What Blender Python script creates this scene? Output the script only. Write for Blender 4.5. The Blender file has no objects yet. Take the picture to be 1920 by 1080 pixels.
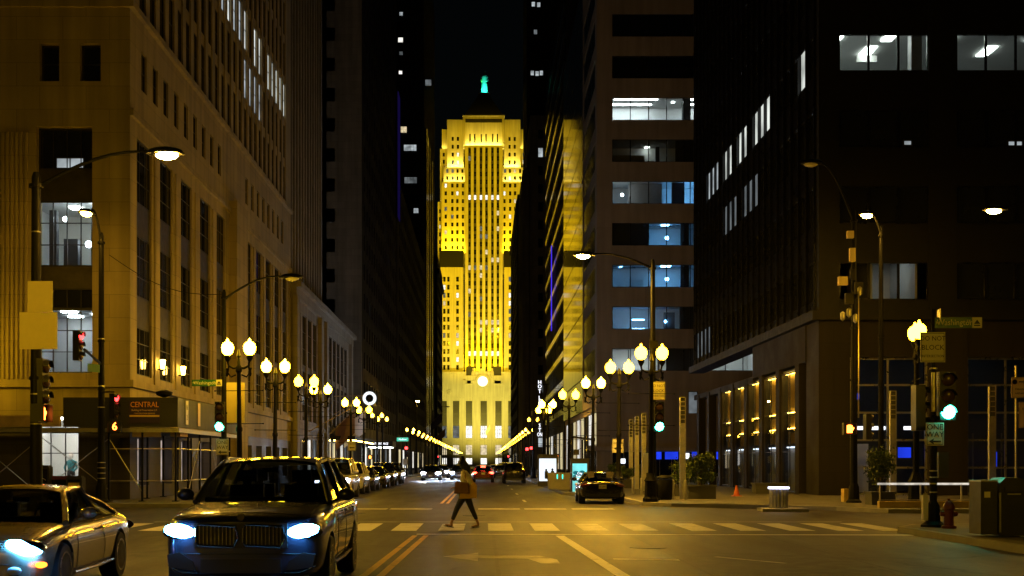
import bpy, bmesh, math, random
from mathutils import Vector, Matrix
R = math.radians
rnd = random.Random(7)
SC = bpy.context.scene
COL = SC.collection

# ---------------------------------------------------------------- camera
EYE = 1.65
F_PX, VX, VY = 2310.0, 907.0, 868.0            # focal length and street vanishing point, in photo pixels
cam_d = bpy.data.cameras.new('camera')
cam_d.sensor_width = 36.0
cam_d.lens = F_PX / 1920 * 36.0
cam_d.shift_x = (960 - VX) / 1920
cam_d.shift_y = (VY - 540) / 1920
cam_d.clip_start = 0.1
cam_d.clip_end = 6000
cam = bpy.data.objects.new('camera', cam_d)
COL.objects.link(cam)
cam.location = (0, 0, EYE)
cam.rotation_euler = (R(90), 0, 0)
SC.camera = cam

# ---------------------------------------------------------------- night sky
world = bpy.data.worlds.new('World')
SC.world = world
world.use_nodes = True
wn = world.node_tree
sky = wn.nodes.new('ShaderNodeTexSky')
sky.sky_type = 'NISHITA'
sky.sun_disc = False
sky.sun_elevation = R(4)
sky.sun_rotation = R(200)
wn.nodes['Background'].inputs['Strength'].default_value = 0.0006
wn.links.new(sky.outputs[0], wn.nodes['Background'].inputs['Color'])

SC.view_settings.view_transform = 'Standard'
SC.view_settings.look = 'None'
SC.view_settings.exposure = 0.0
SC.view_settings.gamma = 1.0
cy = SC.cycles
cy.max_bounces = 5
cy.diffuse_bounces = 2
cy.glossy_bounces = 3
cy.transmission_bounces = 4
cy.transparent_max_bounces = 12
cy.caustics_reflective = False
cy.caustics_refractive = False
cy.sample_clamp_indirect = 3.0
cy.sample_clamp_direct = 0.0
cy.use_light_tree = True
cy.use_denoising = True

def at(x, y, d):
    """photo pixel at distance d -> world point"""
    s = F_PX / d
    return Vector(((x - VX) / s, d, EYE + (VY - y) / s))

# ---------------------------------------------------------------- materials
def _new(name):
    m = bpy.data.materials.new(name)
    m.use_nodes = True
    nt = m.node_tree
    nt.nodes.clear()
    out = nt.nodes.new('ShaderNodeOutputMaterial')
    return m, nt, out

def pbr(name, rgb, rough=0.6, metal=0.0, var=0.15, scale=3.0, bump=0.0, bscale=40.0, spec=0.5, coat=0.0,
        rvar=0.1, world_co=True, brick=None, brick_dark=0.6, streak=0.0, ior=1.5):
    m, nt, out = _new(name)
    L = nt.links.new
    b = nt.nodes.new('ShaderNodeBsdfPrincipled')
    L(b.outputs[0], out.inputs[0])
    b.inputs['Metallic'].default_value = metal
    b.inputs['Specular IOR Level'].default_value = spec
    b.inputs['IOR'].default_value = ior
    b.inputs['Coat Weight'].default_value = coat
    b.inputs['Coat Roughness'].default_value = 0.04
    if world_co:
        co = nt.nodes.new('ShaderNodeNewGeometry').outputs['Position']
    else:
        co = nt.nodes.new('ShaderNodeTexCoord').outputs['Object']
    n = nt.nodes.new('ShaderNodeTexNoise')
    n.inputs['Scale'].default_value = scale
    n.inputs['Detail'].default_value = 6
    n.inputs['Roughness'].default_value = 0.6
    L(co, n.inputs['Vector'])
    mr = nt.nodes.new('ShaderNodeMapRange')
    mr.inputs[1].default_value = 0.25
    mr.inputs[2].default_value = 0.75
    mr.inputs[3].default_value = 1 - var
    mr.inputs[4].default_value = 1 + var
    L(n.outputs[0], mr.inputs[0])
    fac = mr.outputs[0]
    if streak:
        mp = nt.nodes.new('ShaderNodeMapping')
        mp.inputs['Scale'].default_value = (1.3, 1.3, 0.08)
        L(co, mp.inputs[0])
        n3 = nt.nodes.new('ShaderNodeTexNoise')
        n3.inputs['Scale'].default_value = 1.2
        n3.inputs['Detail'].default_value = 5
        L(mp.outputs[0], n3.inputs['Vector'])
        mr3 = nt.nodes.new('ShaderNodeMapRange')
        mr3.inputs[1].default_value = 0.35
        mr3.inputs[2].default_value = 0.7
        mr3.inputs[3].default_value = 1.0
        mr3.inputs[4].default_value = 1 - streak
        L(n3.outputs[0], mr3.inputs[0])
        mu = nt.nodes.new('ShaderNodeMath'); mu.operation = 'MULTIPLY'
        L(fac, mu.inputs[0]); L(mr3.outputs[0], mu.inputs[1])
        fac = mu.outputs[0]
    bh = None
    if brick:
        sx = nt.nodes.new('ShaderNodeSeparateXYZ')
        L(co, sx.inputs[0])
        ad = nt.nodes.new('ShaderNodeMath'); ad.operation = 'ADD'
        L(sx.outputs[0], ad.inputs[0]); L(sx.outputs[1], ad.inputs[1])
        cx = nt.nodes.new('ShaderNodeCombineXYZ')
        L(ad.outputs[0], cx.inputs[0])
        L(sx.outputs[2] if brick[2] == 'wall' else sx.outputs[1], cx.inputs[1])
        if brick[2] != 'wall':
            L(sx.outputs[0], cx.inputs[0])
        br = nt.nodes.new('ShaderNodeTexBrick')
        br.inputs['Scale'].default_value = 1.0
        br.inputs['Brick Width'].default_value = brick[0]
        br.inputs['Row Height'].default_value = brick[1]
        br.inputs['Mortar Size'].default_value = 0.012
        br.inputs['Color1'].default_value = (1, 1, 1, 1)
        br.inputs['Color2'].default_value = (0.86, 0.86, 0.86, 1)
        br.inputs['Mortar'].default_value = (brick_dark,) * 3 + (1,)
        L(cx.outputs[0], br.inputs['Vector'])
        mu = nt.nodes.new('ShaderNodeMath'); mu.operation = 'MULTIPLY'
        L(fac, mu.inputs[0]); L(br.outputs['Color'], mu.inputs[1])
        fac = mu.outputs[0]
        bh = br.outputs['Color']
    vm = nt.nodes.new('ShaderNodeVectorMath'); vm.operation = 'SCALE'
    vm.inputs[0].default_value = rgb
    L(fac, vm.inputs['Scale'])
    L(vm.outputs[0], b.inputs['Base Color'])
    rr = nt.nodes.new('ShaderNodeMapRange')
    rr.inputs[1].default_value = 0.3
    rr.inputs[2].default_value = 0.7
    rr.inputs[3].default_value = max(0.02, rough - rvar * rough * 2)
    rr.inputs[4].default_value = min(1, rough + rvar * rough * 2)
    L(n.outputs[0], rr.inputs[0])
    L(rr.outputs[0], b.inputs['Roughness'])
    if bump:
        n2 = nt.nodes.new('ShaderNodeTexNoise')
        n2.inputs['Scale'].default_value = bscale
        n2.inputs['Detail'].default_value = 4
        L(co, n2.inputs['Vector'])
        h = n2.outputs[0]
        if bh:
            ma = nt.nodes.new('ShaderNodeMath'); ma.operation = 'MULTIPLY_ADD'
            ma.inputs[1].default_value = 2.0
            L(bh, ma.inputs[0]); L(h, ma.inputs[2])
            h = ma.outputs[0]
        bp = nt.nodes.new('ShaderNodeBump')
        bp.inputs['Strength'].default_value = bump
        bp.inputs['Distance'].default_value = 0.02
        L(h, bp.inputs['Height'])
        L(bp.outputs[0], b.inputs['Normal'])
    return m

def glow(name, rgb, strength, var=0.0, vscale=0.6):
    m, nt, out = _new(name)
    e = nt.nodes.new('ShaderNodeEmission')
    e.inputs[0].default_value = (*rgb, 1)
    e.inputs[1].default_value = strength
    if var:
        co = nt.nodes.new('ShaderNodeNewGeometry').outputs['Position']
        n = nt.nodes.new('ShaderNodeTexNoise'); n.inputs['Scale'].default_value = vscale
        n.inputs['Detail'].default_value = 3
        nt.links.new(co, n.inputs['Vector'])
        mr = nt.nodes.new('ShaderNodeMapRange')
        mr.inputs[1].default_value = 0.3; mr.inputs[2].default_value = 0.7
        mr.inputs[3].default_value = strength * (1 - var); mr.inputs[4].default_value = strength * (1 + var)
        nt.links.new(n.outputs[0], mr.inputs[0])
        nt.links.new(mr.outputs[0], e.inputs[1])
    nt.links.new(e.outputs[0], out.inputs[0])
    return m

def glass(name, tint=(0.8, 0.85, 0.85), rough=0.02, ior=1.5):
    m, nt, out = _new(name)
    t = nt.nodes.new('ShaderNodeBsdfTransparent'); t.inputs[0].default_value = (*tint, 1)
    g = nt.nodes.new('ShaderNodeBsdfGlossy'); g.inputs['Roughness'].default_value = rough
    fr = nt.nodes.new('ShaderNodeFresnel'); fr.inputs[0].default_value = ior
    mx = nt.nodes.new('ShaderNodeMixShader')
    nt.links.new(fr.outputs[0], mx.inputs[0])
    nt.links.new(t.outputs[0], mx.inputs[1]); nt.links.new(g.outputs[0], mx.inputs[2])
    nt.links.new(mx.outputs[0], out.inputs[0])
    return m

def paint(name, rgb, metal=0.5, rough=0.3, coat=1.0):
    return pbr(name, rgb, rough=rough, metal=metal, var=0.04, scale=3, coat=coat, world_co=False, rvar=0.0)

SODIUM = (1.0, 0.56, 0.085)
M = {}
# setting
def asphalt():
    m, nt, out = _new('asphalt')
    L = nt.links.new
    b = nt.nodes.new('ShaderNodeBsdfPrincipled'); L(b.outputs[0], out.inputs[0])
    co = nt.nodes.new('ShaderNodeNewGeometry').outputs['Position']
    def noise(scale, detail=5, vec=co):
        n = nt.nodes.new('ShaderNodeTexNoise'); n.inputs['Scale'].default_value = scale
        n.inputs['Detail'].default_value = detail; n.inputs['Roughness'].default_value = 0.65
        L(vec, n.inputs['Vector']); return n.outputs[0]
    big = noise(0.16, 6)
    mp = nt.nodes.new('ShaderNodeMapping'); mp.inputs['Scale'].default_value = (0.9, 0.12, 1)
    L(co, mp.inputs[0])
    lane = noise(0.9, 5, mp.outputs[0])
    fine = noise(90, 3)
    mid = noise(4, 6)
    def rng(v, a, b_, c, d):
        r = nt.nodes.new('ShaderNodeMapRange'); L(v, r.inputs[0])
        r.inputs[1].default_value = a; r.inputs[2].default_value = b_
        r.inputs[3].default_value = c; r.inputs[4].default_value = d
        return r.outputs[0]
    def mul(a, c):
        q = nt.nodes.new('ShaderNodeMath'); q.operation = 'MULTIPLY'; L(a, q.inputs[0]); L(c, q.inputs[1]); return q.outputs[0]
    f = mul(mul(rng(big, .3, .7, .7, 1.3), rng(lane, .3, .7, .6, 1.4)), mul(rng(fine, .3, .7, .7, 1.3), rng(mid, .3, .7, .65, 1.35)))
    # tar-sealed cracks
    vo = nt.nodes.new('ShaderNodeTexVoronoi'); vo.feature = 'DISTANCE_TO_EDGE'; vo.inputs['Scale'].default_value = 0.16
    wv = nt.nodes.new('ShaderNodeVectorMath'); wv.operation = 'MULTIPLY_ADD'
    nv = nt.nodes.new('ShaderNodeTexNoise'); nv.inputs['Scale'].default_value = 0.8; L(co, nv.inputs['Vector'])
    L(nv.outputs['Color'], wv.inputs[0]); wv.inputs[1].default_value = (1.5, 1.5, 0); L(co, wv.inputs[2])
    L(wv.outputs[0], vo.inputs['Vector'])
    f = mul(f, rng(vo.outputs[0], 0.002, 0.010, 0.3, 1.0))
    vm = nt.nodes.new('ShaderNodeVectorMath'); vm.operation = 'SCALE'; vm.inputs[0].default_value = (0.040, 0.035, 0.031)
    L(f, vm.inputs['Scale']); L(vm.outputs[0], b.inputs['Base Color'])
    L(rng(lane, .3, .7, .46, .7), b.inputs['Roughness'])
    b.inputs['Specular IOR Level'].default_value = 0.35
    bp = nt.nodes.new('ShaderNodeBump'); bp.inputs['Strength'].default_value = 0.35; bp.inputs['Distance'].default_value = 0.012
    L(fine, bp.inputs['Height']); L(bp.outputs[0], b.inputs['Normal'])
    return m
M['asphalt'] = asphalt()

def road_paint(name, rgb, wear=0.5):
    m, nt, out = _new(name)
    L = nt.links.new
    b = nt.nodes.new('ShaderNodeBsdfPrincipled'); L(b.outputs[0], out.inputs[0])
    co = nt.nodes.new('ShaderNodeNewGeometry').outputs['Position']
    n = nt.nodes.new('ShaderNodeTexNoise'); n.inputs['Scale'].default_value = 1.6; n.inputs['Detail'].default_value = 9
    n.inputs['Roughness'].default_value = 0.75
    L(co, n.inputs['Vector'])
    r = nt.nodes.new('ShaderNodeValToRGB')
    r.color_ramp.elements[0].position = max(0, wear - 0.08); r.color_ramp.elements[0].color = (0.055, 0.052, 0.05, 1)
    r.color_ramp.elements[1].position = wear + 0.07; r.color_ramp.elements[1].color = (*rgb, 1)
    L(n.outputs[0], r.inputs[0]); L(r.outputs[0], b.inputs['Base Color'])
    b.inputs['Roughness'].default_value = 0.55
    return m
M['white_paint'] = road_paint('worn_white_road_paint', (0.72, 0.71, 0.68), 0.38)
M['faded_paint'] = road_paint('faded_white_road_paint', (0.5, 0.49, 0.47), 0.44)
M['yellow_paint'] = road_paint('worn_yellow_road_paint', (0.6, 0.36, 0.03), 0.4)
M['patch'] = pbr('newer_asphalt_patch', (0.022, 0.021, 0.021), 0.6, var=0.3, scale=3, bump=0.3, bscale=90)
M['tar'] = pbr('tar_seam', (0.008, 0.008, 0.008), 0.65, var=0.2)
M['pavement'] = pbr('pavement_concrete', (0.12, 0.112, 0.105), 0.75, var=0.25, scale=0.8, bump=0.2, bscale=60, brick=(1.5, 1.5, 'floor'), brick_dark=0.55)
M['kerb'] = pbr('kerb_concrete', (0.26, 0.25, 0.23), 0.8, var=0.25, scale=2, bump=0.2)
# buildings
M['limestone'] = pbr('limestone_blocks', (0.40, 0.32, 0.18), 0.8, var=0.22, scale=0.35, bump=0.25, bscale=25, brick=(1.9, 0.95, 'wall'), brick_dark=0.62, streak=0.35)
M['dark_base'] = pbr('dark_base_blocks', (0.085, 0.075, 0.065), 0.6, var=0.25, scale=0.6, streak=0.3, brick=(1.9, 0.8, 'wall'))  # darker block tone for the corner block's ground storey
M['shop_light'] = glow('shop_ceiling_light', (1.0, 0.93, 0.82), 17)
M['limestone_grey'] = pbr('grey_limestone', (0.26, 0.225, 0.17), 0.8, var=0.22, scale=0.3, bump=0.2, bscale=25, brick=(1.6, 0.8, 'wall'), streak=0.35)
M['dark_stone'] = pbr('dark_granite', (0.021, 0.017, 0.014), 0.75, spec=0.25, var=0.25, scale=0.5, streak=0.3, brick=(2.4, 1.2, 'wall'))
M['tan_concrete'] = pbr('tan_concrete_panels', (0.40, 0.31, 0.23), 0.75, var=0.14, scale=0.35, bump=0.1, brick=(5.9, 4.51, 'wall'), brick_dark=0.72, streak=0.25)
M['tower_stone'] = pbr('tower_limestone', (0.46, 0.43, 0.37), 0.85, var=0.12, scale=0.15, streak=0.28)
M['dark_metal_roof'] = pbr('dark_roof', (0.01, 0.01, 0.011), 0.7, var=0.2)
M['bronze'] = pbr('dark_bronze_metal', (0.007, 0.0068, 0.006), 0.6, spec=0.3, metal=0.0, var=0.15)
M['fin_metal'] = pbr('black_fin_metal', (0.022, 0.022, 0.023), 0.3, metal=0.7, var=0.15)
M['dark_glass'] = pbr('dark_window_glass', (0.012, 0.013, 0.014), 0.06, var=0.2, scale=0.8, spec=0.5, rvar=0.3)
M['mirror_glass'] = pbr('mirror_curtain_glass', (0.02, 0.021, 0.022), 0.05, var=0.1, spec=0.4, ior=1.35, bump=0.006, bscale=0.5)
M['old_glass'] = pbr('old_window_glass', (0.02, 0.02, 0.02), 0.16, var=0.4, scale=0.5, spec=0.5)
M['polished_spandrel'] = pbr('polished_metal_spandrel', (0.34, 0.31, 0.27), 0.12, metal=1.0, var=0.08, bump=0.006, bscale=0.7)
M['frame_dark'] = pbr('dark_window_frame', (0.03, 0.028, 0.026), 0.5, metal=0.3)
M['frame_alu'] = pbr('aluminium_frame', (0.5, 0.49, 0.46), 0.3, metal=0.9)
M['spandrel_bronze'] = pbr('ornate_spandrel', (0.07, 0.06, 0.045), 0.5, metal=0.4, var=0.3, scale=3, bump=0.4, bscale=6)
M['clear_glass'] = glass('clear_window_glass', (0.9, 0.93, 0.93))
M['reflection_panel'] = pbr('gold_reflection_panel', (0.6, 0.42, 0.14), 0.45, metal=0.4, var=0.2, scale=2.0, streak=0.3)  # added panel, gold in place of reflections in the arcade glass
M['added_warm'] = glow('added_warm_strip', (1.0, 0.58, 0.08), 26)  # added glow that lights the reflection panels
M['added_cool'] = glow('added_cool_strip', (0.75, 0.85, 1.0), 3)  # added glow for the pale lower part of the reflections
M['room_white'] = pbr('room_plaster', (0.62, 0.63, 0.61), 0.9, var=0.05)
M['room_grey'] = pbr('room_grey_wall', (0.3, 0.3, 0.3), 0.9, var=0.1)
M['room_floor'] = pbr('room_carpet', (0.09, 0.09, 0.095), 0.95, var=0.2)
M['room_dark'] = pbr('room_dark_wall', (0.05, 0.05, 0.055), 0.8)
M['blind'] = pbr('window_blind', (0.5, 0.5, 0.48), 0.8)
# lights
M['globe'] = glow('lit_lamp_globe', (1.0, 0.57, 0.013), 78)
M['globe_far'] = glow('lit_far_lamp_globe', (1.0, 0.57, 0.03), 24)
M['cobra_lens'] = glow('lit_street_lamp_lens', (1.0, 0.52, 0.05), 1400)
M['lens_off'] = pbr('unlit_lamp_lens', (0.55, 0.53, 0.48), 0.2, spec=0.6)
M['sconce'] = glow('lit_wall_lantern', (1.0, 0.62, 0.1), 40)
M['sig_green'] = glow('lit_green_signal', (0.04, 1.0, 0.6), 55)
M['sig_red'] = glow('lit_red_signal', (1.0, 0.03, 0.03), 10)
M['sig_orange'] = glow('lit_orange_signal', (1.0, 0.18, 0.02), 14)
M['sig_off'] = pbr('unlit_signal_lens', (0.06, 0.03, 0.03), 0.25)
M['head_blue'] = glow('lit_blue_white_headlight', (0.08, 0.42, 1.0), 150)
M['head_white'] = glow('lit_white_headlight', (0.7, 0.8, 1.0), 45)
M['head_far'] = glow('lit_far_headlight', (0.7, 0.8, 1.0), 1000)
M['tail'] = glow('lit_tail_light', (1.0, 0.06, 0.03), 14)
M['amber'] = glow('lit_amber_marker', (1.0, 0.25, 0.02), 5)
M['light_panel'] = glow('ceiling_light_panel', (0.9, 1.0, 0.93), 14)
M['light_panel_hot'] = glow('bright_ceiling_light', (0.85, 0.97, 1.0), 40)
M['light_blue'] = glow('blue_white_work_light', (0.16, 0.5, 1.0), 40)
M['blue_strip'] = glow('blue_neon_band', (0.02, 0.06, 1.0), 0.8, var=0.5, vscale=0.35)
M['blue_neon'] = glow('violet_blue_neon', (0.08, 0.04, 1.0), 0.9)
M['violet_dim'] = glow('dim_violet_wash', (0.08, 0.04, 0.5), 0.06)
M['white_text'] = glow('lit_white_letters', (0.9, 0.92, 1.0), 2.2)
M['teal'] = glow('teal_floodlight', (0.05, 1.0, 0.7), 2.0)
M['shop_white'] = glow('lit_shop_wall', (1.0, 0.95, 0.9), 0.75, var=0.2)
M['shop_pink'] = glow('lit_shop_window', (1.0, 0.8, 0.7), 0.45, var=0.45, vscale=1.3)
M['lit_warm'] = glow('lit_window_warm', (1.0, 0.82, 0.5), 0.75, var=0.4, vscale=0.9)
M['lit_cool'] = glow('lit_window_cool', (0.85, 0.95, 1.0), 0.42, var=0.5, vscale=0.9)
M['lit_slit'] = glow('lit_window_slit', (0.92, 0.97, 0.9), 0.75, var=0.5, vscale=0.5)
M['lit_dim'] = glow('lit_window_dim', (0.8, 0.9, 0.95), 0.14, var=0.5, vscale=0.7)
M['lit_white'] = glow('lit_window_white', (1.0, 0.97, 0.88), 1.3, var=0.3, vscale=0.9)
M['lit_yellow'] = glow('lit_shop_yellow', (1.0, 0.85, 0.45), 1.1, var=0.4, vscale=0.5)
# objects
M['black_iron'] = pbr('black_painted_iron', (0.007, 0.007, 0.007), 0.55, spec=0.12, var=0.2, scale=8, world_co=False)
M['black_plastic'] = pbr('black_plastic', (0.014, 0.014, 0.015), 0.45, var=0.1, world_co=False)
M['galv'] = pbr('galvanised_steel', (0.45, 0.44, 0.42), 0.38, metal=0.85, var=0.2, scale=6, world_co=False)
M['sign_white'] = pbr('white_sign_face', (0.62, 0.6, 0.56), 0.45, var=0.08, world_co=False)
M['sign_pink'] = pbr('faded_white_sign', (0.6, 0.45, 0.38), 0.45, var=0.1, world_co=False)
M['sign_green'] = pbr('green_sign_face', (0.01, 0.11, 0.08), 0.4, var=0.08, world_co=False)
M['sign_alu'] = pbr('bare_sign_back', (0.66, 0.55, 0.33), 0.5, metal=0.0, var=0.08, scale=3, world_co=False)
M['ink'] = pbr('black_sign_lettering', (0.012, 0.012, 0.012), 0.5, var=0.05)
M['ink_white'] = pbr('white_sign_lettering', (0.75, 0.75, 0.73), 0.5, var=0.05)
M['rubber'] = pbr('tyre_rubber', (0.016, 0.016, 0.017), 0.8, var=0.15, world_co=False)
M['alloy'] = pbr('alloy_wheel', (0.5, 0.5, 0.52), 0.25, metal=1.0, var=0.05, world_co=False)
M['chrome'] = pbr('chrome_trim', (0.75, 0.75, 0.75), 0.08, metal=1.0, var=0.02, world_co=False)
M['car_glass'] = glass('tinted_car_glass', (0.32, 0.35, 0.36), 0.02, 1.5)
M['car_inside'] = pbr('dark_car_interior', (0.03, 0.03, 0.033), 0.7, world_co=False)
M['leather'] = pbr('grey_seat_leather', (0.14, 0.12, 0.1), 0.5, world_co=False)
M['plate'] = pbr('number_plate', (0.6, 0.58, 0.5), 0.4, world_co=False)
M['red_paint'] = pbr('red_painted_iron', (0.10, 0.010, 0.008), 0.4, var=0.15, world_co=False)
M['orange_plastic'] = pbr('orange_cone_plastic', (0.4, 0.07, 0.012), 0.5, world_co=False)
M['grey_steel'] = pbr('grey_painted_steel', (0.03, 0.03, 0.03), 0.5, var=0.25, scale=5, world_co=False)
M['tower_slot'] = pbr('brown_bronze_glazing', (0.022, 0.019, 0.013), 0.4, var=0.3, scale=0.4)
M['planter'] = pbr('dark_planter', (0.05, 0.05, 0.05), 0.6, var=0.2, world_co=False)
M['yellow_concrete'] = pbr('yellow_painted_concrete', (0.5, 0.36, 0.08), 0.7, var=0.3, scale=2, world_co=False)
M['hoarding'] = pbr('dark_shed_hoarding', (0.03, 0.032, 0.034), 0.65, var=0.18, scale=0.8, brick=(1.22, 4, 'wall'), brick_dark=0.7)
M['timber'] = pbr('scaffold_timber', (0.4, 0.3, 0.17), 0.8, var=0.3, scale=2)
M['navy_banner'] = pbr('navy_banner_cloth', (0.03, 0.02, 0.075), 0.7)
M['banner_orange'] = pbr('orange_banner_lettering', (0.8, 0.36, 0.03), 0.6)
M['banner_yellow'] = pbr('yellow_banner_lettering', (0.6, 0.45, 0.1), 0.6)
M['leaf_a'] = pbr('dark_shrub_leaf', (0.05, 0.085, 0.02), 0.5, var=0.4, scale=2)
M['leaf_b'] = pbr('light_shrub_leaf', (0.11, 0.15, 0.035), 0.5, var=0.4, scale=2)
M['bark'] = pbr('bark', (0.09, 0.07, 0.05), 0.9, var=0.3, world_co=False)
M['skin'] = pbr('skin', (0.34, 0.19, 0.13), 0.5, var=0.06, world_co=False)
M['hair'] = pbr('black_hair', (0.012, 0.012, 0.02), 0.4, var=0.2, scale=20, world_co=False)
M['cream'] = pbr('cream_knit', (0.8, 0.72, 0.66), 0.85, var=0.12, scale=25, bump=0.3, bscale=200, world_co=False)
M['mustard'] = pbr('mustard_cloth', (0.6, 0.36, 0.05), 0.8, var=0.15, scale=8, world_co=False)
M['denim'] = pbr('dark_navy_trousers', (0.012, 0.014, 0.025), 0.75, var=0.15, scale=10, world_co=False)
M['brown_leather'] = pbr('brown_bag_leather', (0.15, 0.075, 0.055), 0.5, var=0.15, scale=6, world_co=False)
M['black_leather'] = pbr('black_shoe_leather', (0.015, 0.013, 0.013), 0.35, world_co=False)
M['statue'] = pbr('pale_aluminium_statue', (0.55, 0.56, 0.55), 0.45, metal=0.5, world_co=False)

# ---------------------------------------------------------------- mesh builder
class MB:
    def __init__(s, mat=None):
        s.v, s.f, s.mi, s.mats = [], [], [], []
        s.cur = 0
        if mat: s.use(mat)
    def use(s, mat):
        if isinstance(mat, str): mat = M[mat]
        if mat not in s.mats: s.mats.append(mat)
        s.cur = s.mats.index(mat)
        return s
    def add(s, vs, fs):
        o = len(s.v)
        s.v.extend([tuple(p) for p in vs])
        for f in fs:
            s.f.append(tuple(i + o for i in f)); s.mi.append(s.cur)
        return s
    def box(s, x0, x1, y0, y1, z0, z1):
        if x0 > x1: x0, x1 = x1, x0
        if y0 > y1: y0, y1 = y1, y0
        if z0 > z1: z0, z1 = z1, z0
        return s.add([(x0,y0,z0),(x1,y0,z0),(x1,y1,z0),(x0,y1,z0),(x0,y0,z1),(x1,y0,z1),(x1,y1,z1),(x0,y1,z1)],
                     [(0,3,2,1),(4,5,6,7),(0,1,5,4),(1,2,6,5),(2,3,7,6),(3,0,4,7)])
    def cbox(s, c, d):
        return s.box(c[0]-d[0]/2, c[0]+d[0]/2, c[1]-d[1]/2, c[1]+d[1]/2, c[2]-d[2]/2, c[2]+d[2]/2)
    def tube(s, pts, rad, n=8, caps=True, flat=1.0):
        pts = [Vector(p) for p in pts]
        if not isinstance(rad, (list, tuple)): rad = [rad] * len(pts)
        rings = []
        up = Vector((0, 0, 1))
        for i, p in enumerate(pts):
            a = pts[max(0, i-1)]; b = pts[min(len(pts)-1, i+1)]
            t = (b - a).normalized()
            u = up if abs(t.dot(up)) < 0.95 else Vector((0, 1, 0))
            x = t.cross(u).normalized(); y = x.cross(t).normalized()
            rings.append([p + x * math.cos(2*math.pi*k/n) * rad[i] + y * math.sin(2*math.pi*k/n) * rad[i] * flat for k in range(n)])
        vs = [q for r in rings for q in r]; fs = []
        for i in range(len(pts)-1):
            for k in range(n):
                fs.append((i*n+k, i*n+(k+1)%n, (i+1)*n+(k+1)%n, (i+1)*n+k))
        if caps:
            fs.append(tuple(range(n-1, -1, -1))); fs.append(tuple((len(pts)-1)*n + k for k in range(n)))
        return s.add(vs, fs)
    def lathe(s, prof, c=(0,0,0), n=12, sx=1, sy=1, axis='z'):
        vs, fs = [], []
        for (r, z) in prof:
            for k in range(n):
                a = 2*math.pi*k/n
                p = (r*math.cos(a)*sx, r*math.sin(a)*sy, z)
                if axis == 'x': p = (z, p[0], p[1])
                elif axis == 'y': p = (p[0], z, p[1])
                vs.append((c[0]+p[0], c[1]+p[1], c[2]+p[2]))
        m = len(prof)
        for i in range(m-1):
            for k in range(n):
                fs.append((i*n+k, i*n+(k+1)%n, (i+1)*n+(k+1)%n, (i+1)*n+k))
        fs.append(tuple(range(n-1, -1, -1))); fs.append(tuple((m-1)*n + k for k in range(n)))
        return s.add(vs, fs)
    def ball(s, c, r, n=12, m=8):
        if not isinstance(r, (list, tuple)): r = (r, r, r)
        vs = [(c[0], c[1], c[2]-r[2])]
        for i in range(1, m):
            ph = -math.pi/2 + math.pi*i/m
            for k in range(n):
                a = 2*math.pi*k/n
                vs.append((c[0]+r[0]*math.cos(ph)*math.cos(a), c[1]+r[1]*math.cos(ph)*math.sin(a), c[2]+r[2]*math.sin(ph)))
        vs.append((c[0], c[1], c[2]+r[2]))
        fs = [(0, 1+(k+1)%n, 1+k) for k in range(n)]
        for i in range(m-2):
            for k in range(n):
                fs.append((1+i*n+k, 1+i*n+(k+1)%n, 1+(i+1)*n+(k+1)%n, 1+(i+1)*n+k))
        e = len(vs)-1
        fs += [(e, 1+(m-2)*n+k, 1+(m-2)*n+(k+1)%n) for k in range(n)]
        return s.add(vs, fs)
    def prism(s, poly, a0, a1, axis='z'):
        def mk(p, a):
            return (p[0], p[1], a) if axis == 'z' else ((p[0], a, p[1]) if axis == 'y' else (a, p[0], p[1]))
        n = len(poly)
        vs = [mk(p, a0) for p in poly] + [mk(p, a1) for p in poly]
        fs = [tuple(range(n-1, -1, -1)), tuple(range(n, 2*n))] + [(i, (i+1)%n, n+(i+1)%n, n+i) for i in range(n)]
        return s.add(vs, fs)
    def grid(s, P):
        """P[i][j] points"""
        h, w = len(P), len(P[0])
        vs = [p for r in P for p in r]
        fs = [(i*w+j, i*w+j+1, (i+1)*w+j+1, (i+1)*w+j) for i in range(h-1) for j in range(w-1)]
        return s.add(vs, fs)
    def merge(s, o, mat=None):
        for i, f in enumerate(o.f):
            pass
        off = len(s.v)
        for p in o.v:
            s.v.append(tuple(mat @ Vector(p)) if mat is not None else p)
        idx = []
        for mm in o.mats:
            if mm not in s.mats: s.mats.append(mm)
            idx.append(s.mats.index(mm))
        for f, k in zip(o.f, o.mi):
            s.f.append(tuple(i+off for i in f)); s.mi.append(idx[k])
        return s
    def mesh(s, name, smooth=False, off=None, fix=True):
        me = bpy.data.meshes.new(name)
        vs = s.v if off is None else [(p[0]-off[0], p[1]-off[1], p[2]-off[2]) for p in s.v]
        me.from_pydata(vs, [], s.f)
        for mm in s.mats: me.materials.append(mm)
        me.polygons.foreach_set('material_index', s.mi)
        if fix:
            bm = bmesh.new(); bm.from_mesh(me)
            bmesh.ops.recalc_face_normals(bm, faces=bm.faces)
            bm.to_mesh(me); bm.free()
        if smooth:
            me.polygons.foreach_set('use_smooth', [True]*len(me.polygons))
            me.set_sharp_from_angle(angle=R(40 if smooth is True else smooth))
        me.update()
        return me
    def build(s, name, parent=None, smooth=False, world=False, fix=True):
        off = None
        if world and parent is not None:
            q = parent; off = Vector((0,0,0))
            while q is not None:
                off = off + q.location; q = q.parent
        o = bpy.data.objects.new(name, s.mesh(name, smooth, off, fix))
        COL.objects.link(o)
        if parent is not None: o.parent = parent
        return o

def put(name, me, parent=None, loc=(0,0,0), rotz=0):
    o = bpy.data.objects.new(name, me)
    COL.objects.link(o); o.location = loc; o.rotation_euler = (0, 0, rotz)
    if parent is not None: o.parent = parent
    return o

def tag(o, label=None, cat=None, group=None, kind=None):
    if label: o['label'] = label
    if cat: o['category'] = cat
    if group: o['group'] = group
    if kind: o['kind'] = kind
    return o

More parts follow.
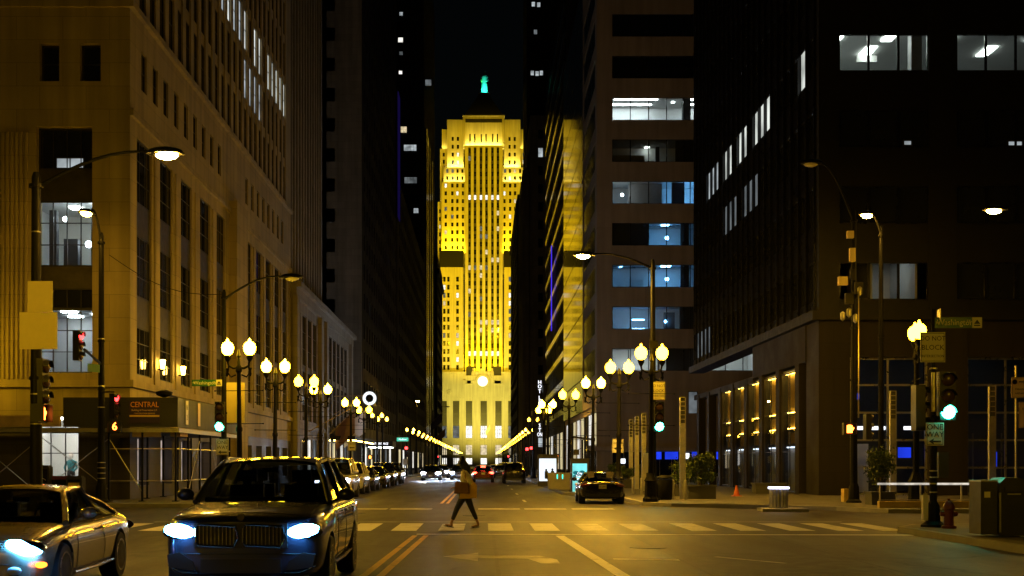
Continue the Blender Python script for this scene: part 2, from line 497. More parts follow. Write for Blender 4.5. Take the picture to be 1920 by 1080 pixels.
def thing(name, label, cat, loc=(0,0,0), rotz=0, group=None):
    o = bpy.data.objects.new(name, None)
    o.empty_display_size = 0.3
    COL.objects.link(o)
    o.location = loc; o.rotation_euler = (0, 0, rotz)
    return tag(o, label, cat, group)

def dup(o, loc=None, rotz=None, label=None, parent=None, scale=None):
    c = o.copy(); COL.objects.link(c)
    c.parent = parent
    if loc is not None: c.location = loc
    if rotz is not None: c.rotation_euler = (0, 0, rotz)
    if label: c['label'] = label
    if scale: c.scale = scale
    for ch in o.children: dup(ch, parent=c)
    return c

def text(name, s, size, mat, parent=None, loc=(0,0,0), rot=(R(90),0,0), depth=0.004, sx=1.0):
    cu = bpy.data.curves.new(name, 'FONT')
    cu.body = s; cu.size = size; cu.align_x = 'CENTER'; cu.align_y = 'CENTER'; cu.extrude = depth
    cu.resolution_u = 2; cu.space_line = 0.85
    tmp = bpy.data.objects.new(name + '_tmp', cu)
    me = bpy.data.meshes.new_from_object(tmp)
    bpy.data.objects.remove(tmp); bpy.data.curves.remove(cu)
    me.materials.clear(); me.materials.append(M[mat] if isinstance(mat, str) else mat)
    o = bpy.data.objects.new(name, me)
    COL.objects.link(o); o.location = loc; o.rotation_euler = rot; o.scale = (sx, 1, 1)
    if parent is not None: o.parent = parent
    return o

def evaluated(o, name):
    """apply modifiers of an already linked object, return its new mesh and remove it"""
    dg = bpy.context.evaluated_depsgraph_get()
    me = bpy.data.meshes.new_from_object(o.evaluated_get(dg))
    me.name = name
    bpy.data.objects.remove(o)
    return me
# ================================================================ GROUND
def poly_off(poly, d):
    n = len(poly); out = []
    for i in range(n):
        p0, p1, p2 = Vector(poly[i-1]), Vector(poly[i]), Vector(poly[(i+1) % n])
        e1 = (p1-p0).normalized(); e2 = (p2-p1).normalized()
        n1 = Vector((-e1.y, e1.x)); n2 = Vector((-e2.y, e2.x))
        b = (n1+n2)
        b = b / max(0.2, b.length_squared) * 2
        out.append((p1.x + b.x*d, p1.y + b.y*d))
    return out
def area(poly):
    return sum(poly[i-1][0]*poly[i][1]-poly[i][0]*poly[i-1][1] for i in range(len(poly)))/2

mb = MB('asphalt'); mb.add([(-1500,-60,0),(1500,-60,0),(1500,3000,0),(-1500,3000,0)], [(0,1,2,3)])
tag(mb.build('road'), kind='structure')

def sidewalk(poly):
    if area(poly) < 0: poly = poly[::-1]
    inner = poly_off(poly, 0.17)
    n = len(poly)
    k = MB('kerb')
    vs = [(x, y, -0.05) for x, y in poly] + [(x, y, 0.14) for x, y in poly_off(poly, 0.012)] + [(x, y, 0.146) for x, y in inner]
    fs = []
    for i in range(n):
        j = (i+1) % n
        fs += [(i, j, n+j, n+i), (n+i, n+j, 2*n+j, 2*n+i)]
    k.add(vs, fs); tag(k.build('kerb'), kind='structure')
    p = MB('pavement'); p.add([(x, y, 0.15) for x, y in poly_off(poly, 0.165)], [tuple(range(n))])
    tag(p.build('pavement'), kind='structure')
sidewalk([(-70,45.6),(-11.2,45.6),(-9.6,46.2),(-8.7,47.4),(-8.4,49.2),(-8.4,133),(-70,133)])
sidewalk([(-70,146),(-8.6,146),(-8.6,428),(-70,428)])
sidewalk([(70,40.2),(13.2,40.2),(12.2,42.6),(10.6,44.2),(8.6,45.2),(7.0,46.0),(6.1,47.6),(6.0,56),(5.1,60),(4.1,63.5),(4.1,121),(70,121)])
sidewalk([(70,131),(4.9,131),(5.2,428),(70,428)])
sidewalk([(9.7,3),(70,3),(70,31),(12.2,31),(10.6,30.5),(9.8,29.2)])
sidewalk([(-9.9,29.2),(-10.7,30.5),(-12.3,31),(-70,31),(-70,3),(-9.9,3)])
sidewalk([(-60,541),(60,541),(60,760),(-60,760)])

def marking(name, polys, mat, z=0.004):
    mb = MB(mat)
    for p in polys: mb.add([(x, y, z) for x, y in p], [tuple(range(len(p)))])
    return tag(mb.build(name), kind='structure')
def rect(x0, x1, y0, y1): return [(x0,y0),(x1,y0),(x1,y1),(x0,y1)]
bars = [rect(x-0.31, x+0.31, 29.9, 33.6) for x in (-9.3,-8.1,-3.05,-1.95,0.42,5.36,6.55,7.75,8.92,10.0,1.55)]
marking('crosswalk_marking', bars, 'white_paint')
bars = [rect(x-0.31, x+0.31, 30.0, 33.4) for x in (-6.9,-5.7,-4.4,-0.8,2.75,3.95)]
marking('faded_crosswalk_marking', bars, 'faded_paint')
marking('stop_line', [[(-1.55,28.35),(10.2,28.0),(10.2,28.28),(-1.55,28.63)]], 'white_paint')
marking('crosswalk_edge_line', [rect(-9.2,10.0,34.3,34.5)], 'faded_paint')
marking('far_crosswalk_marking', [rect(x-0.75, x+0.75, 43.6, 44.6) for x in (-7.2,-4.2,-2.6,0.55,2.2,3.9)], 'faded_paint')
marking('centre_line', [[(-1.93,12),(-1.81,12),(-1.50,28.0),(-1.62,28.0)],[(-1.68,12),(-1.56,12),(-1.25,28.0),(-1.37,28.0)],
        rect(-1.78,-1.66,50,133), rect(-1.54,-1.42,50,133)], 'yellow_paint')
marking('lane_line', [[(2.12,12),(2.32,12),(1.82,27.9),(1.62,27.9)]], 'white_paint')
marking('lane_dash', [rect(1.7,1.82,52,55), rect(1.7,1.82,64,67), rect(1.7,1.82,76,79), rect(1.7,1.82,88,91),
        [(4.02,21.6),(4.9,20.2),(5.0,20.25),(4.12,21.65)]], 'faded_paint')
for nm, ps in (('road_patch',[rect(-0.2,1.3,23.2,27.2)]),('road_patch',[rect(3.4,6.2,15,22.5)]),('road_patch',[rect(-6.5,-4.2,36,41)]),('road_patch',[rect(2.6,4.4,36.5,52)])):
    marking(nm, ps, 'patch', 0.002)
marking('tar_seam', [rect(x-0.03,x+0.03,8,28) for x in (0.22,3.35,6.3)]+[rect(x-0.03,x+0.03,35,43) for x in (-5.1,2.55)]+[rect(-9,9.6,y-0.03,y+0.03) for y in (24.6,36.2,42.3)], 'tar', 0.003)
marking('worn_stop_bar', [[(2.22,21.05),(3.05,20.9),(3.32,20.8),(3.32,21.03),(3.0,21.08),(2.22,21.2)]], 'white_paint')
marking('turn_arrow', [[(-0.72,21.7),(-0.1,20.7),(-0.1,21.35),(0.75,21.2),(0.95,20.2),(1.25,20.2),(1.25,21.0),(1.0,21.85),(-0.1,21.95),(-0.1,22.6)]], 'faded_paint')

mb = MB('bronze')
for (x, y) in ((-0.3, 38.5), (3.2, 24.0), (-4.2, 40.2)):
    mb.lathe([(0.0,0.003),(0.36,0.003),(0.36,0.008),(0.0,0.008)], (x, y, 0), 20)
tag(mb.build('manhole_cover'), kind='structure')

# ================================================================ FACADE TOOLS
ROT = {'F': 0.0, 'L': R(90), 'R': R(-90)}
def fpt(side, plane, u, z, w):
    return (u, plane+w, z) if side == 'F' else ((plane-w, u, z) if side == 'L' else (plane+w, u, z))
def fbox(mb, side, plane, u0, u1, z0, z1, w0, w1):
    a = fpt(side, plane, u0, z0, w0); b = fpt(side, plane, u1, z1, w1)
    mb.box(a[0], b[0], a[1], b[1], a[2], b[2])

WCACHE = {}
def window_mesh(w, h, glassm, frame='frame_dark', nx=1, nz=1, fr=0.06, dep=0.07, bar=0.035):
    key = (round(w, 2), round(h, 2), glassm, frame, nx, nz, fr, dep)
    if key in WCACHE: return WCACHE[key]
    mb = MB(glassm)
    mb.add([(-w/2+fr,0,-h/2+fr),(w/2-fr,0,-h/2+fr),(w/2-fr,0,h/2-fr),(-w/2+fr,0,h/2-fr)], [(0,1,2,3)])
    mb.use(frame)
    mb.box(-w/2, -w/2+fr, -dep, 0.02, -h/2, h/2); mb.box(w/2-fr, w/2, -dep, 0.02, -h/2, h/2)
    mb.box(-w/2+fr, w/2-fr, -dep, 0.02, -h/2, -h/2+fr); mb.box(-w/2+fr, w/2-fr, -dep, 0.02, h/2-fr, h/2)
    for i in range(1, nx):
        x = -w/2 + w*i/nx; mb.box(x-bar/2, x+bar/2, -dep*0.7, 0.01, -h/2+fr, h/2-fr)
    for i in range(1, nz):
        z = -h/2 + h*i/nz; mb.box(-w/2+fr, w/2-fr, -dep*0.6, 0.012, z-bar/2, z+bar/2)
    me = mb.mesh('window', fix=False)
    WCACHE[key] = (mb, me)
    return WCACHE[key]

class Bld:
    def __init__(s, name, label, loc, cat='building', group=None):
        s.root = thing(name, label, cat, loc, 0, group)
        s.walls = {}; s.wins = []
    def wall(s, mat, part='wall'):
        if part in ('spandrel','core','fin','rib','lintel','louvre'): part = 'wall'
        if part not in s.walls: s.walls[part] = MB()
        q = MB.__new__(MB); w = s.walls[part]          # a view on the same mesh with its own current material
        q.v, q.f, q.mi, q.mats = w.v, w.f, w.mi, w.mats
        return q.use(mat)
    def band(s, mat, side, plane, u0, u1, z0, z1, cols, rows, t=0.4, sp=0.0, spmat=None):
        mb = s.wall(mat)
        us = [u0] + [q for c in cols for q in c] + [u1]
        for i in range(0, len(us), 2):
            if us[i+1]-us[i] > 1e-4: fbox(mb, side, plane, us[i], us[i+1], z0, z1, 0, t)
        ms = s.wall(spmat, 'spandrel') if spmat else mb
        for (a, b) in cols:
            zs = [z0] + [q for r in rows for q in r] + [z1]
            for i in range(0, len(zs), 2):
                if zs[i+1]-zs[i] > 1e-4: fbox(ms, side, plane, a, b, zs[i], zs[i+1], sp, t)
    def win(s, side, plane, u0, u1, z0, z1, w=0.25, glassm='dark_glass', **kw):
        s.wins.append((side, plane, (u0+u1)/2, (z0+z1)/2, abs(u1-u0), z1-z0, w, glassm, kw))
    def wingrid(s, side, plane, cols, rows, w=0.25, lit=None, **kw):
        for (a, b) in cols:
            for (c, d) in rows:
                g = kw.get('glassm', 'dark_glass')
                if lit:
                    q = rnd.random(); acc = 0
                    for (p, mname) in lit:
                        acc += p
                        if q < acc: g = mname; break
                k2 = {k: v for k, v in kw.items() if k != 'glassm'}
                s.win(side, plane, a, b, c, d, w, g, **k2)
    def finish(s, n=60):
        for part, mb in s.walls.items():
            if mb.v: mb.build(part if isinstance(part, str) else part[0], s.root, world=True)
        def score(q):
            side, plane, u, z, w, h, dw, g, kw = q
            p = Vector(fpt(side, plane, u, z, 0))
            d = p.y; sc = F_PX/d
            x = VX + p.x*sc; y = VY - (p.z-EYE)*sc
            ww = w*sc if side == 'F' else abs(p.x)*F_PX*(1/max(1,d-w/2) - 1/(d+w/2))
            a = ww*h*sc
            if x < -10 or x > 1930 or y < -10 or y > 1090: a *= 0.001
            return -a * (1.5 if 'lit' in g else 1)
        s.wins.sort(key=score)
        base = s.root.location
        rest = MB()
        for i, (side, plane, u, z, w, h, dw, g, kw) in enumerate(s.wins):
            mb, me = window_mesh(w, h, g, **kw)
            p = Vector(fpt(side, plane, u, z, dw))
            if i < n: put('window', me, s.root, p-base, ROT[side])
            else: rest.merge(mb, Matrix.Translation(p-base) @ Matrix.Rotation(ROT[side], 4, 'Z'))
        if rest.v:
            tag(rest.build('window', s.root, fix=False), kind='stuff')
        return s.root

def cols_every(u0, u1, pitch, w, off=None):
    out = []; n = int((u1-u0)/pitch)
    st = (u1-u0-n*pitch)/2 if off is None else off
    for i in range(n):
        c = u0+st+pitch*(i+0.5); out.append((c-w/2, c+w/2))
    return out
def rows_every(z0, n, pitch, h): return [(z0+pitch*i, z0+pitch*i+h) for i in range(n)]

def room(root, x0, x1, y0, y1, z0, z1, wallm='room_white', backm=None, ceil=None, lights=(), extra=None, lm='light_panel'):
    """an office behind a ribbon of glass that faces the camera's street"""
    mb = MB(wallm)
    mb.box(x0-0.1, x0, y0, y1, z0, z1); mb.box(x1, x1+0.1, y0, y1, z0, z1)
    mb.use(backm or wallm); mb.box(x0-0.1, x1+0.1, y1, y1+0.1, z0, z1)
    mb.use(ceil or wallm); mb.box(x0-0.1, x1+0.1, y0, y1+0.1, z1, z1+0.1)
    mb.use('room_floor'); mb.box(x0-0.1, x1+0.1, y0, y1+0.1, z0-0.1, z0)
    if extra: extra(mb)
    r = mb.build('room', root, world=True)
    for (a, b, c, d) in lights:
        l = MB(lm); l.box(a, b, c, d, z1-0.06, z1-0.02)
        l.build('ceiling_light', r, world=True)
    return r

# ================================================================ LEFT CORNER BLOCK (limestone, at the crossing)
B = Bld('limestone_building', 'pale limestone corner block with tall window bays above a scaffold shed', (-14.5, 50.5, 0))
T = 0.7
X1, Y0, Y1, H = -14.5, 50.5, 92.5, 44.0
XL = -36.0
bay1 = [(51.5,53.8),(55.2,57.4),(59.0,61.2),(63.0,65.3),(66.9,69.0)]
bay2 = [(75.0,77.0),(78.5,80.5),(82.0,84.0),(85.4,87.4),(88.8,90.8)]
baysF = [(-31.6,-29.3),(-26.9,-24.6),(-22.6,-20.6),(-18.35,-16.05)]
# LaSalle side
shopS = [(51.6,53.4),(55.3,57.3),(59.1,61.1),(63.1,65.2),(67,69)]
B.band('dark_base','L',X1,Y0+T,Y1,0,3.3, shopS+bay2, [(0.7,2.75)], T); fbox(B.wall('limestone'),'L',X1,Y0+T,Y1,3.3,5.0,0,T)
B.band('limestone','L',X1,Y0+T,Y1,5.0,15.3, bay1+bay2, [(5.35,15.3)], T)
sm = [(u-0.42,u+0.42) for u in (52.6,54.4,56.2,58.1,60.0,61.9,63.8,65.7,67.6,75.4,77.3,79.2,81.1,83.0,84.9,86.8,88.7)]
B.band('limestone','L',X1,Y0+T,Y1,15.3,20.4, sm, [(17.45,19.1)], T)
up = [(u-0.5,u+0.5) for u in [52.4+1.62*i for i in range(24)]]
B.band('limestone','L',X1,Y0+T,Y1,20.4,H, up, [(20.9,23.3),(23.9,26.3),(26.9,29.3),(29.9,32.3),(32.9,35.3),(35.9,38.3)], T, sp=0.07)
# Washington side
B.band('dark_base','F',Y0,XL,X1,0,3.3, [(-29,-27),(-25.2,-23.2),(-18.4,-16.6)], [(0.5,3.3)], T); B.band('limestone','F',Y0,XL,X1,3.3,5.0, [(-29,-27),(-25.2,-23.2),(-18.4,-16.6)], [(3.3,3.6)], T)
B.band('limestone','F',Y0,XL,X1,5.0,15.45, baysF, [(5.35,15.45)], T)
smF = [(-29.6,-28.8),(-28,-27.2),(-24.7,-23.9),(-23.1,-22.3),(-18.2,-17.4),(-16.55,-15.7)]
B.band('limestone','F',Y0,XL,X1,15.45,20.4, smF, [(17.3,18.85)], T)
B.band('limestone','F',Y0,XL,X1,20.4,H, smF, [(21.5,23.4),(25.1,27.0)], T)
w = B.wall('limestone')
# plain pier, belt courses, cornice, fluted pilasters
fbox(w,'L',X1,70.2,73.4,0.0,16.6,-0.45,0); fbox(w,'L',X1,Y0,Y1,4.75,5.05,-0.18,0); fbox(w,'L',X1,Y0,70.2,15.9,16.2,-0.14,0)
fbox(w,'L',X1,73.4,Y1,15.9,16.2,-0.14,0); fbox(w,'L',X1,Y0,Y1,20.3,20.55,-0.2,0)
fbox(w,'F',Y0,XL,X1+0.18,4.75,5.05,-0.18,0); fbox(w,'F',Y0,XL,X1+0.2,20.3,20.55,-0.2,0)
for a, b in [(53.8,55.2),(57.4,59.0),(61.2,63.0),(65.3,66.9),(77.0,78.5),(80.5,82),(84,85.4),(87.4,88.8)]:
    c = (a+b)/2; fbox(w,'L',X1,c-0.36,c+0.36,5.05,15.2,-0.07,0)
for c in (-19.5,-23.6,-28.2):
    for k in range(-4, 5):
        x = c + k*0.19
        w.tube([(x, Y0-0.02, 5.1), (x, Y0-0.02, 15.2)], 0.075, 6)
core = B.wall('dark_stone','core')
core.box(XL, X1-T-0.05, Y0+4.6, Y1, 0, H-0.2); core.box(XL, -19.4, Y0+T+0.05, Y0+4.55, 0, H-0.2)
core.box(-19.4, X1-T-0.05, Y0+T+0.05, Y0+4.55, 15.9, H-0.2)
# windows: tall bays divided into window / spandrel tiers
for side, plane, bays in (('L',X1,bay1+bay2),('F',Y0,baysF)):
    for i, (a, b) in enumerate(bays):
        tiers = [(5.35,7.4),(7.4,8.65),(8.65,11.25),(11.25,12.6),(12.6,15.3)] if side == 'L' else [(5.35,8.0),(8.0,9.75),(9.75,11.4),(11.4,13.75),(13.75,15.45)]
        kinds = 'wswsw' if side == 'L' else 'wswsw'
        for (z0, z1), k in zip(tiers, kinds):
            if side == 'F':
                if z0 == 5.35: B.win(side,plane,a,b,z0,z1,0.4,'clear_glass' if i==3 else 'dark_glass',nx=4,nz=3)
                elif z0 == 9.75: B.win(side,plane,a,b,9.75,12.45,0.4,'clear_glass' if i==3 else 'dark_glass',nx=4,nz=3)
                elif z0 == 8.0: 
                    fbox(B.wall('spandrel_bronze','spandrel'),side,plane,a,b,8.85,9.75,0.32,0.5)
                    B.win(side,plane,a,b,8.0,8.85,0.4,'dark_glass',nx=4)
                elif z0 == 11.4:
                    fbox(B.wall('spandrel_bronze','spandrel'),side,plane,a,b,12.45,13.75,0.32,0.5)
                else: B.win(side,plane,a,b,13.75,15.45,0.4,'dark_glass',nx=4)
                if z0 == 13.75 and i == 3: B.win(side,plane,a+0.7,b-0.45,13.8,14.25,0.385,'lit_cool',nx=2,fr=0.03)
            elif k == 'w': B.win(side,plane,a,b,z0,z1,0.13,'old_glass' if (i in (0,1) and z0==8.65) else 'dark_glass',nx=3,nz=3,dep=0.04)
            else: fbox(B.wall('spandrel_bronze','spandrel'),side,plane,a,b,z0,z1,0.1,0.3)
def kit(mb):
    mb.use('room_dark'); mb.box(-17.9,-17.3,Y0+2,Y0+2.4,9.7,11.2); mb.box(-16.6,-16.2,Y0+1.6,Y0+1.8,9.7,12.0); mb.box(-18.3,-18.0,Y0+1.4,Y0+1.7,9.7,12.3)
    mb.use('light_panel_hot'); mb.ball((-17.6,Y0+1.3,11.9),0.1,8,6); mb.ball((-16.9,Y0+2.2,11.0),0.14,8,6); mb.box(-16.5,-16.2,Y0+1.3,Y0+1.4,12.1,12.25)
room(B.root,-19.2,-15.4,Y0+T+0.02,Y0+4.4,9.6,12.6,extra=kit,lights=[(-17.7,-17.2,Y0+2,Y0+2.6)],lm='light_panel')
room(B.root,-19.2,-15.4,Y0+T+0.02,Y0+4.4,5.2,8.1,wallm='room_grey',lights=[(-17.9,-17.3,Y0+1.6,Y0+2.0),(-16.9,-16.3,Y0+2.6,Y0+3.0),(-18.2,-17.6,Y0+3.3,Y0+3.7)],lm='light_panel_hot')
B.wingrid('L',X1,sm,[(17.45,19.1)],0.12,glassm='dark_glass',nz=2,dep=0.03)
B.wingrid('F',Y0,smF,[(17.3,18.85),(21.5,23.4),(25.1,27.0)],0.35,glassm='dark_glass',nz=2)
for i, c in enumerate(up):
    for (a, b) in [(20.9,23.3),(23.9,26.3),(26.9,29.3),(29.9,32.3),(32.9,35.3),(35.9,38.3)]:
        g = 'old_glass'
        if a == 26.9 and i >= 10 and i not in (15, 18): g = 'lit_slit' if i > 13 or i == 11 else 'lit_cool'
        if a == 23.9 and 14 <= i <= 17 : g = 'lit_cool'
        B.win('L',X1,c[0],c[1],a,b,0.12,g,nz=2,dep=0.03,fr=0.04)
# lit shop windows behind the scaffold posts
for i, (a, b) in enumerate(shopS): B.win('L',X1,a,b,0.7,2.75,0.45,'shop_pink',nx=2 if i else 1)
for i, (a, b) in enumerate(bay2): B.win('L',X1,a,b,0.7,2.75,0.45,'lit_dim' if i % 2 else 'dark_glass',nx=2)
B.win('F',Y0,-29,-27,0.5,3.6,0.4,'dark_glass',nx=2); B.win('F',Y0,-25.2,-23.2,0.5,3.6,0.4,'lit_dim',nx=2)
# corner shop: a real lit room with a glazed front
B.win('F',Y0,-18.4,-16.6,0.5,3.6,0.2,'clear_glass',nx=3,nz=2)
room(B.root,-19.2,-15.4,Y0+T+0.02,Y0+4.3,0.3,3.6,lights=[(-18.7,-17.8,51.6,52.5),(-17.4,-16.4,51.6,52.5),(-18.6,-17.9,53.4,54),(-17.4,-16.7,53.4,54)],lm='shop_light')
# wall lanterns on the corner
for (x, y, z) in ((-14.5, 54.5, 6.0), (-14.5, 58.2, 6.0)):
    l = MB('black_iron'); l.box(x,x+0.3,y-0.03,y+0.03,z-0.25,z-0.2); l.lathe([(0.02,z+0.38),(0.15,z+0.25),(0.15,z+0.22)],(x+0.3,y,0),6); l.lathe([(0.11,z-0.2),(0.03,z-0.3)],(x+0.3,y,0),6)
    lo = l.build('wall_lantern', B.root, world=True)
    g = MB('sconce'); g.lathe([(0.08,z-0.2),(0.13,z+0.2)],(x+0.3,y,0),6); g.build('lantern_glass', lo, world=True)
B.finish(90)

# two mannequins in the shop window are built later (objects)

# ================================================================ LEFT, second block: ribbed tower on a long stone base
B = Bld('ribbed_tower', 'grey stone tower with close vertical ribs on a corniced base', (-14.3, 92.5, 0))
X1, Y0, Y1 = -14.3, 92.5, 133.0
b2 = [(u, u+2.2) for u in (94.2,97.2,100.2,103.2)] + [(u, u+2.4) for u in (113.6,116.8,120.0,123.2,126.4)]
B.band('limestone_grey','L',X1,Y0,Y1,0,4.4,b2,[(0.5,3.6)],0.6)
B.band('limestone_grey','L',X1,Y0,Y1,4.4,14.2,b2,[(5.0,13.4)],0.6)
w = B.wall('limestone_grey')
fbox(w,'L',X1,Y0,Y1,14.2,15.2,-0.25,0.6); fbox(w,'L',X1,Y0,Y1,14.9,15.3,-0.6,-0.25); fbox(w,'L',X1,Y0,Y1,4.3,4.6,-0.2,0)
for u in (93.0,107.0,110.5,131): fbox(w,'L',X1,u-0.7,u+0.7,0,14.2,-0.35,0)
w.box(-36, X1-0.65, Y0, Y1, 0, 15.2)
c2 = cols_every(93.2, 113.2, 1.55, 0.85)
B.band('limestone_grey','L',-14.9,Y0,113.6,15.2,60,c2,rows_every(16,11,3.7,2.4),0.55,sp=0.06)
for a, b in c2: fbox(w,'L',-14.9,b+0.1,b+0.6,15.3,58,-0.06,0)
w.box(-36,-15.5,Y0,113.6,15.2,60)
for i,(a,b) in enumerate(b2):
    B.win('L',X1,a,b,0.5,3.6,0.1,['lit_yellow','dark_glass','lit_white','lit_dim','lit_warm'][i%5],nx=2)
    B.win('L',X1,a,b,5.0,9.0,0.1,'dark_glass',nx=2,nz=3,dep=0.03); B.win('L',X1,a,b,9.4,13.4,0.1,'dark_glass',nx=2,nz=3,dep=0.03)
    fbox(B.wall('spandrel_bronze','spandrel'),'L',X1,a,b,9.0,9.4,0.08,0.3)
B.wingrid('L',-14.9,c2,rows_every(16,11,3.7,2.4),0.09,lit=[(0.02,'lit_dim')],glassm='dark_glass',dep=0.02)
B.finish(70)

# third block: tall slab whose blank stone flank faces the crossing
B = Bld('stone_slab_tower', 'dark tall slab with a pale blank flank and one column of windows', (-14.6, 147, 0))
X1, Y0, Y1, H = -14.6, 147.0, 206.0, 96
rw = rows_every(3.2, 24, 3.6, 2.0)
B.band('limestone_grey','F',Y0,-40,X1,0,H,[(-18.75,-17.75),(-22.5,-21.5),(-26,-25)],rw,0.5)
B.wingrid('F',Y0,[(-18.75,-17.75),(-22.5,-21.5),(-26,-25)],rw,0.35,lit=[(0.04,'lit_dim')])
B.win('F',Y0,-18.7,-17.8,24.9,26.6,0.3,'lit_white',nz=4)
cc = cols_every(149,205,3.5,1.5)
B.band('dark_stone','L',X1,Y0+0.5,Y1,0,H,cc,rows_every(6,24,3.6,2.0),0.5)
B.wingrid('L',X1,cc,rows_every(6,24,3.6,2.0),0.35,lit=[(0.012,'lit_cool')])
B.wall('dark_stone').box(-40,X1-0.55,Y0+0.55,Y1,0,H-0.2)
for k in range(6): B.win('L',X1,149+k*8,153+k*8,0.6,4.2,-0.03,['lit_white','lit_yellow','lit_cool','lit_warm','lit_dim','lit_white'][k],nx=2)
B.finish(50)

B = Bld('low_dark_block', 'near black mid height block edged by a faint violet light strip', (-14.5, 206.5, 0))
X1, Y0, Y1, H = -14.5, 206.5, 305.0, 50
cc = cols_every(208,304,4.2,2.0)
B.band('dark_stone','L',X1,Y0,Y1,0,H,cc,rows_every(6.5,11,3.8,2.2),0.5)
B.wingrid('L',X1,cc,rows_every(6.5,11,3.8,2.2),0.35,lit=[(0.02,'lit_dim')])
B.wall('dark_stone').box(-40,X1-0.55,Y0,Y1,0,H-0.2)
fbox(B.wall('violet_dim','light_strip'),'L',X1,206.6,211.0,43,64,-0.2,-0.05)
fbox(B.wall('bronze','fin'),'L',X1,206.5,211.1,43,64.2,-0.05,0.3)
for k in range(9): B.win('L',X1,209+k*10,214+k*10,0.6,4.0,-0.03,['lit_yellow','lit_white','lit_warm'][k%3],nx=2)
B.finish(40)

B = Bld('dark_ribbed_skyscraper', 'black skyscraper with shiny vertical ribs and a few lit rooms', (-15.0, 308, 0))
X1, Y0, Y1, H = -15.0, 308.0, 378.0, 140
cc = cols_every(-40,X1,2.6,1.9); rw = rows_every(5,33,4.1,2.4)
B.band('dark_stone','F',Y0,-40,X1,0,H,cc,rw,0.5)
B.wingrid('F',Y0,cc,rw,0.35)
for (x, y, wd, m_) in ((752,26,.6,'lit_cool'),(751,75,.8,'lit_white'),(752,100,.6,'lit_dim'),(751,136,.6,'lit_white'),(769,277,2,'lit_cool'),(770,338,2,'lit_dim'),(780,395,.8,'lit_cool'),(757,243,1,'lit_warm'),(803,155,1,'lit_dim')):
    p = at(x, y, Y0); B.win('F',Y0,p.x-0.8*wd,p.x+0.8*wd,p.z-0.8*min(1,wd),p.z+0.8*min(1,wd),-0.02,m_,nx=max(1,int(wd*2)),nz=4)
B.wall('dark_stone').box(-40,X1-0.55,Y0+0.55,Y1,0,H-0.2)
fbox(B.wall('dark_stone'),'L',X1,Y0+0.55,Y1,0,H-0.2,0.1,0.55)
ribs = B.wall('polished_spandrel','rib')
for u in (318,326,337,352): fbox(ribs,'L',X1,u,u+1.1,6,88,-0.35,0.1)
B.finish(60)

B = Bld('dark_cornice_building', 'black silhouetted block at the left end of the street before the golden tower', (-14.3, 380, 0))
B.wall('dark_stone').box(-40,-14.3,380,426,0,66)
B.wall('dark_stone').box(-40,-13.7,379.6,426.4,60,61.5)
for k in range(4): B.win('L',-14.3,382+k*11,388+k*11,0.6,4.2,-0.02,['lit_warm','lit_white','lit_yellow','lit_white'][k],nx=2)
cc = cols_every(381,425,4.2,1.8)
B.wingrid('L',-14.3,cc,rows_every(7,13,4.0,2.2),-0.02,lit=[(0.05,'lit_dim')])
B.finish(40)

# ================================================================ RIGHT CORNER BLOCK (black modern office)
B = Bld('black_office_block', 'black glass office block with dark fins over a tall colonnade', (15.5, 57, 0))
X0, Y0, Y1, H = 15.5, 57.0, 91.0, 46.0
ribz = [9.2+3.53*k for k in range(10)]
colsF = [(16.45+5.44*k, 16.45+5.44*k+4.15) for k in range(5)]
rowsF = [(z, z+1.75) for z in ribz]
B.band('bronze','F',Y0,X0,46,8.7,H,colsF,rowsF,0.4,sp=0.06)
lit_rooms = {(0,3),(1,3),(2,3)}
for i, (a, b) in enumerate(colsF):
    for k, (c, d) in enumerate(rowsF):
        if (i, k) in lit_rooms or (i==0 and k==0): B.win('F',Y0,a,b,c,d,0.15,'clear_glass',nx=3,frame='fin_metal',bar=0.12)
        else: B.win('F',Y0,a,b,c,d,0.15,'dark_glass',nx=3,frame='fin_metal',bar=0.12)
z0, z1 = rowsF[3]
def desks(mb):
    mb.use('room_dark')
    for x in (17.2, 22.6, 24.3, 27.3): mb.box(x, x+1.1, Y0+2.0, Y0+2.7, z0+0.75-0.4, z0+0.4); mb.box(x+0.3, x+0.8, Y0+2.2, Y0+2.26, z0+0.4, z0+0.72)
    mb.use('room_grey'); mb.box(20.2, 20.7, Y0+1.2, Y0+1.7, z0-0.3, z1+0.5)
    mb.use('blind'); mb.box(18.6,19.6,Y0+4.4,Y0+4.6,z1+0.1,z1+0.42)
pan = [(16.7,17.2,Y0+1.2,Y0+2.6),(16.6,17.1,Y0+3.4,Y0+4.8),(19.2,19.7,Y0+1.2,Y0+2.6),(18.8,19.3,Y0+3.4,Y0+4.8),(22.2,22.6,Y0+1.2,Y0+2.6),(24.7,25.2,Y0+3.4,Y0+4.8),(26.2,26.6,Y0+1.2,Y0+2.6)]
room(B.root, X0+0.7, 32.4, Y0+0.42, Y0+7.0, z0-0.35, z1+0.55, lights=pan, extra=desks, lm='light_panel')
room(B.root, 18.1, 20.1, Y0+0.42, Y0+4.0, rowsF[0][0]-0.3, rowsF[0][1]+0.5, wallm='room_grey', lights=[(18.6,19.2,Y0+1.6,Y0+2.2)], lm='light_panel')
# dim rooms on two more floors, seen as small lit patches
for (x, y, ww, hh) in ((1703,267,0.45,0.3),(1905,268,0.75,0.3)):
    p = at(x,y,Y0); B.win('F',Y0,p.x-ww/2,p.x+ww/2,p.z-hh/2,p.z+hh/2,0.12,'lit_cool')
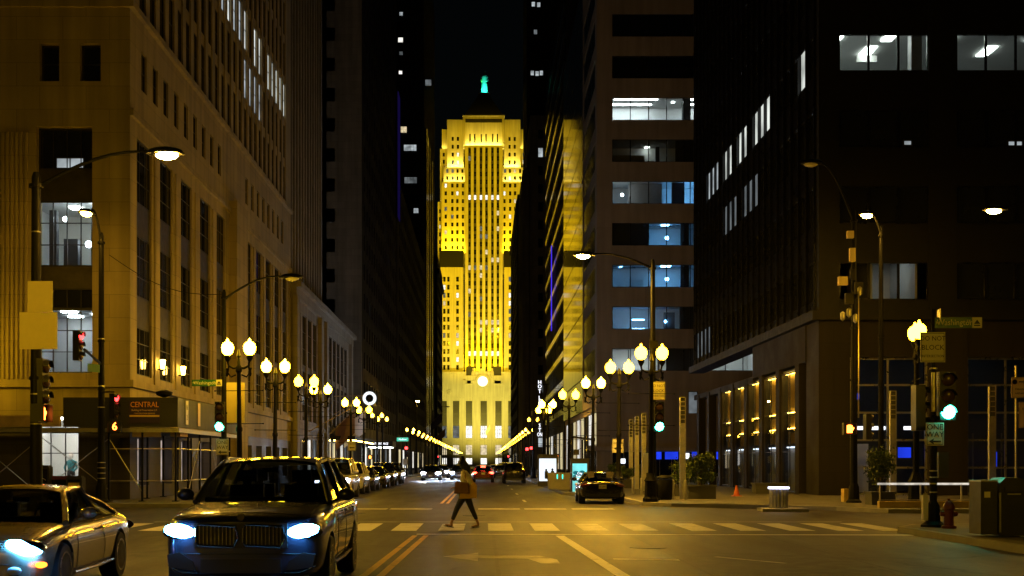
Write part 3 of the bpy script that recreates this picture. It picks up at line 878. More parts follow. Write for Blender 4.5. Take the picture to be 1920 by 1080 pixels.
# LaSalle side: fins in front of glass
fz = [(9.2+3.53*k, 9.2+3.53*k+1.9) for k in range(10)]
B.band('fin_metal','R',X0,Y0+0.4,Y1,8.7,H,[(Y0+0.6,Y1-0.2)],fz,0.35,sp=0.03)
fins = B.wall('fin_metal','fin')
for i in range(23):
    u = Y0+0.6+1.46*i; fbox(fins,'R',X0,u-0.05,u+0.05,8.72,H-0.1,-0.09,0.12)
cc = [(Y0+0.6+0.73*2*i+0.06, Y0+0.6+0.73*2*(i+1)-0.06) for i in range(22)]
for i, (a, b) in enumerate(cc):
    for k, (c, d) in enumerate(fz):
        g = 'dark_glass'
        if k == 3 and (i in (1,) or 6 <= i <= 18) and i not in (9, 12, 15): g = 'lit_slit' if i < 15 else 'lit_cool'
        if k == 2 and i in (8, 9, 10, 12, 13, 14): g = 'lit_dim'
        if k in (0,) and i > 17: g = 'lit_dim'
        B.win('R',X0,a,b,c,d,0.07,g,frame='fin_metal',dep=0.02)
st = B.wall('bronze')
st.box(X0-0.35, 46, Y0-0.25, 70.8, 8.25, 8.7); st.box(X0-0.35, X0+0.75, 70.8, Y1, 8.25, 8.7)              # ledge and soffit
st = B.wall('dark_stone')
# ground storeys: stone corner, storefronts, recessed arcade
sf = [(16.95,20.6),(22.4,26.1),(28,31.7)]
for (a, b) in ((X0,16.95),(20.6,22.4),(26.1,28.0),(31.7,46)): st.box(a,b,Y0,Y0+0.8,0,8.25)
for (a, b) in sf:
    st.box(a,b,Y0+0.05,Y0+0.8,6.55,8.25)
    B.win('F',Y0,a,b,0.15,6.55,0.3,'clear_glass',nx=2,nz=5,frame='frame_alu',fr=0.1,bar=0.09)
st.box(X0,X0+0.6,Y0+0.8,59.2,0,8.25)
st.box(X0+1.0,46,Y0+7.5,70.5,0,8.2)
st.box(22,46,70.5,Y1,0,8.2)
blk = B.wall('dark_stone'); lint = B.wall('dark_stone'); lint.box(X0-0.05,X0+0.6,59.2,70.8,6.5,8.25); lint.box(X0-0.05,X0+0.6,70.8,Y1-0.5,6.25,6.6)
for i in range(8):
    u = 60.6+4.0*i; blk.box(X0-0.1,X0+0.4,u-0.38,u+0.38,0,6.5)
for i in range(5):  # added bays behind the panes imitate golden reflections in the glass
    B.win('R',X0,61.0+4.0*i,64.2+4.0*i,0.2,6.25,0.06,'clear_glass',nx=2,nz=3,frame='frame_dark',fr=0.07,dep=0.04)
    lb = MB('reflection_panel'); u = 61.0+4.0*i; lb.box(X0+0.36,X0+0.4,u,u+3.2,2.6,6.3); lb.use('room_grey'); lb.box(X0+0.36,X0+0.4,u,u+3.2,0.1,2.6)
    lb.use('room_dark'); lb.box(X0+0.1,X0+0.4,u+3.2,u+3.3,0.1,6.3); lb.box(X0+0.1,X0+0.4,u-0.1,u,0.1,6.3); lb.box(X0+0.1,X0+0.4,u,u+3.2,6.3,6.4)
    for zz in (2.5,3.25,4.05): lb.use('room_dark'); lb.box(X0+0.2,X0+0.36,u+0.3,u+2.9,zz,zz+0.14)
    lob = lb.build('added_gold_bay', B.root, world=True)
    ls = MB('added_warm'); ls.box(X0+0.2,X0+0.28,u+0.2,u+3.0,6.2,6.26); ls.box(X0+0.24,X0+0.28,u+0.4,u+2.8,4.2,4.24); ls.box(X0+0.24,X0+0.28,u+0.4,u+2.8,3.4,3.44); ls.use('added_cool'); ls.box(X0+0.22,X0+0.3,u+0.3,u+2.9,2.42,2.48); ls.build('light_strip', lob, world=True)  # strips added to light the panels, no lamps known here
def lobby(mb):
    mb.use('room_dark'); mb.box(16.4,32,Y0+5.8,Y0+6.0,0.2,2.4)
    mb.use('frame_alu')
    for x in (18.0,19.6,23.8,25.2): mb.box(x,x+0.06,Y0+3,Y0+3.06,0.2,3.1)
    mb.use('room_white'); mb.box(18.2,19.2,Y0+4.5,Y0+4.6,0.2,2.6); mb.box(23,24,Y0+4.5,Y0+4.6,0.2,2.3)
    mb.use('white_text')
    for (a, b) in ((16.3,17.3),(18.0,19.4),(20.3,21.4),(28.2,29.0)): mb.box(a,b,Y0+2.5,Y0+2.56,3.25,3.42)
    mb.use('blue_strip'); mb.box(20.0,20.6,Y0+2.4,Y0+2.5,1.9,2.4); mb.box(25.2,25.5,Y0+4.2,Y0+4.3,1.4,2.2); mb.box(22.8,22.95,Y0+2,Y0+2.1,1.6,2.6); mb.box(18.3,18.6,Y0+4,Y0+4.1,4.8,5.1)
room(B.root,X0+0.85,32.2,Y0+0.85,Y0+7.2,0.15,8.0,wallm='room_dark',extra=lobby,lights=[(18.4,18.8,Y0+4.0,Y0+4.4),(24.2,24.6,Y0+4.0,Y0+4.4),(20,20.3,Y0+2.0,Y0+2.3)],lm='light_panel')
core = B.wall('dark_stone','core'); core.box(X0+0.5,46,Y0+7.3,70.8,8.7,H-0.2); core.box(X0+0.76,46,70.8,Y1,16.5,H-0.2)
core.box(X0+0.5,46,Y0+0.45,Y0+7.25,25,H-0.2)
B.finish(95)

# ================================================================ RIGHT, tan ribbon-window office
B = Bld('tan_office_building', 'tan concrete office building with ribbons of white and blue lit rooms', (12.2, 133, 0))
X0, Y0, Y1, H = 12.2, 133.0, 189.5, 62.0
rows = [(11.6+4.51*k, 11.6+4.51*k+2.42) for k in range(10)]
xs = [13.87, 29.4]
B.band('tan_concrete','F',Y0,X0,40,0,H,[(13.87,29.4)],[(3.0-2.85,2.9)]+rows,0.45)
segs = [(13.87,15.83),(15.83,17.8),(17.8,19.75),(19.75,21.6),(21.6,22.3),(22.3,24.2),(24.2,26.1),(26.1,28.0),(28.0,29.4)]
for k, (c, d) in enumerate(rows):
    for (a, b) in segs: B.win('F',Y0,a,b,c,d,0.12,'clear_glass' if k < 8 else 'dark_glass',frame='fin_metal',fr=0.05)
cfg = {7:None,
 6:dict(wallm='room_white',lights=[(14.3,19.0,Y0+1.6,Y0+1.85),(14.0,18.6,Y0+3.6,Y0+3.85),(20.7,21.0,Y0+2.6,Y0+2.9),(22.6,26,Y0+1.6,Y0+1.8),(22.6,26,Y0+3.6,Y0+3.8)],lm='light_panel_hot'),
 5:dict(wallm='room_grey',backm='room_white',lights=[(18.0,18.5,Y0+4.4,Y0+4.8)],lm='light_panel'),
 4:dict(wallm='room_white',lights=[(15.0,15.2,Y0+1.3,Y0+1.5)],lm='light_panel_hot'),
 3:dict(wallm='room_white',lights=[(19.6,20.4,Y0+2.6,Y0+3.2)],lm='light_blue'),
 2:dict(wallm='room_white',lights=[(19.6,20.6,Y0+2.6,Y0+3.4),(15.0,15.3,Y0+3.4,Y0+3.7)],lm='light_blue'),
 1:dict(wallm='room_white',lights=[(16.0,16.3,Y0+0.9,Y0+1.3),(19.2,19.5,Y0+0.9,Y0+1.3)],lm='light_panel_hot'),
 0:dict(wallm='room_white',lights=[(15.2,18.2,Y0+1.4,Y0+2.1),(24.5,25.5,Y0+2,Y0+2.5),(27.4,28.3,Y0+2,Y0+2.5)],lm='light_panel_hot')}
for k, (c, d) in enumerate(rows[:8]):
    def fit(mb, k=k, c=c, d=d):
        mb.use('room_dark')
        if k == 6: mb.box(21.6,22.35,Y0+0.7,Y0+1.4,c-0.2,d+0.3)
        if k == 5:
            mb.use('room_grey'); mb.box(13.9,17.7,Y0+2.6,Y0+2.8,c-0.2,c+1.35); mb.use('room_dark'); mb.box(20.9,26,Y0+1.2,Y0+1.4,c-0.2,d+0.3); mb.box(19.0,19.4,Y0+3,Y0+3.4,c-0.2,d)
        if k == 4:
            mb.use('room_grey'); mb.box(15.9,19.6,Y0+2.4,Y0+2.6,c-0.2,d+0.3); mb.use('room_dark'); mb.box(20.6,22.0,Y0+2,Y0+2.2,c-0.2,d+0.3)
            mb.use('light_panel_hot'); mb.ball((15.1,Y0+1.4,c+1.25),0.16,8,6)
            mb.use('light_blue'); mb.box(24.2,24.3,Y0+2.2,Y0+2.3,c,d); mb.box(21.9,22.1,Y0+2.9,Y0+3,c+0.2,d-0.3)
        if k in (3, 2):
            mb.use('room_dark')
            if k == 3: mb.box(13.9,18.0,Y0+1.5,Y0+1.7,c-0.2,d+0.3)
            mb.box(21.4,22.3,Y0+0.8,Y0+1.2,c-0.2,d+0.3)
            for j in range(9): mb.use('blind'); mb.box(16.0,17.6,Y0+2.9,Y0+2.95,c+0.12+j*0.13,c+0.18+j*0.13)
            mb.use('light_blue'); mb.ball((20.1,Y0+2.2,c+1.2),0.2,8,6)
            mb.use('room_dark')
            for j in range(7): mb.tube([(14+j*1.1,Y0+1.0+0.2*(j%3),d-0.1*(j%2)),(15.6+j*1.1,Y0+2.8,d+0.12)],0.035,5)
        if k == 1:
            mb.use('room_dark'); mb.box(21.3,23.4,Y0+0.9,Y0+1.1,c-0.2,d+0.3); mb.box(19.7,20.9,Y0+1.8,Y0+1.9,c-0.2,d-0.4)
            mb.use('light_blue'); mb.ball((19.9,Y0+1.7,c+1.0),0.16,8,6); mb.box(16.3,17.6,Y0+2.2,Y0+2.25,c+1.2,c+1.3); mb.box(16.3,17.6,Y0+2.2,Y0+2.25,c+0.2,c+0.3)
        if k == 0: mb.box(19.9,23.5,Y0+1.0,Y0+1.2,c-0.2,d+0.3); mb.box(15.75,15.85,Y0+1.5,Y0+1.6,c-0.2,d); mb.box(19.0,19.2,Y0+1.5,Y0+1.7,c-0.2,d)
    if cfg[k] is None: room(B.root,13.7,29.6,Y0+0.47,Y0+5.2,c-0.25,d+0.35,wallm='room_dark')
    else: room(B.root,13.7,29.6,Y0+0.47,Y0+5.2,c-0.25,d+0.35,extra=fit,**cfg[k])
core = B.wall('dark_stone','core')
core.box(X0+0.55,40,Y0+5.6,Y1,0,H-0.2); core.box(X0+0.55,40,Y0+0.5,Y0+5.55,49.6,H-0.2); core.box(X0+0.5,40,Y0+0.5,Y0+0.56,3.2,11.2)
# small window low on the front, blue bank band at street level, canopy edge
p = at(1299,755,Y0); B.win('F',Y0,p.x-0.5,p.x+0.5,p.z-1.2,p.z+1.2,-0.03,'lit_dim')
blue = MB('blue_strip')
for (a, b) in ((18.0,19.2),(19.6,21.0),(22.5,23.9),(24.3,25.6),(26.2,27.6),(28.2,29.4)): blue.box(a,b,Y0+0.12,Y0+0.2,2.05,2.85)
blue.use('white_text'); blue.box(21.35,22.2,Y0+0.1,Y0+0.2,2.1,2.7); blue.box(14.6,15.3,Y0+0.12,Y0+0.2,1.6,2.1)
blue.build('blue_band', B.root, world=True)
B.win('F',Y0,13.87,29.4,0.15,2.9,0.35,'dark_glass',nx=12,frame='frame_alu')
cn = MB('tan_concrete'); cn.box(X0-0.8,30,Y0-1.4,Y0,2.95,3.45); cn.build('canopy', B.root, world=True)
# LaSalle side: near half dark ribbons, far half mirror glass
B.band('tan_concrete','R',X0,Y0+0.45,152,8.0,H,[(135.2,151)],[(r[0]-0.3,r[1]+0.3) for r in rows],0.5)
for (c, d) in rows: 
    for (a, b) in ((135.2,140.4),(140.4,145.7),(145.7,151)): B.win('R',X0,a,b,c-0.3,d+0.3,0.07,'mirror_glass',nx=3,frame='fin_metal',dep=0.02)
fbox(B.wall('tan_concrete'),'R',X0,Y0+0.45,152,0,8.0,0.3,0.6)
for i in range(6):
    for k in range(13): B.win('R',X0,152.1+6.2*i,158.2+6.2*i,8+4.1*k,12+4.1*k,0.06,'mirror_glass',nx=4,nz=1,frame='fin_metal',fr=0.04,bar=0.05,dep=0.004)
fbox(B.wall('tan_concrete'),'R',X0,152,Y1,0,8.0,0.3,0.6)
for i, (u, g) in enumerate(((134,'lit_yellow'),(139.5,'lit_white'),(145,'dark_glass'),(150.5,'lit_yellow'),(157,'lit_white'),(164,'lit_yellow'),(171,'dark_glass'),(178,'lit_white'))):
    B.win('R',X0,u,u+4.6,3.6 if i < 2 else 0.5,7.2,0.1,g,nx=3,nz=3)
    if i < 2: B.win('R',X0,u,u+4.6,0.5,3.2,0.1,'dark_glass',nx=3)
B.finish(98)

# third right block: black glass with polished gold-catching spandrels
B = Bld('spandrel_tower', 'black glass slab striped by polished metal bands that mirror the golden tower', (12.3, 190, 0))
X0, Y0, Y1, H = 12.3, 190.0, 246.0, 78.0
B.wall('dark_stone','core').box(X0+0.4,40,Y0,Y1,0,H)
sp = B.wall('polished_spandrel','spandrel')
for k in range(15): fbox(sp,'R',X0,Y0,Y1,9.2+4.45*k,10.15+4.45*k,0,0.4)
for i in range(9):
    for k in range(15): B.win('R',X0,Y0+6.2*i+0.1,Y0+6.2*i+6.1,10.15+4.45*k,13.65+4.45*k,0.25,'dark_stone',nx=3,frame='fin_metal')
fbox(B.wall('dark_stone'),'R',X0,Y0,Y1,0,9.2,0.1,0.4)
for i in range(20): fbox(B.wall('fin_metal','fin'),'R',X0,Y0+2.8*i,Y0+2.8*i+0.22,9.3,H,-0.014,-0.001)
fbox(B.wall('blue_neon','light_strip'),'R',X0,217,218.2,25,40,-0.4,-0.28)
for k in range(6): B.win('R',X0,192+k*9,198+k*9,0.6,6.5,0.03,['lit_yellow','lit_warm','dark_glass','lit_white','lit_yellow','lit_warm'][k],nx=3,nz=3)
B.finish(60)

# hotel block whose narrow grey front shows
B = Bld('grey_hotel_building', 'narrow grey stone front with small dark windows beside the hotel sign', (11.3, 299, 0))
X0, Y0, Y1, H = 11.3, 299.0, 340.0, 86.0
rw = rows_every(5.5,18,4.4,2.3)
B.band('limestone_grey','F',Y0,X0,36,0,H,[(13.2,14.4),(16.4,17.6),(19.6,20.8)],rw,0.45)
B.wingrid('F',Y0,[(13.2,14.4),(16.4,17.6),(19.6,20.8)],rw,0.35,lit=[(0.05,'lit_cool')])
cc = cols_every(300,339,4.6,1.6)
B.band('limestone_grey','R',X0,Y0+0.45,Y1,0,H,cc,rw,0.45)
B.wingrid('R',X0,cc,rw,0.35,lit=[(0.03,'lit_dim')],glassm='old_glass')
B.wall('dark_stone').box(X0+0.5,36,Y0+0.5,Y1,0,H-0.2)
B.finish(50)

B = Bld('dark_bank_building', 'black silhouetted block at the right end of the street before the golden tower', (9.3, 341, 0))
B.wall('dark_stone').box(9.3,36,341,424,0,76); B.wall('dark_stone').box(8.9,36,340.6,424.4,73,74.2)
B.wall('limestone_grey').box(9.6,11.2,304,340.5,0,74)
cc = cols_every(343,423,5.2,2.0)
B.wingrid('R',9.3,cc,rows_every(8,15,4.2,2.3),-0.02,lit=[(0.015,'lit_dim')])
for k in range(6): B.win('R',9.3,344+k*12,350+k*12,0.6,4.4,-0.02,['lit_warm','lit_white','dark_glass','lit_yellow'][k%4],nx=2)
B.finish(40)

B = Bld('black_skyscraper', 'black skyscraper with three small lit windows beside the green statue', (12.0, 345, 0))
B.wall('dark_stone').box(12,40,345,375,76.2,150)
B.wall('dark_stone').box(36.2,40,345,375,0,76.2)
for (x, y) in ((998,137),(1007,138),(1015,137),(1000,8),(1010,9),(1004,60)):
    p = at(x,y,345); B.win('F',345,p.x-0.5,p.x+0.5,p.z-0.7,p.z+0.7,-0.02,'lit_cool' if y != 60 else 'lit_dim')
B.finish(20)

# ================================================================ THE GOLDEN TOWER
B = Bld('golden_tower', 'floodlit golden stepped stone tower closing the street', (0, 543, 0))
st = B.wall('tower_stone')
PITCH = 3.55
LIT = [(0.07,'lit_white'),(0.05,'lit_warm'),(0.1,'lit_dim')]
def block(x0, x1, y0, y1, z0, z1, cols=(), rows=(), t=0.55, sp=0.0, lit=LIT, spmat=None, w=0.4):
    cols = list(cols); rows = [r for r in rows if r[0] >= z0 and r[1] <= z1]
    B.band('tower_stone','F',y0,x0,x1,z0,z1,cols,rows,t,sp,spmat)
    st.box(x0,x1,y0+t+0.001,y1,z0,z1)
    B.wingrid('F',y0,cols,rows,w,lit=lit,frame='frame_dark',fr=0.08,nz=2)
def sym(c, w): return sorted([(-c-w/2,-c+w/2),(c-w/2,c+w/2)])
# base block with its tall slots
slots = [(-16.7,-14.0),(-12.6,-9.9),(-7.6,-4.9),(-1.55,1.15),(4.5,7.2),(10.4,13.1)]
slots = [(-18.8,-16.3),(-13.6,-10.8),(-7.9,-5.1),(-1.4,1.4),(5.1,7.9),(10.8,13.6),(16.3,18.8)]
B.band('tower_stone','F',543,-22,22,0,41,slots,[(1.0,3.8),(5.2,9.6),(12.6,29.0)],0.9)
st.box(-22,22,543.95,575,0,41)
for (a, b) in slots:
    for i,(c,d,g) in enumerate(((12.6,18,'lit_white'),(18,23.2,'tower_slot'),(23.4,29.0,'tower_slot'))):
        if i == 0 and (a < -12 or a > 10): g = 'lit_dim'
        B.win('F',543,a,b,c,d,0.6,g,nx=3,nz=4 if i else 3,bar=0.12)
    fbox(B.wall('spandrel_bronze','spandrel'),'F',543,a,b,23.2,23.4,0.4,0.8)
    B.win('F',543,a,b,5.2,9.6,0.6,'lit_warm',nx=4,nz=4)
    B.win('F',543,a,b,1.0,3.8,0.6,'lit_white',nx=2)
for z in (40.2,): st.box(-22,22,542.6,543.9,41,41.8)
for (a, b) in slots: fbox(st,'F',543,a-0.25,a-0.02,12.4,29.2,-0.18,0); fbox(st,'F',543,b+0.02,b+0.25,12.4,29.2,-0.18,0)
for s_ in (-1, 1):
    st.box(s_*5.9-2.1,s_*5.9+2.1,541.8,542.95,38.0,40.1); st.box(s_*5.9-1.6,s_*5.9+1.6,542.2,542.95,36.6,37.9); st.box(s_*5.9-2.0,s_*5.9+2.0,558.6,559.7,41,44.6)
    dk = B.wall('dark_metal_roof'); dk.box(s_*5.9-1.8,s_*5.9+1.8,542.3,543.0,40.15,44.2)
    st.lathe([(1.3,0),(1.3,0.35),(0.0,0.5)],(s_*15.1,542.6,32.6),20,axis='y'); st.lathe([(0.6,-0.2),(0.9,0.1)],(s_*15.1,542.5,32.6),14,axis='y')
    fbox(st,'F',543,-22,22,30.2,30.5,-0.15,-0.001) if s_ > 0 else fbox(st,'F',543,-22,22,11.2,11.7,-0.2,-0.001)
# clock and its carved surround
p = at(905,715,541.9)
ck = MB('tower_stone'); ck.lathe([(3.1,0),(3.1,0.9),(2.2,0.9)],(p.x,542.1,p.z),28,axis='y')
for sgn in (-1, 1):
    ck.ball((p.x+sgn*4.2,542.6,p.z+3.2),(0.9,0.7,1.8)); ck.ball((p.x+sgn*4.1,542.5,p.z+5.4),0.55); ck.ball((p.x+sgn*2.6,542.7,p.z+3.9),(1.1,0.6,1.0))
    ck.box(p.x+sgn*5.2,p.x+sgn*8.6,542.2,543,p.z-1.2,p.z+0.6)
ck.box(p.x-1.2,p.x+1.2,542.4,543.2,p.z+2.8,p.z+5.6)
cko = ck.build('clock', B.root, True, world=True)
f = MB(glow('lit_clock_face',(1.0,0.9,0.55),3.0)); f.lathe([(0,0.1),(2.15,0.1),(2.15,0.0),(0,0)],(p.x,541.95,p.z),32,axis='y'); fo = f.build('clock_face', cko, True, world=True)
h = MB('ink')
h.tube([(p.x,541.9,p.z),(p.x+0.2,541.9,p.z+1.7)],0.09,5); h.tube([(p.x,541.9,p.z),(p.x-1.0,541.9,p.z-0.7)],0.11,5); h.build('clock_hands', cko, world=True)
# shaft: six dark window strips
sc_ = [c for g in (-5.2,0,5.2) for c in ((g-1.85,g-0.65),(g+0.65,g+1.85))]
sr = rows_every(43.2,29,PITCH,2.25)
B.band('tower_stone','F',560,-8.6,8.6,41,146,sc_,[(42.6,145.2)],0.7)
for (a, b) in sc_:
    m2 = B.wall('frame_dark')
    zs = 42.6
    for (c, d) in sr:
        fbox(m2,'F',560,a,b,zs,c,0.42,0.69); zs = d
    fbox(m2,'F',560,a,b,zs,145.2,0.42,0.69)
for (a, b) in sc_:
    for k, (c, d) in enumerate(sr):
        q = rnd.random(); g = 'dark_glass'
        if q < 0.10: g = 'lit_warm'
        elif q < 0.16: g = 'lit_dim'
        if k == 22: g = 'lit_white'
        if k in (2,) : g = 'lit_white'
        if k in (6,) and a > -3 : g = 'lit_warm'
        B.win('F',560,a,b,c,d,0.45,g,nz=2,fr=0.08)
st.box(-8.6,8.6,560.75,580,41,146)
for gx in (-7.9,-2.6,2.6,7.9): st.box(gx-0.45,gx+0.45,559.75,560,41.8,146)
# low wings either side of the shaft with dark roofs
wr = rows_every(42.8,12,PITCH,2.2)
block(-19.5,-9.1,545,558,41,88.2,[(-18.0,-16.9),(-16.2,-15.1),(-12.2,-11.0)],wr)
block(9.1,19.5,545,558,41,88.2,[(11.0,12.2),(15.1,16.2),(16.9,18.0)],wr)
for s_ in (-1, 1):
    rf = B.wall('dark_metal_roof',('wing_roof', s_))
    x0, x1 = sorted((s_*9.0, s_*19.6))
    rf.add([(x0,544.8,88.2),(x1,544.8,88.2),(x1,558,88.2),(x0,558,88.2),(x0,549.5,96.4),(x1,549.5,96.4),(x1,558,96.4),(x0,558,96.4)],[(0,1,5,4),(1,2,6,5),(3,0,4,7),(4,5,6,7)])
# main wings (tier A), tier B, shoulders, crown
tr = rows_every(99.0,9,PITCH,1.9)
block(-19.2,-8.65,562.5,580,88,130,[(-17.9,-16.8),(-14.9,-13.8),(-12.6,-11.5),(-10.0,-9.0)],tr)
block(8.65,19.2,562.5,580,88,130,[(9.0,10.0),(11.5,12.6),(13.8,14.9),(16.8,17.9)],tr)
block(-21.2,-19.2,568,580,88,122,[(-20.6,-19.8)],tr[:6]); block(19.2,21.2,568,580,88,122,[(19.8,20.6)],tr[:6])
tb = rows_every(131.4,2,3.3,1.8)
block(-18.4,-8.65,565,580,130,137.2,[(-17.2,-16.2),(-14.8,-13.8),(-12.5,-11.5),(-10.3,-9.3)],tb)
block(8.65,18.4,565,580,130,137.2,[(9.3,10.3),(11.5,12.5),(13.8,14.8),(16.2,17.2)],tb)
tsr = rows_every(139.2,5,3.6,1.9)
block(-16.9,-9.3,567.5,580,137.2,159.8,[(-14.8,-13.8),(-12.4,-11.4)],tsr[:4]); block(9.3,16.9,567.5,580,137.2,159.8,[(11.4,12.4),(13.8,14.8)],tsr[:4])
block(-20.2,-16.9,570,580,122,147,[(-19.0,-18.0)],[(140,142),(143.4,145.2)]); block(16.9,20.2,570,580,122,147,[(18.0,19.0)],[(140,142),(143.4,145.2)])
block(-19.4,-16.9,572,580,147,156.5)
block(16.9,19.4,572,580,147,156.5)
cr = [c for g in (-5.2,0,5.2) for c in ((g-1.4,g-0.75),(g+0.75,g+1.4))]
block(-9.3,9.3,564.5,580,146,160.4,cr,[(148.5,152.5)],lit=None)
for c in (-7.6,-2.6,2.6,7.6): st.box(c-0.9,c+0.9,564.0,564.5,146,157.5)
fbox(B.wall('dark_metal_roof'),'F',564.5,-8.4,8.4,157.6,159.3,-0.05,0)
for x0,x1 in ((-6.5,-4.2),(-1.2,1.2),(4.2,6.5)): fbox(B.wall('dark_stone','louvre'),'F',564.5,x0,x1,157.8,159.1,-0.12,-0.06)
st.box(-9.6,9.6,564.2,580,160.4,160.9)
# unlit pyramid roof
rf = B.wall('dark_metal_roof','roof')
rf.add([(-9,564.6,160.9),(9,564.6,160.9),(9,580,160.9),(-9,580,160.9),(-2,570.5,172.5),(2,570.5,172.5),(2,574,172.5),(-2,574,172.5)],[(0,1,5,4),(1,2,6,5),(2,3,7,6),(3,0,4,7),(4,5,6,7)])
tower = B.finish(98)

# floodlights mounted on the tower's own ledges and on the neighbouring roofs
GOLD = (1.0, 0.62, 0.008)
PALE = (1.0, 0.80, 0.11)
HOT = (1.0, 0.74, 0.09)
def flood(name, loc, size, power, aim, col=GOLD, spread=R(150)):
    l = bpy.data.lights.new(name, 'AREA'); l.shape = 'RECTANGLE'; l.size = size[0]; l.size_y = size[1]
    l.energy = power; l.color = col; l.spread = spread
    o = bpy.data.objects.new(name, l); COL.objects.link(o); o.location = loc
    o.rotation_euler = (Vector(aim)-Vector(loc)).to_track_quat('-Z','Y').to_euler()
    return o
def spot(name, loc, aim, power, ang, col=GOLD, blend=0.5, r=0.4):
    l = bpy.data.lights.new(name, 'SPOT'); l.energy = power; l.color = col; l.spot_size = R(ang); l.spot_blend = blend; l.shadow_soft_size = r
    o = bpy.data.objects.new(name, l); COL.objects.link(o); o.location = loc
    o.rotation_euler = (Vector(aim)-Vector(loc)).to_track_quat('-Z','Y').to_euler()
    return o
K = 0.42
flood('crown_floodlight',(0,563.2,146.3),(17,0.4),10000*K,(0,565.0,152),HOT)
for s_ in (-1, 1):
    flood('shoulder_floodlight',(s_*13,566.3,137.5),(7,0.4),4600*K,(s_*13,567.8,142),HOT)
    flood('tier_floodlight',(s_*13.5,563.8,130.3),(9,0.4),3200*K,(s_*13.5,565.2,134),HOT)
    flood('wing_floodlight',(s_*14,559.6,97.0),(10,0.5),19000*K,(s_*14,563,108),GOLD)
    flood('ledge_floodlight',(s_*18.4,569.0,122.4),(2,0.3),500*K,(s_*18.4,570.5,126),HOT)
    flood('outer_ledge_floodlight',(s_*18.2,571,147.3),(2,0.3),300*K,(s_*18.2,572.5,151),HOT)
    # lamps on the two last roofs of the street
    spot('roof_floodlight',(s_*9.6,423.5,77.5) if s_ > 0 else (-14.2,425.8,67),(0,560,92),1.5e6*K,52,blend=0.35)
    spot('street_floodlight',(s_*8.0,500,9),(s_*2,543,31),260000*K,76,PALE,1.0)
flood('shaft_floodlight',(0,554,42.2),(16,1.0),31000*K,(0,560.5,62),GOLD)
# statue on the roof
t = thing('statue', 'green lit robed statue standing on the dark roof of the golden tower', 'statue', (0.3, 572.2, 172.5))
b = MB('statue'); b.lathe([(3.0,0),(3.0,0.5),(1.9,0.7),(1.6,1.6),(1.4,1.6)],(0,0,0),12); b.build('pedestal', t, True)
b = MB('statue'); b.lathe([(1.5,1.6),(1.25,2.6),(1.1,4.5),(1.15,6.2),(1.35,7.6),(1.5,8.6),(1.2,9.2),(0.45,9.5),(0.4,9.9)],(0,0,0),16,1,0.8)
b.ball((0,0,10.5),(0.55,0.6,0.75),10,8)
for s_ in (-1,1): b.tube([(s_*1.35,0,8.7),(s_*1.65,-0.25,6.9),(s_*1.1,-0.9,6.0)],[0.38,0.32,0.22],8)
for k in range(9): b.tube([(1.05*math.cos(k*0.7),0.85*math.sin(k*0.7),6.0),(1.5*math.cos(k*0.7),1.2*math.sin(k*0.7),1.7)],0.12,5)
b.build('figure', t, 60)
b = MB('mustard'); b.lathe([(0.1,-1.0),(0.28,-0.6),(0.3,0.4),(0.05,0.8)],(-1.3,-0.9,6.6),8); b.build('wheat_sheaf', t, True)
flood('statue_floodlight',(0.3,568.8,173.3),(3.0,0.8),1500,(0.3,572,178.5),(0.03,1.0,0.62))
# ================================================================ TWIN GLOBE STREET LAMPS
def make_lamp(name, far=False):
    t = thing(name, 'x', 'street lamp')
    n = 6 if far else 10
    b = MB('black_iron')
    b.lathe([(0.30,0),(0.30,0.12),(0.24,0.2),(0.22,0.75),(0.26,0.8),(0.17,0.95),(0.13,1.1)], n=8)
    b.build('base', t, 30)
    p = MB('black_iron')
    p.lathe([(0.105,1.1),(0.095,2.6),(0.12,2.65),(0.12,2.75),(0.09,2.8),(0.075,4.75),(0.12,4.8),(0.12,4.92),(0.06,5.05),(0.05,5.3),(0.085,5.36),(0.02,5.62)], n=n)
    p.build('post', t, 30)
    a = MB('black_iron')
    a.tube([(-0.40,0,5.18),(-0.36,0,5.0),(-0.2,0,4.92),(0.2,0,4.92),(0.36,0,5.0),(0.40,0,5.18)],0.045,6)
    if not far:
        a.tube([(-0.36,0,5.0),(-0.4,0,4.75),(-0.28,0,4.6),(-0.1,0,4.68)],0.03,6); a.tube([(0.36,0,5.0),(0.4,0,4.75),(0.28,0,4.6),(0.1,0,4.68)],0.03,6)
        for s_ in (-1,1): a.lathe([(0.02,4.62),(0.05,4.7),(0.03,4.82),(0.06,4.92)],(s_*0.42,0,0),8)
    a.build('crossarm', t, True)
    if not far:
        for z in (2.9, 4.1):
            r = MB('black_iron'); r.tube([(-0.85,0,z),(0.85,0,z)],0.014,5); r.ball((-0.87,0,z),0.03,6,4); r.ball((0.87,0,z),0.03,6,4)
            r.build('banner_rod', t)
    for s_ in (-1, 1):
        g = MB('globe_far' if far else 'globe')
        prof = [(0.10,-0.27),(0.18,-0.20),(0.225,-0.09),(0.235,0.02),(0.205,0.13),(0.13,0.205),(0.055,0.245),(0.04,0.32),(0.0,0.37)]
        g.lathe([(r*(0.66 if far else 0.95), z*(0.66 if far else 0.95)) for r, z in prof], (s_*0.40,0,5.66), 7 if far else 14)
        go = g.build('lamp_globe', t, 60)
        if not far:
            f = MB('black_iron'); f.lathe([(0.05,5.16),(0.12,5.28),(0.13,5.37),(0.09,5.37)],(s_*0.40,0,0),10); f.build('globe_fitter', go, True)
    return t
lamp0 = make_lamp('street_lamp'); lampF = make_lamp('street_lamp', True)
usedL = [False, False]
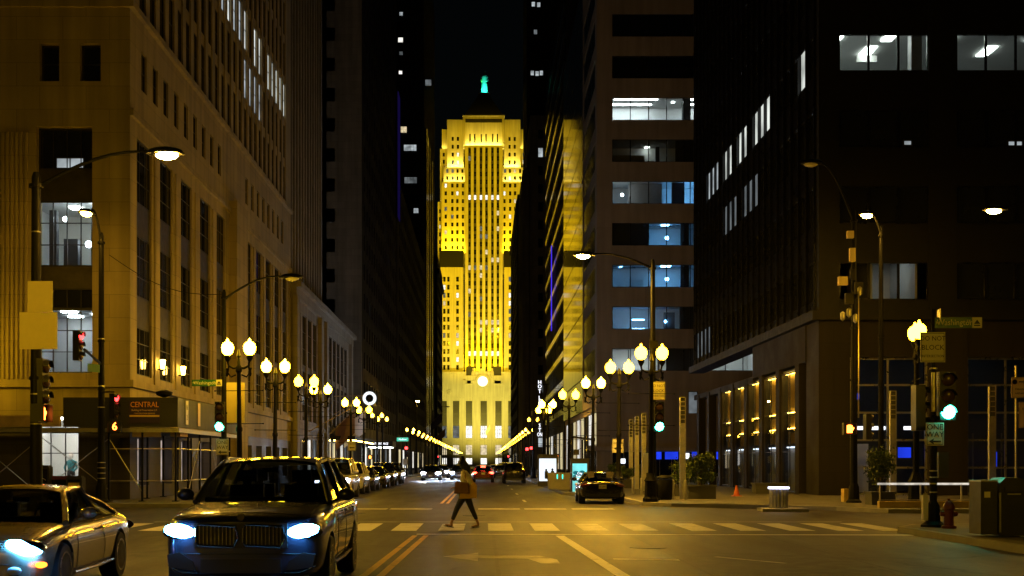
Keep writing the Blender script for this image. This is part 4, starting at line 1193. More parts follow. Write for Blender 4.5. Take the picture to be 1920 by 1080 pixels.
GV = [[glow('lit_lamp_globe_'+k, c, s_) for k, c, s_ in (('bright',(1.0,0.57,0.016),92),('amber',(1.0,0.5,0.010),64),('plain',(1.0,0.54,0.013),78))],
      [glow('lit_far_globe_'+k, c, s_) for k, c, s_ in (('bright',(1.0,0.6,0.05),26),('amber',(1.0,0.52,0.03),14),('plain',(1.0,0.57,0.04),20))]]
def place_lamp(x, d, label, H=5.75, far=False, boost=None):
    src = lampF if far else lamp0; k = int(far)
    sc = H/5.66
    if not usedL[k]:
        usedL[k] = True; o = src; o.location = (x, d, 0.15); o['label'] = label
    else: o = dup(src, (x, d, 0.15), 0, label)
    o.scale = (sc if not far else sc*1.05,)*2 + (sc,)
    o['group'] = 'twin globe street lamps along both kerbs'
    gm = glow('lit_lamp_globe_strong', (1.0, 0.57, 0.013), 78*boost) if boost else rnd.choice(GV[int(far)])
    for ch in o.children:
        if 'globe' in ch.name:
            ch.material_slots[0].link = 'OBJECT'; ch.material_slots[0].material = gm
    if not far: o.rotation_euler[0] = rnd.uniform(-.008,.008); o.rotation_euler[1] = rnd.uniform(-.01,.01)
    return o
left = [(450,652,'between the green signal and the limestone corner'),(515,687,'before the plain stone pier'),
        (573,715,'just before the ribbed tower base'),(601,730,'in front of the ribbed tower base'),(659,755,'beside the round clock sign bracket'),
        (682,768,'under the round clock sign'),(707,779,'above the parked black cars'),(717,786,'last before the side street')]
order = ['first','second','third','fourth','fifth','sixth','seventh','eighth']
for i, (x, y, w_) in enumerate(left):
    s = (VY-y)/(5.9-EYE); d = F_PX/s
    place_lamp((x-VX)/s, d, f'{order[i]} twin globe lamp along the left kerb, {w_}', far=i > 5)
right = [(1220,661,47.6,'beside the tall green signal mast'),(1159,689,54.9,'behind the parked black sedan'),(1111,718,65.5,'beside the turquoise advert panel'),
         (1067,740,76.7,'beside the solar topped pay station'),(1028,758,86.5,'behind the grey bench wall'),(1019,769,97,'between white advert panels and the hotel sign'),(1000,787,119,'past the white advert panel')]
for i, (x, y, d, w_) in enumerate(right):
    s = F_PX/d
    place_lamp((x-VX)/s, d, f'{order[i]} twin globe lamp along the right kerb, {w_}', H=(VY-y)/s+EYE-0.15, far=i > 5)
d = 158
while d < 425:
    place_lamp(-9.3-0.3*(d/400), d, 'tiny twin globe lamp in the far glowing row along the left kerb', far=True)
    if d > 160: place_lamp(5.6+0.5*(d/400), d-13, 'tiny twin globe lamp in the far glowing row along the right kerb', far=True)
    d += 13.5
for d in (445, 470, 500, 528):
    place_lamp(-9.8, d, 'tiny twin globe lamp in the far glowing row along the left kerb', far=True)
    place_lamp(6.2, d, 'tiny twin globe lamp in the far glowing row along the right kerb', far=True)
for (x, d) in ((-20.7,48.1),(-26,48.1),(-11.8,20),(-10.9,-6),(13.5,17)):
    place_lamp(x, d, 'twin globe street lamp on the near pavement outside the picture', boost=0.75 if d > 40 else (3.2 if x < 0 else 1.3))
# lone globe lamp by the do-not-block sign, seen almost end on
p = at(1717,622,42.5)
o = place_lamp(p.x, 42.5, 'flame bright globe lamp behind the white do not block sign', H=p.z-0.15)
o.rotation_euler[2] = R(80)

# ================================================================ COBRA HEAD STREET LIGHTS
def cobra(name, base, H, head, lit=True, label='', r0=0.13, r1=0.075, rise=0.35, arm_from=None, power=None):
    """tapered pole with a curved arm carrying a lamp head; base and head are world points"""
    t = thing(name, label, 'street light', (base[0], base[1], base[2]))
    b = Vector(base); h = Vector(head)-b
    m = MB('black_iron'); m.lathe([(r0*2.1,0),(r0*2.1,0.06),(r0*1.5,0.14),(r0*1.4,0.6),(r0*1.08,0.72)],n=10); m.build('base', t, 30)
    m = MB('black_iron'); m.lathe([(r0,0.7),((r0+r1)/2,H*0.5),(r1,H),(r1*0.6,H+0.12)],n=12)
    for z in (H*0.42,H*0.6,H*0.97): m.lathe([(r1*1.6,z),(r1*1.6,z+0.08)],n=12)
    m.build('pole', t, 30)
    z0 = H-0.25 if arm_from is None else arm_from
    pts = [(0,0,z0)]
    for k in range(1, 9):
        q = k/8
        pts.append((h.x*q*0.97, h.y*q*0.97, z0 + (h.z+0.05-z0)*math.sin(q*math.pi/2) + rise*math.sin(q*math.pi)*0.25))
    a = MB('black_iron'); a.tube(pts, [0.05-0.02*k/8 for k in range(9)], 7); a.build('arm', t, True)
    dx = Vector((h.x, h.y, 0)); dx = dx.normalized() if dx.length > 0.01 else Vector((1,0,0))
    hd = MB('black_iron'); vs = MB()
    hd.use('black_iron')
    hd.ball((0,0,0.06),(0.42,0.22,0.11),12,8); hd.lathe([(0,0.02),(1,0.0),(1,0.03),(0,0.05)],(0,0,0),18,0.46,0.25)
    ho = hd.build('lamp_head', t, True); ho.location = h + dx*0.12; ho.rotation_euler = (0,0,math.atan2(dx.y,dx.x))
    ln = MB(glow('lit_street_lamp_lens', (1.0, 0.52, 0.05), power) if power else ('cobra_lens' if lit else 'lens_off')); ln.ball((0.04,0,0.0),(0.28,0.18,0.13),12,8); ln.build('lamp_lens', ho, True)
    return t
g = 0.15
pA = Vector((-10.5, 28.9, g))
poleA = cobra('street_light', pA, 8.2, at(300,289,28.9), True, 'tall black lit street light at the near left corner with sign backs on it', 0.15, 0.10, power=1000)
p = at(190,868,46.9); pB = Vector((p.x, 46.9, g))
poleB = cobra('street_light', pB, at(0,442,46.9).z-g, at(166,401,46.0), True, 'black pole with a short curved lit lamp and red signal arm by the scaffold shed', 0.15, 0.09, 1.4, power=280)
p = at(420,868,47.2); pC = Vector((p.x, 47.2, g))
poleC = cobra('street_light', pC, at(0,549,47.2).z-g, at(540,521,47.2), False, 'black street light with unlit head over the green signal left of the street', 0.12, 0.075)
p = at(1224,868,49.6); pD = Vector((p.x, 49.6, g))
poleD = cobra('street_light', pD, at(0,492,49.6).z-g, at(1101,479,49.6), True, 'lit street light whose long arm crosses the tan office building', 0.15, 0.085, power=5600)
p = at(1601,868,46.4); pE = Vector((p.x, 46.4, g))
poleE = cobra('street_light', pE, 10.9, at(1528,307,46.4), False, 'tall mast with cameras and antennas and an unlit dark lamp head', 0.14, 0.09, arm_from=10.6)
p = at(1652,868,50); pF = Vector((p.x, 50, g))
poleF = cobra('street_light', pF, 11.0, at(1630,404,49.6), True, 'lit lamp floating in the dark above the camera mast', 0.12, 0.08, power=500)
pG = Vector((21.6, 45, g))
poleG = cobra('street_light', pG, 11.2, at(1872,394,45), True, 'lit lamp on a pale curved arm at the right edge', 0.12, 0.08, 1.2, power=900)
for (x, y, d, s_) in ((781,752,176,-1),(838,763,230,-1),(1030,757,150,1)):
    hd = at(x, y, d); bx = (-9.6 if s_ < 0 else 5.8)
    cobra('street_light', (bx, d, g), hd.z-0.8, hd, x != 838, ['far lit cobra street light over the left lane','far lit street light near the white hotel sign'][s_ > 0] if x != 838 else 'far unlit cobra street light over the left lane')

# ---------------------------------------------------------------- signal heads
def signal(parent, loc, face=-90, lit=2, mats=('sig_red','sig_off','sig_green'), n=3, s=1.0, name='traffic_signal', visor=True, backplate=False):
    """housing with n lenses; face = heading of the lenses in degrees (-90 faces the camera)"""
    b = MB('black_plastic')
    hh = 0.35*n
    b.box(-0.17,0.17,-0.02,0.2,-hh/2,hh/2)
    if backplate: b.box(-0.28,0.28,0.06,0.09,-hh/2-0.12,hh/2+0.12)
    for k in range(n):
        z = hh/2-0.175-0.35*k
        if visor:
            pts = []
            for i in range(9):
                a = R(0+180*i/8); pts.append((0.155*math.cos(a), z+0.155*math.sin(a)))
            P = [[(x, -0.02, zz) for x, zz in pts], [(x, -0.15, zz-0.015) for x, zz in pts]]
            b.grid(P)
            P = [[(x*0.94, -0.02, z+(zz-z)*0.94) for x, zz in pts], [(x*0.94, -0.15, z+(zz-z)*0.94-0.015) for x, zz in pts]]
            b.grid(P)
    ho = b.build(name, parent, fix=False)
    ho.location = loc; ho.rotation_euler = (0,0,R(face+90)); ho.scale = (s*1.08,s*1.08,s*1.08)
    for k in range(n):
        z = hh/2-0.175-0.35*k
        l = MB(mats[k] if k == lit else 'sig_off'); l.ball((0,-0.04,z),(0.15,0.07,0.15),16,10)
        l.build('signal_lens', ho, True)
    return ho
def ped_signal(parent, loc, face, kind):
    b = MB('black_plastic'); b.box(-0.23,0.23,0,0.2,-0.22,0.22); b.box(-0.25,0.25,-0.16,0,0.2,0.22); b.box(-0.25,-0.23,-0.14,0,-0.2,0.22); b.box(0.23,0.25,-0.14,0,-0.2,0.22)
    ho = b.build('pedestrian_signal', parent); ho.location = loc; ho.rotation_euler = (0,0,R(face+90))
    if kind == 'hand':
        h = MB('sig_orange'); h.box(-0.1,0.1,-0.02,-0.005,-0.15,0.03)
        for k in range(4): h.box(-0.1+0.053*k,-0.06+0.053*k,-0.02,-0.005,0.03,0.16-0.02*abs(k-1.5))
        h.prism([(0.1,-0.08),(0.17,0.02),(0.15,0.06),(0.1,0.0)],-0.02,-0.005,'y'); h.build('hand_symbol', ho)
    else: text('countdown_digit', kind, 0.42, 'sig_orange', ho, (0,-0.012,0))
    return ho
def sign(parent, name, c, w, h, face=-90, mat='sign_white', lines=(), arrow=None, ink='ink', border=True):
    b = MB(mat); b.box(-w/2,w/2,0,0.012,-h/2,h/2)
    so = b.build(name, parent); so.location = c; so.rotation_euler = (0,0,R(face+90))
    if border:
        e = MB(ink)
        i, t_ = 0.02, 0.012
        for (x0,x1,z0,z1) in ((-w/2+i,w/2-i,h/2-i-t_,h/2-i),(-w/2+i,w/2-i,-h/2+i,-h/2+i+t_),(-w/2+i,-w/2+i+t_,-h/2+i+t_,h/2-i-t_),(w/2-i-t_,w/2-i,-h/2+i+t_,h/2-i-t_)): e.box(x0,x1,-0.003,-0.0005,z0,z1)
        e.build('border', so)
    for (s_, size, z, sx) in lines: text('lettering', s_, size, ink, so, (0,-0.004,z), depth=0.002, sx=sx)
    if arrow:
        x0, x1, z, t_ = arrow   # points towards x0
        q = 1 if x0 < x1 else -1
        a = MB(ink); a.prism([(x0,z),(x0+q*0.12,z+0.075),(x0+q*0.10,z+t_),(x1,z+t_),(x1,z-t_),(x0+q*0.10,z-t_),(x0+q*0.12,z-0.075)],-0.005,-0.001,'y'); a.build('arrow', so)
    return so
def street_name(parent, c, face=-90, w=1.15, t_='Washington', lit=False):
    so = sign(parent, 'street_name_sign', c, w, 0.25, face, 'sign_green', [], border=False)
    text('lettering', t_, 0.19, 'ink_white', so, (-0.08,-0.004,0), depth=0.002, sx=0.92)
    text('lettering', 'W', 0.09, 'ink_white', so, (-w/2+0.07,-0.004,0), depth=0.002); text('lettering', 'ST', 0.09, 'ink_white', so, (w/2-0.31,-0.004,0.03), depth=0.002)
    e = MB('sign_white'); e.box(w/2-0.23,w/2+0.0,-0.006,-0.001,-0.125,0.125); eo = e.build('emblem_panel', so)
    e = MB('ink'); e.prism([(w/2-0.19,-0.03),(w/2-0.115,0.07),(w/2-0.04,-0.03)],-0.009,-0.0065,'y'); e.box(w/2-0.19,w/2-0.04,-0.009,-0.0065,-0.08,-0.05); e.build('emblem', eo)
    return so

# near left pole (world coordinates minus pole base give local positions)
def on(pole, x, y, d): return at(x, y, d) - pole.location
def bracket(pole, a, b, r=0.025):
    m = MB('black_iron'); m.tube([a, b], r, 6); return m.build('bracket', pole)
sign(poleA,'sign_back',on(poleA,72,620,28.7),0.88,0.86,-90,'sign_alu',border=False)
sign(poleA,'sign_back',on(poleA,75,556,28.7),0.58,0.72,-90,'sign_alu',border=False)
signal(poleA,on(poleA,84,716,28.95),-5,0,('sig_off','sig_off','sig_off'),s=0.95)
ped_signal(poleA,on(poleA,80,775,28.95),-5,'hand')
m = MB('galv')
for z in (0.9,1.2,2.4,3.1,3.45,4.4,4.55,6.9): m.lathe([(0.152-0.006*z,z),(0.152-0.006*z,z+0.03)],n=12)
m.build('pole_band', poleA)
# left far pole: mast arm with red signal, red signal, countdown
bracket(poleB,(0,0,on(poleB,0,683,46.9).z),on(poleB,158,655,44.2),0.05)
signal(poleB,on(poleB,150,648,44.0),-2,0,s=0.95)
sign(poleB,'street_name_sign',on(poleB,176,690,45.6)+Vector((0,0,0)),0.7,0.3,-20,'sign_green',border=False)
bracket(poleB,(0,0,on(poleB,0,735,46.9).z),on(poleB,214,735,46.6),0.03)
signal(poleB,on(poleB,217,762,46.6),-8,0,s=0.85)
ped_signal(poleB,on(poleB,215,800,46.6),-88,'6')
m = MB('galv')
for k in range(4): m.lathe([(0.16,0.9+0.2*k),(0.16,0.93+0.2*k)],n=12)
for z in (3.6,4.4,6.2): m.lathe([(0.14,z),(0.14,z+0.04)],n=12)
m.build('pole_band', poleB)
# left signal pole C
signal(poleC,on(poleC,412,781,47.0),-90,2,s=1.0)
sign(poleC,'one_way_sign',on(poleC,417,838,47.0),0.46,0.6,-90,'sign_white',[('ONE',0.19,0.17,1),('WAY',0.19,-0.02,1)],(-0.17,0.17,-0.2,0.025))
street_name(poleC,on(poleC,388,718,47.05))
sign(poleC,'blank_panel',on(poleC,437,755,47.35),0.9,1.55,-90,'sign_alu',border=False)
for k in (-1,1): bracket(poleC,(0,0,3.3+0.5*k),Vector(on(poleC,412,781,47.2))+Vector((0,0,0.5*k)))
# right signal mast D
signal(poleD,on(poleD,1236,781,49.3),-90,2,s=1.05)
sign(poleD,'do_not_block_sign',on(poleD,1233,733,49.3),0.6,0.72,-90,'sign_white',[('DO NOT',0.15,0.2,1),('BLOCK',0.16,0.0,1),('INTERSECTION',0.085,-0.2,0.9)])
m = MB('black_iron'); m.box(-0.16,0.16,-0.28,-0.1,6.1,6.4); m.build('control_box', poleD)
m = MB('sign_white'); m.box(-0.42,-0.2,-0.25,-0.22,1.1,1.9); m.build('notice_plate', poleD)
# near right signal post
p = at(1750,868,28.9)
postR = thing('signal_post','black corner signal post with green light, one way and do not block signs','traffic signal',(p.x,28.9,g))
m = MB('black_iron'); m.lathe([(0.3,0),(0.3,0.05),(0.17,0.14),(0.15,0.5),(0.09,0.6)],n=8); m.build('base', postR, 30)
m = MB('black_iron'); m.lathe([(0.085,0.5),(0.08,2.6),(0.05,2.62),(0.045,5.1)],n=10); m.build('pole', postR, 30)
m = MB('galv'); m.lathe([(0.05,2.7),(0.05,3.62)],n=10)
for z in (0.8,1.0,1.15,1.3,2.0,3.7,4.1): m.lathe([(0.092,z),(0.092,z+0.03)],n=10)
m.build('pole_band', postR)
signal(postR,on(postR,1777,742,28.7),-90,2,s=1.0)
signal(postR,on(postR,1729,765,29.2),0,0,('sig_off','sig_off','sig_off'),s=0.95)
sign(postR,'do_not_block_sign',on(postR,1749,651,28.75),0.58,0.7,-90,'sign_white',[('DO NOT',0.155,0.2,0.95),('BLOCK',0.165,-0.01,1),('INTERSECTION',0.085,-0.21,0.9)])
sign(postR,'one_way_sign',on(postR,1753,814,28.7),0.42,0.53,-90,'sign_white',[('ONE',0.18,0.16,1),('WAY',0.18,-0.01,1)],(-0.14,0.14,-0.17,0.02))
street_name(postR,on(postR,1797,605,28.85),w=1.1)
m = MB('galv'); m.box(0.12,0.14,-0.1,0.1,4.85,5.1); m.build('sign_clamp', postR)
m = MB('black_plastic'); m.box(0.1,0.32,-0.1,0.16,1.15,1.75); m.build('control_box', postR)
m = MB('sign_white'); m.box(-0.26,-0.14,-0.06,0.06,0.15,0.75); m.build('cable_guard', postR)
# camera mast E: cameras, antenna boxes, signals, red hand
for (x, y, w_, h_) in ((1594,440,.24,.26),(1598,478,.2,.5),(1580,527,.34,.32),(1610,540,.3,.44),(1598,515,.16,.4),(1592,560,.3,.4),(1611,548,.2,.2)):
    c = on(poleE,x,y,46.2); m = MB('sign_alu' if y in (440,478,527) else 'black_plastic'); m.cbox(c,(w_,0.18,h_)); m.build('equipment_box', poleE)
for (x, y) in ((1612,545),(1580,592),(1592,585),(1604,596)):
    c = on(poleE,x,y,46.1); m = MB('galv'); m.lathe([(0.02,-0.2),(0.09,-0.12),(0.09,0.1),(0.02,0.16)],c,10); m.build('camera', poleE, True)
signal(poleE,on(poleE,1630,800,46.2),5,0,('sig_off','sig_off','sig_off'),s=0.85)
ped_signal(poleE,on(poleE,1593,804,46.0),-90,'hand')
m = MB('galv'); m.tube([(0.17,0,3.2),(0.17,0,8.0)],0.03,6); m.build('conduit', poleE)
# small far signals and signs
def far_signal(x, y, d, mat, label, hand=False):
    q = at(x, y, d)
    t = thing('traffic_signal', label, 'traffic signal', (q.x, d, g))
    m = MB('black_iron'); m.lathe([(0.16,0),(0.1,0.3),(0.07,0.5),(0.06,q.z+0.6)],n=8); m.build('pole', t, 30)
    if hand: 
        h = ped_signal(t,(0,-0.15,q.z-g),-90,'hand')
    else: signal(t,(0.0,-0.15,q.z-g-0.35+0.18*0),-90,0,s=1.1)
    return t
far_signal(762,841,141,'sig_red','far red signal by the green street sign on the left kerb')
far_signal(988,843,141,'sig_red','far red signal just right of the golden tower base')
far_signal(996,841,150,'sig_red','far red signal overlapping another right of the golden tower')
far_signal(821,857,262,'sig_red','tiny red signal above the oncoming headlights')
far_signal(953,856,270,'sig_red','tiny red signal near the right end of the street')
far_signal(1043,855,128,'sig_orange','orange hand signal beside the white advert panel',True)
far_signal(694,857,128,'sig_orange','orange hand signal behind the parked cars on the left',True)
t = thing('street_sign','far bright green street name sign on the left kerb','street sign',(-9.2,139,g))
m = MB('black_iron'); m.tube([(0,0,0),(0,0,4.5)],0.05,6); m.build('pole', t)
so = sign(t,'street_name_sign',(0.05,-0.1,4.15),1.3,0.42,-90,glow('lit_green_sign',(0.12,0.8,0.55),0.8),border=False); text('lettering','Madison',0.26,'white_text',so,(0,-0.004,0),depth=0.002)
for i, (x, y, d, lab, lines) in enumerate(((660,836,80,'white one way sign on a post behind the first parked cars',[('ONE WAY',0.14,0.12,0.8)]),(1042,862,108,'white notice sign on a post by the far right kerb',[('ONE WAY',0.12,0.1,0.8)]),(760,866,132,'white square sign on a post near the far left crossing',[]),(1158,836,55,'white sign on the lamp beside the tan canopy',[('TOW ZONE',0.1,0.12,0.9)]))):
    q = at(x, y, d); t = thing('kerb_sign', lab, 'sign', (q.x, d, g))
    m = MB('galv'); m.tube([(0,0,0),(0,0,q.z+0.2)],0.03,6); m.build('post', t)
    sign(t,'sign_panel',(0,-0.06,q.z-g),0.5,0.62,-90,'sign_white',lines,(-0.17,0.17,-0.12,0.03) if lines else None)
# hotel blade sign
q0, q1 = at(1012,712,233), at(1012,818,233)
t = thing('hotel_sign','tall vertical blade sign of white lit letters beside the grey hotel front','sign',(q0.x,233,0))
m = MB('ink'); m.box(-0.55,0.55,0,0.4,q1.z-0.2,q0.z+0.2); m.box(0.55,12.4-q0.x,0.1,0.3,q0.z-1.0,q0.z-0.8); m.box(0.55,12.4-q0.x,0.1,0.3,q1.z+1.0,q1.z+1.2); m.build('sign_panel', t)
for (ch, y) in (('H',717),('O',725),('T',734),('L',746),('E',753),('R',760),('S',798),('T',807),('ON',815)):
    text('lettering', ch, 1.02, 'white_text', t, (0,-0.03,at(0,y,233).z), depth=0.02, sx=0.95 if len(ch)==1 else 0.6)

# ================================================================ SCAFFOLD SHED (sidewalk canopy) ROUND THE CORNER
sh = thing('scaffold_shed','dark boarded scaffold canopy with a navy banner around the limestone corner','scaffold shed',(-12,48,g))
m = MB('hoarding'); XO, YO = -11.9, 47.9
m.box(-16.35,XO,YO,YO+0.06,3.05,4.2); m.box(XO-0.06,XO,YO+0.065,60.0,3.05,4.2); m.build('parapet', sh, world=True)
m = MB('dark_stone'); m.box(-30,XO-0.07,YO+0.07,50.3,2.86,3.02); m.box(-14.4,XO-0.07,50.31,60,2.86,3.02); m.build('deck', sh, world=True)
m = MB('galv'); m.box(-30,XO+0.02,YO-0.05,YO-0.002,2.84,3.0); m.box(XO+0.005,XO+0.05,YO,60,2.84,3.0); m.build('edge_beam', sh, world=True)
for bb in ((-13.7,-12.6,YO+0.1,YO+0.3,2.66,2.84),(-12.4,-12.0,YO+0.8,YO+2.2,2.7,2.84),(-21.5,-16.5,YO+0.02,YO+0.2,3.06,3.5),(-27,-21.8,YO+0.02,YO+0.2,3.06,3.4)):
    m = MB('timber'); m.box(*bb); m.build('timber_beam', sh, world=True)
for (x, y) in [(-12.0,48.0),(-13.3,48.0),(-14.6,48.0),(-17.3,48.0),(-19.9,48),(-22.5,48),(-25,48)] + [(-12.0,50+2.05*k) for k in range(5)] + [(-14.2,52+2.6*k) for k in range(4)]:
    m = MB('black_iron'); m.tube([(x,y,g),(x,y,2.85)],0.045,7); m.box(x-0.12,x+0.12,y-0.12,y+0.12,g,g+0.03); m.build('post', sh, world=True)
m = MB('galv')
for z in (0.95, 2.2): m.tube([(-12.0,48,z),(-12.0,58.3,z)],0.025,6); m.tube([(-14.6,48,z),(-12,48,z)],0.025,6)
for (a, b) in (((-17.3,48,0.4),(-19.9,48,2.6)),((-17.3,48,2.6),(-19.9,48,0.4)),((-14.6,48,0.6),(-17.3,48,2.7)),((-14.6,48,2.6),(-17.3,48,0.5)),((-12,50,0.4),(-12,52.05,2.6)),((-12,54.1,2.6),(-12,56.1,0.4)),((-14.6,48,2.6),(-13.3,48,0.5))): m.tube([a,b],0.018,5)
m.build('brace', sh, True, world=True)
bn = thing('banner','navy banner with big orange letters hung on the shed parapet','banner',at(271,772,YO-0.03))
m = MB('navy_banner'); m.box(-0.6,0.6,-0.01,0.01,-0.43,0.43); m.build('cloth', bn)
text('lettering','CENTRAL',0.30,'banner_orange',bn,(0,-0.015,0.27),sx=0.85)
text('lettering','Building & Preservation L.P.',0.1,'sign_pink',bn,(0,-0.015,0.06),sx=0.9); text('lettering','CONSTRUCTION SERVICES',0.075,'banner_yellow',bn,(0,-0.015,-0.07),sx=0.9)
m = MB('banner_yellow'); m.box(-0.58,0.58,-0.016,-0.011,-0.2,-0.13); m.build('stripe', bn)
for (u, lab, ln) in ((49.3,'pale vertical notice with dark figures on the shed side, nearer the corner',('N','2')),(51.4,'plain faded vertical notice on the shed side, farther along',())):
    so = tag(sign(None,'notice',(XO+0.03,u,3.66),0.42,0.95,0,'sign_white' if ln else 'sign_pink',[(s_,0.3,0.2-0.4*i,0.9) for i, s_ in enumerate(ln)],border=False), lab, 'notice')
m = MB('black_iron'); m.lathe([(0.02,0.0),(0.3,0.1),(0.34,0.22),(0.1,0.3)],(0,0,0),10); m.box(-0.04,0.04,-0.04,0.04,-0.18,0.02)
fl = m.build('work_lamp', None, True); fl.location = (XO-0.6,YO+0.3,4.2); tag(fl,'dark work lamp on top of the scaffold parapet','lamp')
# newspaper boxes and bin by the shop
def newsbox(loc, label, body, w=0.5, h=1.1):
    t = thing('newspaper_box', label, 'newspaper box', loc)
    m = MB(body); m.box(-w/2,w/2,-0.22,0.22,0.12,h); m.box(-w/2+0.04,w/2-0.04,-0.18,0.18,h,h+0.06); m.box(-w/2+0.05,-w/2+0.12,-0.15,0.15,0,0.12); m.box(w/2-0.12,w/2-0.05,-0.15,0.15,0,0.12); m.build('cabinet', t)
    m = MB('dark_glass'); m.box(-w/2+0.06,w/2-0.06,-0.235,-0.221,h*0.55,h-0.08); m.build('window', t)
    return t
a_ = newsbox((*at(80,0,46.6)[:2],g),'black newspaper box with chalk scrawl in front of the lit shop','black_plastic',0.62,1.35)
m = MB('sign_alu'); m.tube([(-0.2,-0.23,0.5),(-0.1,-0.23,0.7),(0.0,-0.23,0.5),(0.1,-0.23,0.72),(0.2,-0.23,0.55)],0.012,4); m.tube([(-0.2,-0.23,0.85),(0.05,-0.23,0.95),(0.2,-0.23,0.85)],0.012,4); m.build('scrawl', a_)
b_ = newsbox((*at(120,0,46.9)[:2],g),'dark red newspaper box beside the black one','red_paint',0.9,0.95)
c_ = newsbox((*at(142,0,46.7)[:2],g),'newspaper box with a yellow label nearest the black pole','black_plastic',0.6,0.95)
m = MB('banner_yellow'); m.box(-0.2,0.2,-0.25,-0.236,0.55,0.75); m.build('label', c_)
# mannequins
def mannequin(x, y, label, col, shirt):
    t = thing('mannequin', label, 'mannequin', (x, y, 0.3))
    m = MB('room_white'); m.lathe([(0.25,0),(0.25,0.02),(0.02,0.03)],(0,0,0),12); m.build('stand', t)
    m = MB(col)
    for s_ in (-1,1): m.tube([(s_*0.1,0,0.08),(s_*0.1,0,0.5),(s_*0.09,0,0.92)],[0.055,0.07,0.09],8)
    m.lathe([(0.15,0.85),(0.17,0.95),(0.13,1.05)],(0,0,0),10,1,0.7); m.build('trousers', t, True)
    m = MB(shirt); m.lathe([(0.16,0.95),(0.14,1.1),(0.19,1.35),(0.17,1.45),(0.06,1.5)],(0,0,0),10,1,0.65)
    for s_ in (-1,1): m.tube([(s_*0.18,0,1.42),(s_*0.26,-0.05,1.15),(s_*0.16,-0.2,0.98)],[0.06,0.05,0.04],8)
    m.build('shirt', t, True)
    m = MB('cream'); m.lathe([(0.05,1.48),(0.05,1.55),(0.09,1.62),(0.1,1.72),(0.06,1.8),(0.0,1.81)],(0,0,0),10); m.build('head', t, True)
mannequin(-17.0,52.6,'mannequin in dark trousers and pale shirt in the lit shop','denim','cream')
mannequin(-17.75,53.0,'mannequin in a teal jacket left of the other in the shop','black_leather',pbr('teal_cloth',(0.03,0.16,0.18),0.8,world_co=False))

# ================================================================ RIGHT CORNER FURNITURE
# litter bin
p = at(1871,868,25.2)
t = thing('litter_bin','large square black and grey litter bin on the near right corner','litter bin',(p.x,25.2,g))
m = MB('grey_steel'); m.box(-0.47,-0.13,-0.3,0.3,0.05,1.12); m.build('side_cabinet', t)
m = MB('black_plastic')
prof = [(-0.12,0.03),(0.46,0.03),(0.48,0.95),(0.42,1.12),(0.3,1.2),(0.02,1.2),(-0.09,1.1),(-0.12,0.95)]
m.prism(prof,-0.34,0.32,'y'); m.build('body', t)
m = MB('frame_dark'); m.box(0.0,0.36,-0.36,-0.342,0.92,1.02); m.build('slot', t)
m = MB('galv'); m.box(-0.12,-0.08,-0.352,-0.342,0.1,0.9); m.box(0.05,0.32,-0.352,-0.342,0.86,0.885); m.box(-0.47,-0.13,-0.31,0.31,1.12,1.15); m.build('trim', t)
m = MB('sign_white'); m.box(-0.4,-0.28,-0.306,-0.301,0.8,0.92); m.build('sticker', t)
# hydrant
p = at(1779,868,28.3)
t = thing('fire_hydrant','short red fire hydrant at the foot of the corner signal post','fire hydrant',(p.x,28.3,g))
m = MB('red_paint'); m.lathe([(0.17,0),(0.17,0.05),(0.11,0.07),(0.11,0.42),(0.14,0.44),(0.14,0.48),(0.12,0.55),(0.06,0.62),(0.03,0.63),(0.03,0.68)],n=12); m.build('body', t, True)
for s_ in (-1,1):
    m = MB('red_paint'); m.lathe([(0.06,0.1),(0.06,0.17),(0.04,0.2)],(0,0,0.33),10,axis='x')
    c = m.build('nozzle', t, True); c.scale = (s_,1,1)
# steel drum with lit rim on a pad
p = at(1460,868,42.3)
t = thing('lit_bollard_drum','ribbed steel drum with a glowing white rim on a small concrete pad','drum',(p.x,42.3,0.0))
m = MB('kerb'); m.prism([(-0.75,-0.9),(0.8,-0.9),(0.95,0.6),(-0.6,0.6)],0.0,0.1); m.build('pad', t)
m = MB('galv'); 
for k in range(14):
    a = 2*math.pi*k/14; m.tube([(0.27*math.cos(a),0.27*math.sin(a),0.1),(0.27*math.cos(a),0.27*math.sin(a),0.76)],0.058,8)
m.build('drum', t, True)
m = MB(glow('lit_drum_rim',(0.75,0.75,1.0),3.5)); m.lathe([(0.2,0.76),(0.36,0.76),(0.36,0.83),(0.2,0.83)],n=24); m.build('light_rim', t, True)
# traffic cone
p = at(1381,868,55.5)
t = thing('traffic_cone','small orange traffic cone on the dark plaza','traffic cone',(p.x,55.5,g))
m = MB('orange_plastic'); m.box(-0.2,0.2,-0.2,0.2,0,0.03); m.lathe([(0.15,0.03),(0.03,0.5),(0.0,0.5)],n=14); m.build('cone', t, True)
# low fence; the top rail's glow stands in for reflected light
t = thing('subway_railing','pale steel railing with a shining top rail on a yellow kerb wall','railing',(13.2,41.2,g))
m = MB('yellow_concrete'); m.box(0,7.0,-0.12,0.12,0,0.22); m.build('kerb_wall', t)
for k in range(6):
    m = MB('sign_white'); x = 0.05+1.36*k; m.tube([(x,0,0.22),(x,0,0.78)],0.028,7); m.build('post', t)
m = MB('galv'); m.tube([(0,0,0.26),(7,0,0.26)],0.02,6); m.build('bottom_rail', t)
m = MB(glow('rail_reflected_glow',(1.0,0.9,0.75),0.6,0.6,2.5)); m.tube([(-0.03,0,0.8),(7,0,0.8)],0.035,8); m.build('top_rail', t, True)
